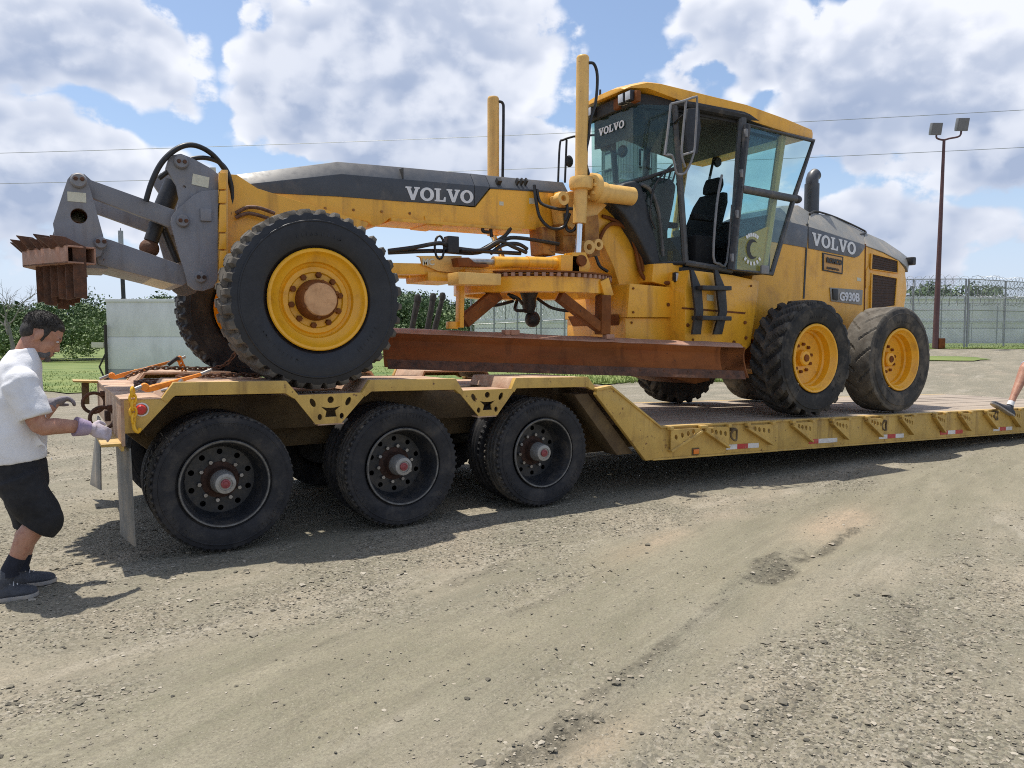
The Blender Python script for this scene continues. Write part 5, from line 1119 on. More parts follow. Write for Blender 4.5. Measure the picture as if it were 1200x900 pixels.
# black cowling ahead of the cab
cow = [(5.22, 3.02), (5.30, 3.14), (5.42, 3.23), (5.56, 3.27), (5.66, 3.24), (5.78, 2.95), (5.90, 2.60), (5.97, 2.36), (5.90, 2.28), (5.80, 2.40), (5.62, 2.66), (5.42, 2.88)]
gb(MB().prism(cow, .84, 1.76), 'cowling', 'charcoal_soft', .05, seg=3)
gb(MB().tube(ppath([(752, 216, .83), (763, 224, .83), (772, 250, .84), (777, 300, .86)], 4), .022, 8), 'cowling_edge', 'frame_dark', 0)
gb(MB().tube(ppath([(788, 193, .80), (768, 216, .80), (762, 250, .82), (768, 268, .82)], 4), .012, 6), 'wiper_arm', 'black_steel', 0)
# mirrors in tubular guards
def guard(paths, r_, Y): 
    for q in paths: gb(MB().tube(ppath([(a, b, Y) for a, b in q], 4), r_, 8), 'mirror_guard', 'guard_tube' if Y < 1 else 'black_steel', 0)
guard([[(786, 122), (802, 118), (814, 114), (817, 118), (815, 160), (813, 180), (806, 198), (800, 204), (793, 203), (790, 190), (787, 182), (780, 182)], [(804, 118), (800, 160), (799, 182), (803, 196)], [(786, 122), (783, 150), (779, 182)], [(799, 182), (812, 178)]], .013, .52)
gb(MB().pp([(806, 127), (820, 126), (822, 150), (818, 181), (806, 178), (804, 150)], .60, .60, .66), 'mirror', 'charcoal_soft', .02)
gb(MB().tube([at(801, 135, .55), AT+Vector((0, 0, -.2))], .016, 8), 'mirror_arm', 'black_steel', 0)
guard([[(672, 160), (660, 164), (656, 170), (654, 214)], [(664, 164), (662, 214)], [(672, 160), (700, 158)]], .014, 2.2)
gb(MB().ball(at(667, 189, 2.2), (.06, .03, .075)), 'mirror', 'charcoal_soft', 0)
# door folded right back
DY = .40
dp = [at(a, b, DY) for a, b in ((877, 147), (953, 165), (930, 233), (904, 321), (858, 316))]
def door_glass(pts): return quadglass(MB(), pts)
mid0 = dp[0].lerp(dp[4], .44); mid1 = dp[2]
dr = gb(MB().tube([dp[0], dp[1], dp[2], dp[3], dp[4]], .03, 8, closed=True), 'door', 'frame_dark', 0)
gb(MB().tube([dp[0]+Vector((-.04, 0, 0)), dp[4]+Vector((-.04, 0, 0))], .03, 8), 'hinge_post', 'black_steel', 0, dr)
gb(MB().tube([mid0, mid1+Vector((.03, 0, 0))], .045, 10), 'door_bar', 'frame_dark', 0, dr); gb(MB().ball(mid1+Vector((.06, 0, -.0)), (.075, .05, .05)), 'latch', 'black_steel', 0, dr)
gb(door_glass([dp[0], dp[1], mid1, mid0]), 'upper_pane', 'glass', 0, dr); gb(door_glass([mid0, mid1, dp[3], dp[4]]), 'lower_pane', 'glass', 0, dr)
for t in (.06, .34, .62, .92):
    p = dp[0].lerp(dp[4], t)+Vector((-.05, -.02, 0)); gb(MB().box(p, (.03, .04, .09)), 'hinge', 'guard_tube', .006, dr)
ce = at(882, 292, DY-.01); 
cres = [(ce.x+.10*math.cos(q), ce.z+.115*math.sin(q)) for q in np.linspace(R(50), R(310), 22)]+[(ce.x+.035+.075*math.cos(q), ce.z+.085*math.sin(q)) for q in np.linspace(R(300), R(60), 18)]
gb(MB().prism(cres, DY-.008, DY-.005), 'door_decal', 'letter_black', 0, dr)
for (q0, q1, rr_) in ((R(60), R(125), .165), (R(225), R(320), .165)):
    for q in np.linspace(q0, q1, 6):
        gb(MB().box((ce.x+rr_*math.cos(q), DY-.007, ce.z+rr_*math.sin(q)), (.03, .003, .042), Matrix.Rotation(-(q-R(90)), 3, 'Y')), 'decal_mark', 'letter_white', 0, dr)
p = at(896, 316, DY-.03); gb(MB().box(p, (.13, .03, .10)), 'door_lock', 'guard_tube', .012, dr)
# ---- engine hood
H1 = .80
hood = xz([(902, 256), (925, 260.5), (946, 265.5), (1013, 287.5), (1035, 296), (1054, 306), (1061, 315), (1063, 340), (1059, 366), (1056, 392), (880, 398), (880, 330)], H1)
gb(MB().prism(hood, H1, mir(H1)), 'hood', 'yellow', .02)
gb(MB().pp([(902, 256.5), (925, 260.5), (946, 265.5), (945, 290.5), (925, 287), (902, 283)], H1, H1-.008, H1+.01), 'hood_band', 'band_grey', .002)
gb(MB().pp([(947, 265.5), (1013.5, 287.5), (1012, 292), (1006, 300), (1001, 302), (947, 291)], H1, H1-.008, H1+.01), 'hood_band', 'band_grey', .002)
gb(MB().pp([(945.4, 262), (947.2, 262), (942.5, 350), (940.6, 350)], H1, H1-.006, H1+.005), 'hood_seam', 'letter_black', 0)
gb(MB().pp([(1013.4, 286), (1014.6, 286), (1013.2, 372), (1012, 372)], H1, H1-.005, H1+.005), 'hood_seam', 'brown_frame', 0)
# grey chamfered hood top
def cap_rings(sts):
    rings = []
    for (pb, yb, pt, yt) in sts:
        b = at(pb, yb, H1-.004); t = at(pt, yt, H1+.20)
        rings.append([Vector((b.x, H1-.004, b.z-.01)), Vector((b.x, H1-.004, b.z)), Vector((t.x, H1+.20, t.z)), Vector((t.x, mir(H1+.20), t.z)), Vector((b.x, mir(H1-.004), b.z)), Vector((b.x, mir(H1-.004), b.z-.01))])
    return rings
gb(MB().loft(cap_rings([(900, 255.5, 916, 241), (925, 260, 935, 240.5), (945.6, 265, 949, 249)])), 'hood_top', 'hood_grey', .01)
gb(MB().loft(cap_rings([(946.4, 265.2, 950, 249), (975, 274, 975, 253), (1013.4, 287, 1012, 271.5)])), 'hood_top', 'hood_grey', .01)
gb(MB().loft(cap_rings([(1014, 287.2, 1013, 272), (1035, 295, 1036, 282), (1054, 305, 1054, 294), (1062, 312, 1063, 301), (1064, 318, 1066, 307)])), 'hood_top', 'hood_grey', .012)
gb(MB().tube(ppath([(949, 251, H1+.16), (952, 248.5, H1+.19), (958, 248, H1+.21), (980, 255, H1+.21), (1012, 270, H1+.21), (1013, 273, H1+.17), (1008, 275, H1+.14)], 4), .014, 8), 'hood_rail', 'letter_black', 0)
gb(MB().box(at(1066, 306, H1+.1)+Vector((.03, 0, 0)), (.09, .12, .12)), 'tail_lamp', 'black_steel', .02)
o = at(951.5, 287.0, H1-.011); r = at(1003, 299.2, H1-.011); A = r-o; w = A.length; A = A.normalized()
slab_volvo(MB(), o, A, Vector((0, 0, 1)), Vector((0, -1, 0)), .165, w, .003).build('lettering', 'letter_white', grader)
# dealer plate
pl = [at(a, b, H1-.004) for a, b in ((963.5, 296), (988, 301), (987, 321.5), (963.5, 317))]
def quad_plate(pts, y0, y1): return MB().prism([(p.x, p.z) for p in pts], y0, y1)
gb(quad_plate(pl, H1-.010, H1-.002), 'dealer_plate', 'letter_black', 0)
cpl = sum(pl, Vector((0, 0, 0)))/4; gb(quad_plate([cpl+(p-cpl)*.86 for p in pl], H1-.0125, H1-.011), 'plate_face', 'sticker_orange', 0)
A = (pl[1]-pl[0]).normalized(); wpl = (pl[1]-pl[0]).length
text_mesh('lettering', 'ROMCO', wpl*.195, cpl-A*wpl*.345+Vector((0, -(.018), .0)), A, (0, 0, 1), 'letter_black', grader, .002, .006).location.y += -.004
text_mesh('lettering', 'EQUIPMENT CO.', wpl*.080, cpl-A*wpl*.33+Vector((0, -.018, -.085)), A, (0, 0, 1), 'letter_black', grader, .002, .002).location.y += -.004
# model plate
mp_ = [at(a, b, H1-.004) for a, b in ((972, 337), (1010.5, 340), (1009.5, 357.5), (973.5, 353))]
gb(quad_plate(mp_, H1-.012, H1-.002), 'model_plate', 'hood_grey', .002)
gb(quad_plate([at(a, b, H1) for a, b in ((974, 338.5), (980, 339), (980, 352), (974.5, 351))], H1-.03, H1-.011), 'side_handle', 'letter_black', .004)
A = (mp_[1]-mp_[0]).normalized(); text_mesh('lettering', 'G930B', .158, at(983.8, 351.8, H1-.018), A, (0, 0, 1), 'letter_white', grader, .002, .006)
# rear grille openings
gf = [(1018, 291), (1030, 294), (1054, 308), (1059, 320), (1054, 362), (1018, 366)]
def grille(pix, n, name):
    pts = [at(a, b, H1-.003) for a, b in pix]; g = gb(MB().prism([(p.x, p.z) for p in pts], H1-.004, H1+.02), name, 'grille', 0)
    c = sum(pts, Vector((0, 0, 0)))/4
    out_ = [c+(p-c)*1.10 for p in pts]; gb(MB().prism([[(p.x, p.z) for p in out_], [(p.x, p.z) for p in pts]], H1-.020, H1-.002), 'grille_surround', 'yellow', .004, g)
    for k in range(n):
        t = (k+.5)/n; a = pts[0].lerp(pts[3], t); b = pts[1].lerp(pts[2], t); gb(MB().tube([a+Vector((0, -.004, 0)), b+Vector((0, -.004, 0))], .006, 5), 'grille_slat', 'grille', 0, g)
grille([(1021.5, 298), (1051, 306), (1051, 319.5), (1020.5, 315)], 6, 'grille_upper'); grille([(1021.5, 321.5), (1050, 326.5), (1047.5, 358), (1020.5, 362)], 12, 'grille_lower')
gb(MB().prism([(p.x, p.z) for p in [at(a, b, H1) for a, b in ((1014.5, 317), (1017, 312), (1020, 320), (1019, 334), (1014, 338))]], H1-.01, H1+.002), 'latch_panel', 'yellow', .004)
# exhaust
e = at(951, 240, 1.15); gb(MB().tube([e-Vector((0, 0, .25)), e+Vector((0, 0, .28))], .098, 24), 'exhaust_muffler', 'charcoal', .0)
gb(MB().tube([e+Vector((0, 0, .28)), e+Vector((0, 0, .34)), e+Vector((.02, 0, .39)), e+Vector((.07, 0, .42))], .085, 20), 'exhaust_tip', 'charcoal', 0)
# chassis and tandem cases
pair(lambda s: gb(MB().prism([(7.45, 1.14), (7.7, 1.05), (9.4, 1.0), (9.65, 1.1), (9.65, 1.4), (9.4, 1.5), (7.7, 1.55), (7.45, 1.46)], Ys(.50, s), Ys(.74, s)), 'tandem_case', 'yellow', .03))
gb(MB().prism([(5.3, 1.80), (10.5, 1.75), (10.6, 1.35), (8.0, 1.25), (5.6, 1.32)], .86, 1.74), 'chassis', 'brown_frame', .02)
gb(MB().prism([(10.3, 1.2), (10.85, 1.25), (10.85, 1.9), (10.3, 1.9)], .75, 1.85), 'rear_bumper', 'yellow', .02)
gb(MB().tube([(8.5, .5, 1.3), (8.5, 2.1, 1.3)], .2, 24), 'rear_axle', 'brown_frame', 0)
gb(MB().tube([(6.25, 1.3, 1.2), (6.25, 1.3, 1.9)], .16, 20), 'articulation_pin', 'brown_frame', 0)
gb(MB().pp([(770, 430), (830, 432), (832, 446), (815, 450), (775, 440)], .9, .9, 1.7), 'belly_guard', 'brown_frame', .01)

for (px, py, Y) in ((742, 338, .715), (797, 342, .715), (742, 366, .715), (797, 367, .715), (815, 325, .495), (880, 335, .495), (812, 398, .495), (868, 405, .495), (740, 378, .755), (798, 380, .755), (740, 403, .755), (798, 406, .755)):
    p = at(px, py, Y); gb(MB().hexnut(Vector((p.x, Y, p.z)), .014, .010), 'panel_bolt', 'brown_frame', 0)
for k in range(7):
    p = at(282+k*33, 238+k*2.0, Y1); 
    if p.x > 1.5: gb(MB().hexnut(Vector((p.x, Y1, p.z)), .013, .010), 'frame_bolt', 'yellow_dirty', 0)
for (a_, b_, c_, d_) in ((620, 232, 627, 239), (585, 236, 590, 241)):
    gb(MB().pp([(a_, b_), (c_, b_+.4), (c_, d_), (a_, d_-.4)], Y1, Y1-.0025, Y1+.001), 'warning_decal', 'sticker_cream', 0)
gb(MB().pp([(828, 345), (836, 346), (836, 353), (828, 352)], .5, .4965, .501), 'warning_decal', 'sticker_cream', 0)
gb(MB().pp([(1004, 325), (1009, 326), (1009, 330), (1004, 329)], H1, H1-.003, H1+.001), 'warning_decal', 'sticker_cream', 0)
for k in range(14):
    x = BL.x+.15+(BR.x-BL.x-.3)*k/13; p = blade_pt(x, .045, .022); d_ = (BR-BL).normalized(); gb(MB().ball(p, (.014, .010, .014), n=8, m=6), 'edge_bolt', 'rust', 0)
# ================================================================== BACKGROUND
def gz(x, y): return float(terrain(np.array([x], float), np.array([y], float))[0])
def on_ground(px, d, dz=0.0):
    p = along(px, d, z=0); p.z = gz(p.x, p.y)+dz; return p
LAT, DEP = RT.copy(), HF.copy(); ZV = Vector((0, 0, 1))
def leaf_material():
    m = bpy.data.materials.new('foliage'); m.use_nodes = True; nt = m.node_tree; b = nt.nodes['Principled BSDF']; A = nt.nodes.new('ShaderNodeAttribute'); A.attribute_name = 'tone'
    cr = nt.nodes.new('ShaderNodeValToRGB'); e = cr.color_ramp.elements; e[0].color = (.048, .085, .036, 1); e[1].color = (.15, .205, .065, 1); q = e.new(.55); q.color = (.085, .135, .048, 1)  # greens slightly lightened, distance haze put into the colour
    nt.links.new(A.outputs['Fac'], cr.inputs[0]); nt.links.new(cr.outputs[0], b.inputs['Base Color']); b.inputs['Roughness'].default_value = .6; b.inputs['Specular IOR Level'].default_value = .3
    MATS['foliage'] = m
leaf_material()
def crown_cards(r, c, H, W, n, size):
    """leaf-spray quads through the volume of an irregular crown; c = trunk foot"""
    k = r.integers(5, 9); cen = np.stack([r.normal(0, W*.22, k), r.normal(0, W*.22, k), H*(.30+.62*r.random(k))], -1); rad = W*(.20+.16*r.random(k))
    i = r.integers(0, k, n); v = r.normal(size=(n, 3)); v /= np.linalg.norm(v, axis=1)[:, None]; rr = rad[i]*r.random(n)**.45
    p = cen[i]+v*rr[:, None]*np.array([1, 1, .85]); p[:, 2] = np.maximum(p[:, 2], H*.06)
    nrm = v+r.normal(0, .6, (n, 3)); nrm /= np.linalg.norm(nrm, axis=1)[:, None]; t = np.cross(nrm, r.normal(size=(n, 3))); t /= np.linalg.norm(t, axis=1)[:, None]; b = np.cross(nrm, t)
    s = size*np.exp(r.normal(0, .3, n)); q = np.stack([p+t*s[:, None], p+b*s[:, None]*.8, p-t*s[:, None], p-b*s[:, None]*.7], 1)
    return q+np.array(c)[None, None]
def wood(name, spec, seed):
    r = np.random.default_rng(seed); Q = []; T = []
    for (px, d, H, W, n, size, tone) in spec:
        f = on_ground(px, d); q = crown_cards(r, (f.x, f.y, f.z-.2), H, W, n, size); Q.append(q); T.append(np.clip(tone+r.normal(0, .13, n), 0, 1))
    V = np.concatenate(Q).reshape(-1, 3); t = np.repeat(np.concatenate(T), 4)
    return np_mesh(name, V, np.arange(len(V)).reshape(-1, 4), 'foliage', 'stuff', smooth=False, col=t)
rw = random.Random(21); spec = []
for k in range(95):
    px = rw.uniform(-260, 600); d = rw.uniform(100, 135); top = 352+8*math.sin(px*.05)+rw.uniform(-7, 9); fz = on_ground(px, d).z
    H = (1.53+(397-top)/880*d)-fz; spec.append((px, d, H, rw.uniform(5.5, 8), 1200, .17, rw.uniform(.15, .62)))
for k in range(40):
    px = rw.uniform(-80, 150); d = rw.uniform(98, 120); top = 358+5*math.sin(px*.06)+rw.uniform(-4, 6); H = (1.53+(397-top)/880*d)-on_ground(px, d).z; spec.append((px, d, H, rw.uniform(5, 7), 1500, .14, rw.uniform(.3, .75)))
for k in range(46):                                     # lower, lighter scrub along the field edge
    px = rw.uniform(-260, 600); d = rw.uniform(88, 97); spec.append((px, d, rw.uniform(3.2, 5.6), rw.uniform(4.5, 7), 1000, .12, rw.uniform(.4, .85)))
for k in range(26):
    px = rw.uniform(450, 575); d = rw.uniform(98, 112); top = 347+4*math.sin(px*.09)+rw.uniform(-3, 5); H = (1.53+(397-top)/880*d)-on_ground(px, d).z; spec.append((px, d, H, rw.uniform(5, 7), 1500, .14, rw.uniform(.2, .6)))
wood('woodland', spec, 3)
spec = []
for k in range(60):
    px = rw.uniform(520, 1480); d = rw.uniform(150, 185); top = 340+6*math.sin(px*.031+1)+rw.uniform(-6, 7); fz = on_ground(px, d).z; H = (1.53+(397-top)/880*d)-fz
    spec.append((px, d, H, rw.uniform(8, 12), 700, .32, rw.uniform(.15, .6)))
wood('woodland', spec, 5)
# bare dead tree
def dead_tree():
    f = on_ground(14, 48); t = thing('dead_tree', f, 'bare grey dead tree with forked branches behind the bending man', 'tree')
    r = random.Random(9); tr = MB(); br = MB()
    top = f+Vector((-.15, .1, 3.0)); tr.tube([f-ZV*.2, f+Vector((.08, 0, 1.5)), top], [.16, .12, .08], 8); tr.build('trunk', 'dead_wood', t)
    def grow(p, d, L, rad, lev):
        pts = [p]; q = p.copy(); dd = d.copy()
        for _ in range(4):
            dd = (dd+Vector((r.uniform(-.28, .28), r.uniform(-.28, .28), r.uniform(-.1, .18)))).normalized(); q = q+dd*L/4; pts.append(q.copy())
        br.tube(pts, [rad*(1-.17*i) for i in range(5)], 5)
        if lev < 3:
            for _ in range(3): k = r.choice((2, 3, 4)); grow(pts[k], (dd+Vector((r.uniform(-1, 1), r.uniform(-1, 1), r.uniform(-.2, .6)))).normalized(), L*.62, rad*.5, lev+1)
    for s in (-1.0, .9, .25, -.4): grow(top-ZV*r.uniform(0, .9), (LAT*s+ZV*.9).normalized(), 1.9, .06, 0)
    br.build('crown', 'dead_wood', t)
dead_tree()
# pale concrete block house at the field edge
def vault():
    o = on_ground(126, 26, 0); o.z -= .1; t = thing('concrete_vault', o, 'pale grey concrete block with dark plinth beside the grass field', 'vault')
    top = 1.53+(397-352)/880*26; ex = LAT; dv = (DEP*.93+LAT*-.36).normalized(); w = 4.6; dpt = 2.6
    def slab(a, b, c, d, z0, z1, n, m, bev=.01):
        vs = [o+ex*a+dv*c, o+ex*b+dv*c, o+ex*b+dv*d, o+ex*a+dv*d]; mb = MB(); mb.add([Vector((v.x, v.y, z0)) for v in vs]+[Vector((v.x, v.y, z1)) for v in vs], [(0, 1, 2, 3), (7, 6, 5, 4), (0, 4, 5, 1), (1, 5, 6, 2), (2, 6, 7, 3), (3, 7, 4, 0)]); return mb.build(n, m, t, bev)
    slab(0, w, 0, dpt, o.z+.62, o.z+1.72, 'wall_course', 'concrete_white'); slab(.012, w-.012, .012, dpt-.012, o.z+1.735, top-.06, 'wall_course', 'concrete_white')
    slab(.03, w-.03, .03, dpt-.03, o.z+1.6, o.z+1.8, 'mortar_joint', 'concrete_grey', 0)
    slab(-.03, w+.03, -.03, dpt+.03, top-.06, top+.04, 'coping', 'concrete_white'); slab(.01, w, .01, dpt, o.z-.3, o.z+.62, 'plinth', 'concrete_grey')
    a = o+ex*-.02-dv*.12; MB().tube([a, Vector((a.x, a.y, o.z+2.15))], .05, 8).build('stay_post', 'post_wood', t)
    MB().tube([a+ZV*.1+ex*.0, a-ex*.25+ZV*.7, a+ZV*1.2], .03, 6).build('stay_brace', 'post_wood', t)
    b = o-ex*.30-dv*.10; MB().box(Vector((b.x, b.y, o.z+1.45)), (.42, .06, .18), Matrix.Rotation(-YAW, 3, 'Z')).build('notice_board', 'sticker_cream', t, .005)
vault()
def steel_pole():
    f = on_ground(149, 31.5); t = thing('steel_pole', f, 'slim dark steel pole rising behind the concrete block', 'pole'); top = along(146, 31.5, 272)
    MB().tube([f-ZV*.2, top-ZV*.8], .085, 10).build('shaft', 'black_steel', t); MB().tube([top-ZV*.82, top], .10, 10).build('sleeve', 'galvanised', t); MB().tube([top, top+ZV*.12], .015, 5).build('spike', 'black_steel', t)
steel_pole()
# leaning timber posts beyond the trailer
for i, (px, py, d, ln, lab) in enumerate(((490, 352, 15, .30, 'short leaning timber post behind the front tyre'), (508, 350, 16.5, .26, 'dark timber post, left of the close pair beyond the trailer'), (519, 349, 17.2, .34, 'dark timber post, right of the close pair beyond the trailer'))):
    f = on_ground(px-ln*95, d); top = along(px, d, py); mb = MB(); rings = []
    for j in range(5):
        q = f.lerp(top, j/4); w = .060+.010*math.sin(j*2+i); rings.append([q+LAT*w*math.cos(a)+DEP*w*math.sin(a) for a in [2*math.pi*k/8 for k in range(8)]])
    mb.loft(rings); t = thing('timber_post', f, lab, 'post', 'leaning posts beyond the trailer'); mb.build('post', 'post_wood', t, .01); MB().lathe([(.05, 0), (.075, .02), (.075, .10), (.05, .16), (.001, .17)], top-ZV*.05, 10, 'z').build('cap', 'post_wood', t)
# stacked pallets seen under the blade
for i, px in enumerate((556, 606, 632)):
    f = on_ground(px, 13.2+.5*i); t = thing('pallet_stack', f, ('low stack of weathered pallets beyond the trailer, farthest from the slope plate', 'middle one of the weathered pallet stacks beyond the trailer', 'weathered pallet stack nearest the trailer slope plate')[i], 'pallet', 'pallet stacks beyond the trailer'); M = Matrix.Rotation(-YAW+.2*i, 3, 'Z'); z = 0
    for L_ in range(5):
        for k in (-1, 0, 1): MB().box(f+M @ Vector((k*.22, 0, 0))+ZV*(z+.05), (.08, .6, .09), M).build('bearer', 'post_wood', t)
        for k in range(4): MB().box(f+M @ Vector((0, -.24+.16*k, 0))+ZV*(z+.105), (.56, .11, .02), M).build('board', 'plank' if i != 1 else 'post_wood', t)
        z += .118
# flood light mast
def mast():
    d = 42; f = on_ground(1095.5, d); t = thing('floodlight_mast', f, 'tall dark red mast with two floodlights in front of the fence', 'light pole'); top = along(1097.5, d, 168)
    MB().tube([f-ZV*.3, f+ZV*1.5, top], [.17, .15, .075], 12).build('pole', 'pole_red', t); MB().box(f+LAT*.28+ZV*.22, (.35, .35, .75), Matrix.Rotation(-YAW, 3, 'Z')).build('base_box', 'brown_frame', t, .02)
    MB().tube(smooth_path([top-LAT*.42+ZV*.30, top-LAT*.40+ZV*.08, top-LAT*.05-ZV*.02, top+LAT*.30+ZV*.06, top+LAT*.86+ZV*.20, top+LAT*.92+ZV*.62], 4), .05, 8).build('bracket', 'pole_red', t)
    for c, w, h in ((along(1087.5, d, 156), .58, .64), (along(1117.5, d, 151), .62, .68)):
        M = Matrix((LAT, DEP, ZV)).transposed() @ Matrix.Rotation(R(14), 3, 'X')
        h0 = MB(); h0.loft([[c+M @ Vector((x*w/2*s, y, z*h/2*s)) for x, z in ((-1, -1), (1, -1), (1, 1), (-1, 1))] for s, y in ((1.0, -.14), (1.0, .10), (.62, .34))]); L_ = h0.build('lamp_head', 'lamp_grey', t, .03)
        MB().plate([(-w*.42, -h*.42), (w*.42, -h*.42), (w*.42, h*.42), (-w*.42, h*.42)], c+M @ Vector((0, -.142, 0)), M @ Vector((1, 0, 0)), M @ Vector((0, 0, 1)), M @ Vector((0, -1, 0)), 0, .006).build('lamp_lens', 'lamp_grey', L_)
mast()
# security fence: posts, rails, wire mesh and razor coil
def mesh_material():
    m = bpy.data.materials.new('chain_link'); m.use_nodes = True; nt = m.node_tree; nt.nodes.clear(); N = nt.nodes.new; L = nt.links.new
    uv = N('ShaderNodeTexCoord'); sep = N('ShaderNodeSeparateXYZ'); L(uv.outputs['Object'], sep.inputs[0])
    def mth(op, a, b):
        n = N('ShaderNodeMath'); n.operation = op
        for i, v in ((0, a), (1, b)):
            if isinstance(v, float): n.inputs[i].default_value = v
            else: L(v, n.inputs[i])
        return n.outputs[0]
    hl = mth('ADD', sep.outputs[0], mth('MULTIPLY', sep.outputs[1], .6)); s1 = mth('ADD', hl, sep.outputs[2]); s2 = mth('SUBTRACT', hl, sep.outputs[2])
    f = lambda s: mth('LESS_THAN', mth('FRACT', mth('MULTIPLY', s, 12.0), 0.0), .085)
    k = mth('MAXIMUM', f(s1), f(s2)); t = N('ShaderNodeBsdfTransparent'); d = N('ShaderNodeBsdfPrincipled'); d.inputs['Base Color'].default_value = (.42, .43, .44, 1); d.inputs['Roughness'].default_value = .6
    mx = N('ShaderNodeMixShader'); L(k, mx.inputs[0]); L(t.outputs[0], mx.inputs[1]); L(d.outputs[0], mx.inputs[2]); o = N('ShaderNodeOutputMaterial'); L(mx.outputs[0], o.inputs[0]); MATS['chain_link'] = m
mesh_material()
def fence(a, b, n, Hh, lab, coil=True):
    t = thing('security_fence', a, lab, 'fence'); d = b-a; d.z = 0; Ln = d.length; ex = d.normalized(); pts = []
    for i in range(n+1):
        p = a+ex*(Ln*i/n); p.z = gz(p.x, p.y); pts.append(p); MB().tube([p-ZV*.2, p+ZV*Hh], .055, 8).build('post', 'galvanised', t)
    for hh in (.55, 1.0): MB().tube([p+ZV*Hh*hh for p in pts], .028, 6).build('rail', 'galvanised', t)
    mb = MB()
    for p, q in zip(pts, pts[1:]):
        nn = Vector((-ex.y, ex.x, 0))*.006; vs = [p+nn, q+nn, q+nn+ZV*Hh, p+nn+ZV*Hh]; mb.add(vs+[v+nn*.5 for v in vs], [(0, 1, 2, 3), (7, 6, 5, 4)])
    mb.build('wire_mesh', 'chain_link', t, smooth=False)
    if coil:
        for hz_, rad, ph in ((Hh-.18, .36, 0), (Hh-.75, .34, 1.1), (Hh-1.25, .30, 2.0)):
            turns = int(Ln/.42); path = []
            for k in range(turns*8):
                s = Ln*k/(turns*8); q = 2*math.pi*k/8+ph; p = a+ex*s; i = min(int(s/Ln*n), n-1); zb = pts[i].z+(pts[i+1].z-pts[i].z)*(s/Ln*n-i)
                w = rad*(1+.18*math.sin(k*1.7+ph)); path.append(Vector((p.x, p.y, zb+hz_))+Vector((-ex.y, ex.x, 0))*(-.1-rad+w*math.cos(q))+ZV*w*math.sin(q))
            MB().tube(path, .014, 3, cap=False).build('razor_coil', 'galvanised', t, smooth=False)
fa = on_ground(552, 47); fb = on_ground(1129, 44); fc_ = on_ground(1420, 62)
fence(fa, fb, 20, 4.0, 'long grey mesh fence with razor coils running behind the grader'); fence(fb+LAT*.15, fc_, 9, 4.0, 'mesh fence wing with razor coils turning away beyond the floodlight mast')
fence(on_ground(840, 66), on_ground(1330, 66), 15, 3.6, 'inner mesh fence standing close to the long white building', False)
# long low building behind the fence
def hall():
    d = 78; a = on_ground(556, d); b = on_ground(1500, d); ex = (b-a); ex.z = 0; Ln = ex.length; ex = ex.normalized(); n_ = Vector((-ex.y, ex.x, 0)); top = 5.6
    t = thing('long_building', a, 'long low white panelled building behind the security fence', 'building'); k = 26
    M = Matrix((ex, n_, ZV)).transposed()
    MB().box(a+ex*Ln/2+n_*9+ZV*(top-.1-a.z)/2+ZV*0, (Ln, 17.6, top-a.z-.2), M).build('core', 'concrete_grey', t)
    for i in range(k):
        c = a+ex*(Ln*(i+.5)/k); z0 = gz(c.x, c.y)-.3
        for zz0, zz1 in ((z0, 2.6), (2.66, top)): MB().box(Vector((c.x, c.y, (zz0+zz1)/2)), (Ln/k-.06, .12, zz1-zz0), M).build('wall_panel', 'wall_panel', t, .02)
    MB().box(a+ex*Ln/2+ZV*(top+.12-a.z), (Ln+.4, .5, .3), M).build('parapet', 'concrete_white', t, .03)
    MB().box(a+ex*Ln/2-n_*.1+ZV*(3.35-a.z), (Ln, .10, .35), M).build('wall_band', 'concrete_white', t, .02)
hall()
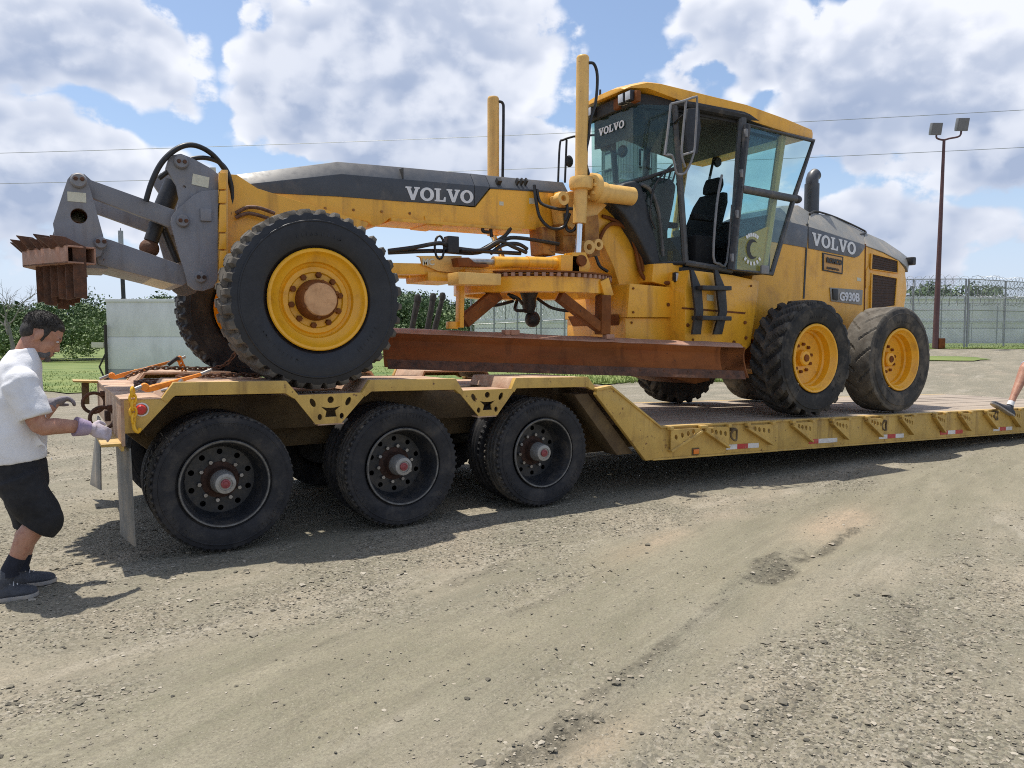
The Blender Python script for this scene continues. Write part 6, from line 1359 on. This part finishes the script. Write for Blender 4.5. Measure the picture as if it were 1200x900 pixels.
# guard tower
def guard_tower():
    d = 56; a = on_ground(735, d); t = thing('guard_tower', a, 'grey metal clad guard tower with windows seen through the windscreen', 'tower'); ang = -YAW+R(28); M = Matrix.Rotation(ang, 3, 'Z')
    zb = 1.53+(397-222)/880*d; zt = 1.53+(397-172)/880*d; hw = 1.45
    MB().box(Vector((a.x, a.y, (zb+a.z)/2)), (1.9, 1.9, zb-a.z), M).build('shaft', 'metal_clad', t, .03); c = Vector((a.x, a.y, (zb+zt)/2))
    MB().box(c, (2*hw, 2*hw, zt-zb), M).build('cabin', 'metal_clad', t, .03); MB().box(Vector((a.x, a.y, zt+.1)), (2*hw+.5, 2*hw+.5, .22), M).build('roof', 'galvanised', t, .03)
    MB().box(Vector((a.x, a.y, zb)), (2*hw+1.6, 2*hw+1.6, .14), M).build('walkway', 'galvanised', t, .02)
    for sx, sy in ((0, -1), (-1, 0), (1, 0)):
        n_ = M @ Vector((sx, sy, 0)); ex = M @ Vector((abs(sy), abs(sx), 0)) 
        for k in range(9): MB().box(c+n_*(hw+.02)+ex*(-hw+.16+k*(2*hw-.32)/8), (.06, .06, zt-zb-.1), M).build('rib', 'metal_clad', t)
        f = MB(); f.box(c+n_*(hw+.05)+ex*.35+ZV*.15, (1.1 if sy else .10, 1.1 if sx else .10, 1.35), M); w = f.build('window_frame', 'black_steel', t, .02)
        MB().box(c+n_*(hw+.10)+ex*.35+ZV*.15, (.9 if sy else .03, .9 if sx else .03, 1.1), M).build('pane', 'lamp_glass', w)
    hw2 = hw+.75
    for hh in (.5, 1.0): MB().tube([Vector((a.x, a.y, zb+hh))+M @ Vector((hw2*x, hw2*y, 0)) for x, y in ((-1, -1), (1, -1), (1, 1), (-1, 1))], .03, 5, closed=True).build('handrail', 'galvanised', t)
    for x, y in ((-1, -1), (0, -1), (1, -1), (-1, 0), (-1, 1), (1, 0), (1, 1)): MB().tube([Vector((a.x, a.y, zb))+M @ Vector((hw2*x, hw2*y, 0)), Vector((a.x, a.y, zb+1.0))+M @ Vector((hw2*x, hw2*y, 0))], .03, 5).build('stanchion', 'galvanised', t)
guard_tower()
# overhead lines between poles standing outside the picture
pl = on_ground(-420, 62); pr = on_ground(1750, 58)
for p, lab in ((pl, 'wooden utility pole at the field end of the overhead lines'), (pr, 'wooden utility pole at the fence end of the overhead lines')):
    t = thing('utility_pole', p, lab, 'utility pole', 'poles of the overhead lines'); MB().tube([p-ZV*.4, Vector((p.x, p.y, 24))], [.2, .13], 10).build('pole', 'bark', t); MB().box(Vector((p.x, p.y, 23)), (2.4, .12, .14), Matrix.Rotation(-YAW+1.57, 3, 'Z')).build('crossarm', 'bark', t)
for (ya, yb, lab) in ((187, 131, 'upper of the two thin overhead cables crossing the sky'), (221, 174, 'lower of the two thin overhead cables crossing the sky')):
    pts = []
    zl, zr = 1.53+(397-ya)/880*62, 1.53+(397-yb)/880*58
    for k in range(41):
        s = k/40; px = -420+2170*s; u = px/1200; p = pl.lerp(pr, s); p.z = zl+(zr-zl)*u + (u*u-u)*1.2; pts.append(p)
    tag(MB().tube(pts, .022, 5).build('overhead_cable', 'galvanised'), lab, 'cable', 'overhead cables')
# ================================================================== PEOPLE
def remesh(o, vox, it=4, fac=.5):
    m = o.modifiers.new('remesh', 'REMESH'); m.mode = 'VOXEL'; m.voxel_size = vox; m.use_smooth_shade = True
    s = o.modifiers.new('smooth', 'SMOOTH'); s.factor = fac; s.iterations = it
def folds(o, strength, size, name):
    tx = bpy.data.textures.new(name, 'CLOUDS'); tx.noise_scale = size; tx.noise_depth = 2
    m = o.modifiers.new('folds', 'DISPLACE'); m.texture = tx; m.texture_coords = 'LOCAL'; m.strength = strength; m.mid_level = .5
    s = o.modifiers.new('soften', 'SMOOTH'); s.factor = .5; s.iterations = 2
def strands(parent, c, f, u, sc, n, mat):
    f = Vector(f).normalized(); u = Vector(u); u = (u-f*u.dot(f)).normalized(); s = f.cross(u); r = random.Random(12); mb = MB()
    for _ in range(n):
        v = Vector((r.gauss(0, 1), r.gauss(0, 1), r.gauss(0, 1)+.35)).normalized()
        if v.x > .55 and v.z < .62: continue
        if v.z < -.45 or (v.x > .1 and v.z < .05): continue
        p = Vector(c)+(f*(-.022+.099*v.x)+s*(.080*v.y)+u*(.044+.081*v.z))*sc; nn = (f*v.x+s*v.y+u*v.z); t = (nn*.8+f*r.uniform(.0, .8)+s*r.uniform(-.5, .5)+u*r.uniform(-.5, .2)).normalized(); L = r.uniform(.005, .010)*sc; w = .0011*sc; a = t.orthogonal().normalized(); b = t.cross(a)
        mb.add([p-nn*.004+a*w, p-nn*.004-a*w*.5+b*w, p-nn*.004-a*w*.5-b*w, p+t*L], [(0, 1, 3), (1, 2, 3), (2, 0, 3)])
    return mb.build('hair_strands', mat, parent, smooth=False, kind='stuff')
def ell(c, ax, ay, a, b, n=20): return [Vector(c)+Vector(ax)*a*math.cos(2*math.pi*k/n)+Vector(ay)*b*math.sin(2*math.pi*k/n) for k in range(n)]
def limb(mb, pts, rs, n=14):
    pts = [Vector(p) for p in pts]; q = smooth_path(pts, 3); r = []
    for i in range(len(pts)-1):
        for j in range(3): r.append(rs[i]+(rs[i+1]-rs[i])*j/3)
    r.append(rs[-1]); mb.tube(q, r, n); mb.ball(pts[0], (rs[0],)*3); mb.ball(pts[-1], (rs[-1],)*3); return mb
def hand(mb, wrist, fwd, palm_n, size=1.0, curl=.6, fat=1.0, thumb_side=1):
    """palm with four fingers of unequal length and a thumb leaving its side"""
    f = Vector(fwd).normalized(); nn = Vector(palm_n); nn = (nn-f*nn.dot(f)).normalized(); s = f.cross(nn)*thumb_side; w = Vector(wrist)
    M = Matrix((f, s, nn)).transposed(); mb.ball(w+f*.045*size, (.055*size, .042*size*fat, .020*size*fat), M)
    for k, (o, L) in enumerate(((.030, .072), (.010, .080), (-.011, .075), (-.031, .058))):
        a = w+f*.085*size+s*o*size; d = f.copy(); pts = [a-f*.02, a]; q = a
        for j in range(3):
            ang = curl*(j+1)*.55; dd = f*math.cos(ang)+nn*math.sin(ang); q = q+dd*L*size*(.42, .32, .26)[j]; pts.append(q)
        mb.tube(pts, [.0095*size*fat, .0095*size*fat, .0088*size*fat, .008*size*fat, .0065*size*fat], 8); mb.ball(pts[-1], (.0066*size*fat,)*3, n=8, m=6)
    a = w+f*.02*size+s*.035*size; t1 = a+(f*.6+s*.7+nn*.25)*.035*size; t2 = t1+(f*.85+s*.15+nn*.45)*.030*size; t3 = t2+(f*.9+nn*.45)*.022*size
    mb.tube([a-s*.01, a, t1, t2, t3], [.012*size*fat, .013*size*fat, .0115*size*fat, .0105*size*fat, .008*size*fat], 8); mb.ball(t3, (.008*size*fat,)*3, n=8, m=6)
def shoe(mb, ankle, heel, toe, w=.047):
    ankle, heel, toe = Vector(ankle), Vector(heel), Vector(toe); f = (toe-heel); L = f.length; f.normalize(); s = f.cross(ZV).normalized(); u = s.cross(f)
    prof = ((0.0, .030, .055), (.06, .042, .075), (.16, .044, .092), (.30, .042, .098), (.45, .043, .078), (.60, .048, .062), (.75, .050, .052), (.88, .044, .044), (.97, .026, .032), (1.0, .010, .02))
    rings = []
    for t, ww, hh in prof:
        c = heel+f*L*t; ww = ww*w/.047
        rings.append([c-s*ww+u*.012, c-s*ww*.96+u*hh*.5, c-s*ww*.62+u*hh*.92, c+u*hh, c+s*ww*.62+u*hh*.92, c+s*ww*.96+u*hh*.5, c+s*ww+u*.012, c+s*ww*.8, c-s*ww*.8])
    mb.loft(rings); mb.tube([ankle, heel+f*L*.20+u*.07], [.046, .048], 12)
def sole(mb, heel, toe, w=.05):
    heel, toe = Vector(heel), Vector(toe); f = toe-heel; L = f.length; f.normalize(); s = f.cross(ZV).normalized(); u = s.cross(f); rings = []
    for t, ww in ((-.02, .022), (.03, .038), (.15, .046), (.35, .042), (.55, .048), (.75, .053), (.9, .046), (.99, .026), (1.02, .012)):
        c = heel+f*L*t; ww = ww*w/.05; lift = .012*max(0, (t-.75))*4*.3; rings.append([c-s*ww+u*(.0+lift), c+s*ww+u*(.0+lift), c+s*ww+u*(.024+lift), c-s*ww+u*(.024+lift)])
    mb.loft(rings)
def head_geo(skin, hair, beard, c, face, up_, sc=1.0):
    """skull, jaw, nose, brow, lips and ears about centre c; face = forward, up_ = crown direction"""
    f = Vector(face).normalized(); u = Vector(up_); u = (u-f*u.dot(f)).normalized(); s = f.cross(u); M = Matrix((f, s, u)).transposed(); P = lambda a, b, d: Vector(c)+(f*a+s*b+u*d)*sc
    e = lambda mb, p, r: mb.ball(P(*p), tuple(x*sc for x in r), M)
    e(skin, (-.012, 0, .028), (.096, .074, .088)); e(skin, (.022, 0, -.035), (.070, .060, .078)); e(skin, (.048, 0, -.085), (.042, .042, .034)); e(skin, (.070, 0, .022), (.022, .052, .016))
    skin.loft([[P(.082, -.007, .015), P(.082, .007, .015), P(.076, .008, .010), P(.076, -.008, .010)], [P(.102, -.010, -.015), P(.102, .010, -.015), P(.080, .014, -.018), P(.080, -.014, -.018)], [P(.114, -.013, -.034), P(.114, .013, -.034), P(.082, .019, -.036), P(.082, -.019, -.036)], [P(.104, -.010, -.043), P(.104, .010, -.043), P(.082, .016, -.044), P(.082, -.016, -.044)]])
    e(skin, (.088, 0, -.062), (.012, .024, .007)); e(skin, (.086, 0, -.074), (.012, .022, .007))
    for k in (-1, 1):
        e(skin, (-.012, k*.074, -.008), (.020, .010, .033)); e(skin, (.052, k*.036, -.028), (.026, .020, .022))
    for k in (-1, 1): e(hair, (.079, k*.030, .026), (.008, .019, .005))
    e(hair, (-.022, 0, .046), (.096, .078, .078)); e(hair, (-.058, 0, .002), (.054, .068, .066)); e(hair, (.026, 0, .074), (.050, .056, .030))
    for k in (-1, 1): e(hair, (.004, k*.066, .020), (.022, .010, .036)); e(hair, (.012, k*.066, -.012), (.009, .007, .022))
    rh = random.Random(6)
    for _ in range(0):                                 # short tufts break the outline
        v = Vector((rh.gauss(0, 1), rh.gauss(0, 1), abs(rh.gauss(0, 1))*.9+.05)).normalized(); hair.ball(P(-.022+.095*v.x, .077*v.y, .044+.077*v.z), tuple(rh.uniform(.005, .008)*sc for _ in range(3)), M, 6, 4)

    if beard is not None:
        e(beard, (.083, 0, -.098), (.018, .026, .018)); e(beard, (.094, 0, -.056), (.006, .026, .006))
        for k in (-1, 1): e(beard, (.072, k*.032, -.078), (.016, .008, .024)); e(beard, (.046, k*.040, -.092), (.030, .006, .018))
    return P
def eyes(parent, P, sc=1.0):
    for k in (-1, 1):
        MB().ball(P(.078, k*.031, .006), (.008*sc, .012*sc, .004*sc), n=10, m=8).build('eye', 'letter_white', parent); MB().ball(P(.084, k*.031, .005), (.004*sc, .006*sc, .004*sc), n=8, m=6).build('iris', 'hair', parent)

def worker():
    g = gp(28, 697); root = thing('person', (g.x, g.y, 0), 'person in white t-shirt, black shorts and work glove reaching to the trailer tail', 'person')
    yn, yf, yc = -.34, -.10, -.22; rr = [0]
    j = lambda px, py, Y: at(px, py, Y)
    hipN, hipF = j(22, 562, yn+.02), j(24, 560, yf-.02); kneeN, kneeF = j(47, 607, yn), j(38, 610, yf)
    ankN, ankF = j(11, 669, yn), j(24, 662, yf)
    pel = j(20, 545, yc); waist = j(20, 512, yc); chest = j(20, 465, yc); neck = j(30, 425, yc); hd = j(50, 393, yc)
    shN, shF = j(24, 447, yn-.06), j(26, 447, yf+.06); elN, elF = j(46, 499, yn-.10), j(44, 490, yf+.10); wrN, wrF = j(97, 500, yn-.02), j(63, 473, yf+.12)
    body = MB(); hr = MB(); bd = MB()
    face = (Vector((.84, -.05, -.54))).normalized(); P = head_geo(body, hr, bd, hd, face, (.54, 0, .84), 1.12)
    limb(body, [neck-Vector((.04, 0, .06)), neck.lerp(hd, .5)-Vector((.025, 0, 0)), hd-Vector((.04, 0, .02))], [.070, .068, .066])
    for s_, e_, w_ in ((shN, elN, wrN), (shF, elF, wrF)):
        limb(body, [s_, s_.lerp(e_, .5), e_, e_.lerp(w_, .35), w_], [.058, .056, .050, .050, .034])
    hand(body, wrF, (.9, .1, .35), (0, -.3, -1), .9, 1.1)
    for h_, k_, a_ in ((hipN, kneeN, ankN), (hipF, kneeF, ankF)):
        limb(body, [h_, h_.lerp(k_, .5), k_, k_.lerp(a_, .34)+Vector((-.012, 0, 0)), k_.lerp(a_, .75), a_], [.082, .076, .062, .064, .046, .042])
    body.loft([ell(p, (1, 0, 0), (0, 1, 0), a, b) for p, a, b in ((pel-ZV*.05, .10, .13), (waist, .10, .14), (chest, .09, .13), (neck-ZV*.06, .07, .10))])
    b = body.build('body', 'skin', root); remesh(b, .008, 3)
    h = hr.build('hair', 'hair', root); remesh(h, .006, 2); strands(h, hd, face, (.54, 0, .84), 1.12, 3600, 'hair'); d = bd.build('beard', 'hair_grey', root); remesh(d, .006, 2); eyes(root, P, 1.2)
    sh = MB(); ax = Vector((1, 0, .12)).normalized()
    tor = ((j(18, 540, yc), .165, .190), (j(17, 525, yc), .168, .192), (j(18, 505, yc), .166, .195), (j(19, 480, yc), .150, .185), (j(20, 458, yc), .134, .19), (j(21, 440, yc), .122, .18), (j(23, 426, yc), .110, .14), (j(26, 415, yc), .092, .10), (j(29, 408, yc), .080, .085))
    sh.loft([ell(p, ax, (0, 1, 0), a, b_, 28) for p, a, b_ in tor])
    for s_, e_, w_ in ((shN, elN, wrN), (shF, elF, wrF)):
        m_e = s_.lerp(e_, .80); sh.tube([s_+Vector((-.02, 0, .01)), s_.lerp(e_, .4), m_e], [.088, .088, .088], 18); sh.ball(s_, (.09, .085, .085))
    for q in range(5):
        t0 = j(8+7*q, 470+9*q, yn-.02); sh.tube(smooth_path([t0, t0+Vector((.07, -.01, -.08)), t0+Vector((.10, 0, -.18))], 3), [.006, .012, .006, .006, .006, .006, .005][:7], 6)
    s = sh.build('t_shirt', 'shirt', root); remesh(s, .010, 3); folds(s, .026, .15, 'shirt_folds')
    so = MB(); so.loft([ell(p, (1, 0, 0), (0, 1, 0), a, b_, 26) for p, a, b_ in ((j(20, 536, yc), .148, .175), (j(21, 548, yc), .154, .182), (j(24, 566, yc), .148, .185), (j(26, 580, yc), .12, .165))])
    for h_, k_, a_ in ((hipN, kneeN, ankN), (hipF, kneeF, ankF)):
        e_ = k_.lerp(a_, .24); so.tube(smooth_path([h_+ZV*.02, h_.lerp(k_, .5), k_+Vector((.012, 0, .0)), e_+Vector((.018, 0, 0))], 3), [.122, .121, .120, .118, .116, .114, .112, .110, .110, .112][:10], 20)
    s2 = so.build('shorts', 'shorts_black', root); remesh(s2, .010, 3); folds(s2, .026, .14, 'shorts_folds')
    for (a_, k_, heel, toe, Y) in ((ankN, kneeN, (-11, 693), (45, 699), yn), (ankF, kneeF, (6, 684), (66, 688), yf)):
        MB().tube([k_.lerp(a_, .74), a_, a_-ZV*.03], [.049, .047, .05], 14).build('sock', 'sock', root)
        hl, tl = at(*heel, Y), at(*toe, Y); hl.z = .024; tl.z = .024
        x = MB(); shoe(x, a_, hl, tl, .052); so_ = x.build('shoe', 'shoe_grey', root); remesh(so_, .007, 2)
        y = MB(); h0, t0 = hl.copy(), tl.copy(); h0.z = t0.z = .004; sole(y, h0, t0, .055); y.build('sole', 'shoe_sole', so_, .004)
        lc = MB(); f = (tl-hl).normalized()
        for q in range(4): c = hl+f*(tl-hl).length*(.40+.08*q)+ZV*(.088-.012*q); lc.tube([c+Vector((0, -.03, -.012)), c+ZV*.004, c+Vector((0, .03, -.012))], .004, 6); 
        lc.build('laces', 'tape_white', so_)
    # leather work glove with a wide striped cuff
    fd = (wrN-elN).normalized(); fd = (fd+Vector((.2, 0, -.35))).normalized()
    cf = MB(); cf.lathe([(.052, -.0), (.056, .0), (.060, .0)], (0, 0, 0), 4); cf = MB(); a0 = elN.lerp(wrN, .82); b0 = wrN+fd*.035
    cf.tube([a0, a0.lerp(b0, .5), b0], [.060, .052, .043], 20); cf.build('glove_cuff', 'glove_cuff', root)
    gl = MB(); gl.tube([b0-fd*.02, b0+fd*.03], [.036, .034], 14); hand(gl, b0+fd*.01, fd, (.3, .8, -.5), 1.06, .8, 1.08); g_ = gl.build('glove', 'glove', root); remesh(g_, .0055, 2)
    g2 = MB(); hand(g2, wrF-Vector((.01, 0, 0)), (.9, .1, .35), (0, -.3, -1), .95, 1.1, 1.35); g2.tube([wrF-Vector((.05, 0, .01)), wrF+Vector((.01, 0, 0))], [.042, .04], 12); q = g2.build('glove', 'webbing', root); remesh(q, .0055, 2)
worker()

def climber():
    root = thing('person', (12.75, -.45, 0), 'person in light blue shorts and grey shoes stepping on the trailer deck edge', 'person')
    Y = -.06; toe = at(1162.5, 472, Y); heel = at(1187, 487, Y); ank = at(1184, 474, Y); knee = at(1203, 428, Y-.02)
    hip = knee+Vector((.42, -.12, .06)); hip2 = hip+Vector((.02, -.20, 0)); knee2 = Vector((hip.x+.06, hip.y-.22, .50)); ank2 = Vector((hip.x+.20, hip.y-.20, .09))
    pel = (hip+hip2)/2; waist = pel+Vector((-.02, 0, .22)); chest = pel+Vector((-.05, 0, .50)); neck = pel+Vector((-.06, 0, .70)); hd = pel+Vector((-.03, 0, .86))
    b = MB(); hr = MB(); P = head_geo(b, hr, None, hd, (-1, .2, -.2), (0, 0, 1), 1.1)
    limb(b, [neck, hd-ZV*.04], [.07, .065]); ws = []
    for sy in (-1, 1):
        s = chest+Vector((0, .2*sy, .12)); e = s+Vector((.03, .05*sy, -.30)); w = e+Vector((-.10, 0, -.25)); limb(b, [s, e, w], [.06, .05, .034]); hand(b, w, (-.2, 0, -1), (0, -sy, 0), 1.0, .5, 1.0, sy); ws.append((s, e))
    for h_, k_, a_ in ((hip, knee, ank), (hip2, knee2, ank2)): limb(b, [h_, h_.lerp(k_, .5), k_, k_.lerp(a_, .34)+Vector((.012, 0, 0)), k_.lerp(a_, .78), a_], [.10, .09, .070, .072, .048, .044])
    b.loft([ell(p, (1, 0, 0), (0, 1, 0), a, c) for p, a, c in ((pel-ZV*.06, .11, .16), (waist, .12, .16), (chest, .12, .18), (neck, .07, .09))]); bo = b.build('body', 'skin', root); remesh(bo, .010, 3)
    h = hr.build('hair', 'hair', root); remesh(h, .009, 2); eyes(root, P, 1.1)
    s = MB(); s.loft([ell(p, (1, 0, 0), (0, 1, 0), a, c) for p, a, c in ((pel+ZV*.02, .15, .19), (waist, .15, .19), (chest, .15, .22), (neck-ZV*.03, .08, .10))])
    for sh_, e in ws: s.tube([sh_, sh_.lerp(e, .75)], [.09, .08], 14)
    o = s.build('shirt', 'shirt', root); remesh(o, .012, 3)
    s = MB(); s.loft([ell(p, (1, 0, 0), (0, 1, 0), a, c) for p, a, c in ((pel+ZV*.08, .145, .185), (pel-ZV*.06, .15, .19))])
    for h_, k_, a_ in ((hip, knee, ank), (hip2, knee2, ank2)): s.tube([h_, h_.lerp(k_, .5), k_.lerp(a_, .06)], [.125, .115, .095], 16)
    o = s.build('shorts', 'denim', root); remesh(o, .012, 3)
    for a_, k_, hl, tl in ((ank, knee, heel, toe), (ank2, knee2, Vector((ank2.x+.07, ank2.y, .024)), Vector((ank2.x-.20, ank2.y, .024)))):
        d = (k_-a_).normalized(); MB().tube([a_-d*.02, a_+d*.05], [.046, .046], 12).build('sock', 'sock_white', root)
        x = MB(); shoe(x, a_, hl, tl, .05); so_ = x.build('shoe', 'shoe_grey', root); remesh(so_, .008, 2); y = MB(); n = (tl-hl).normalized().cross(Vector((0, 1, 0))); n = n if n.z < 0 else -n; sole(y, hl+n*.02, tl+n*.02, .053); y.build('sole', 'shoe_sole', so_, .003)
climber()
# ================================================================== CHAINS AND BINDERS
def chain(path, name, lab, pitch=.046, rad=.0075):
    path = smooth_path(path, 10); mb = MB(); acc = 0; pos = []; 
    L = [0]
    for a, b in zip(path, path[1:]): L.append(L[-1]+(b-a).length)
    n = int(L[-1]/pitch); i = 0
    for k in range(n):
        s = (k+.5)*pitch
        while L[i+1] < s: i += 1
        t = (s-L[i])/(L[i+1]-L[i]); p = path[i].lerp(path[i+1], t); d = (path[i+1]-path[i]).normalized()
        u = d.cross(ZV); u = u.normalized() if u.length > .05 else Vector((0, 1, 0)); w = d.cross(u)
        if k % 2: u, w = (u+w).normalized(), (w-u).normalized()
        else: u, w = (u-w*.6).normalized(), (w+u*.6).normalized()
        ln, wd = pitch*.76, pitch*.40
        mb.tube([p+d*ln*math.cos(q)*(1 if abs(math.cos(q)) < .8 else .97)+u*wd*math.sin(q) for q in [2*math.pi*m/10 for m in range(10)]], rad, 5, closed=True)
    return tag(mb.build(name, 'chain_rust'), lab, 'chain', 'tie-down chains on the trailer')
V = Vector
chain([V((.80, .30, ztop(.8)+.03)), V((1.0, .36, ztop(1.)+.03)), V((1.25, .45, ztop(1.25)+.03)), V((1.46, .53, ztop(1.46)+.035)), V((1.56, .58, 1.42)), V((1.66, .64, 1.66)), V((1.76, .72, 1.73))], 'tie_down_chain', 'rusty chain running from the nearer orange binder up to the front axle')
chain([V((.60, 1.95, 1.19)), V((.80, 1.95, ztop(.8)+.03)), V((1.1, 1.98, ztop(1.1)+.03)), V((1.4, 1.99, ztop(1.4)+.04)), V((1.55, 1.98, 1.40)), V((1.68, 1.95, 1.68)), V((1.77, 1.9, 1.74))], 'tie_down_chain', 'rusty chain running from the far orange binder up to the front axle')
rc = random.Random(2); heap = [V((.60+.32*rc.random(), .95+.50*rc.random(), 1.150+.03*rc.random())) for _ in range(16)]
chain(heap, 'chain_heap', 'loose heap of rusty chain lying on the trailer tail')
chain([V((.62, .95, 1.16)), V((.80, .80, 1.15)), V((1.10, .83, 1.14)), V((1.45, .86, 1.14))], 'loose_chain', 'slack rusty chain lying along the trailer spine')
def binder(a, b, lab, up):
    a, b = V(a), V(b); t = thing('load_binder', a, lab, 'load binder', 'orange load binders'); d = (b-a); L = d.length; d.normalize(); s = d.cross(ZV).normalized(); n = s.cross(d)
    rings = [[a+d*L*k+s*w+n*h, a+d*L*k-s*w+n*h, a+d*L*k-s*w-n*h, a+d*L*k+s*w-n*h] for k, w, h in ((0, .018, .016), (.15, .026, .020), (.5, .020, .015), (.85, .014, .012), (1.0, .012, .011))]
    MB().loft(rings).build('lever', 'binder_orange', t, .006)
    MB().lathe([(.001, -.022), (.022, -.022), (.028, -.012), (.028, .012), (.022, .022), (.001, .022)], a+n*.022, 16).build('ratchet', 'binder_orange', t)
    MB().tube([a-d*.02+n*.03, a-d*.10+n*.02], .014, 8).build('screw', 'steel', t); MB().tube([b+n*.0, b+d*.09+n*.01], .013, 8).build('screw', 'steel', t)
    return t, d, n
t, d, n = binder((.56, .03, 1.185), (.94, .20, 1.275), 'orange load binder lying over the near edge of the trailer tail', 0)
hk = [V((.52, .0, 1.19)), V((.475, -.04, 1.18)), V((.463, -.075, 1.12)), V((.468, -.078, 1.05)), V((.476, -.075, .99))]
for k in range(5):
    c = hk[0].lerp(hk[-1], k/4) if False else [hk[1]+V((0, -.02, -.035*m*1.25)) for m in range(5)][k]
    MB().tube([c+V((.020*math.sin(q)*(1 if k % 2 else .5), .020*math.sin(q)*(.4 if k % 2 else 1), .032*math.cos(q))) for q in [2*math.pi*m/12 for m in range(12)]], .009, 6, closed=True).build('chain_link', 'binder_yellow', t)
MB().tube(smooth_path([V((.475, -.06, .985)), V((.478, -.062, .94)), V((.50, -.062, .915)), V((.515, -.062, .94))], 4), .012, 8).build('hook', 'binder_yellow', t)
MB().tube(smooth_path([V((.66, .04, 1.175)), V((.74, .02, 1.20)), V((.79, .03, 1.25))], 4), .012, 8).build('hook', 'steel', t)
t, d, n = binder((.50, 2.05, 1.18), (1.02, 2.0, 1.33), 'orange load binder raised on its chain on the far side of the tail', 1)
for k in range(5):
    c = V((1.05+.012*k, 1.99, 1.34-.035*k)); MB().tube([c+V((.018*math.sin(q), .018*math.sin(q)*(k % 2), .026*math.cos(q))) for q in [2*math.pi*m/12 for m in range(12)]], .009, 6, closed=True).build('chain_link', 'binder_orange', t)
MB().tube([V((.95, 1.99, 1.29)), V((1.04, 1.98, 1.36))], .018, 8).build('grip', 'black_steel', t)
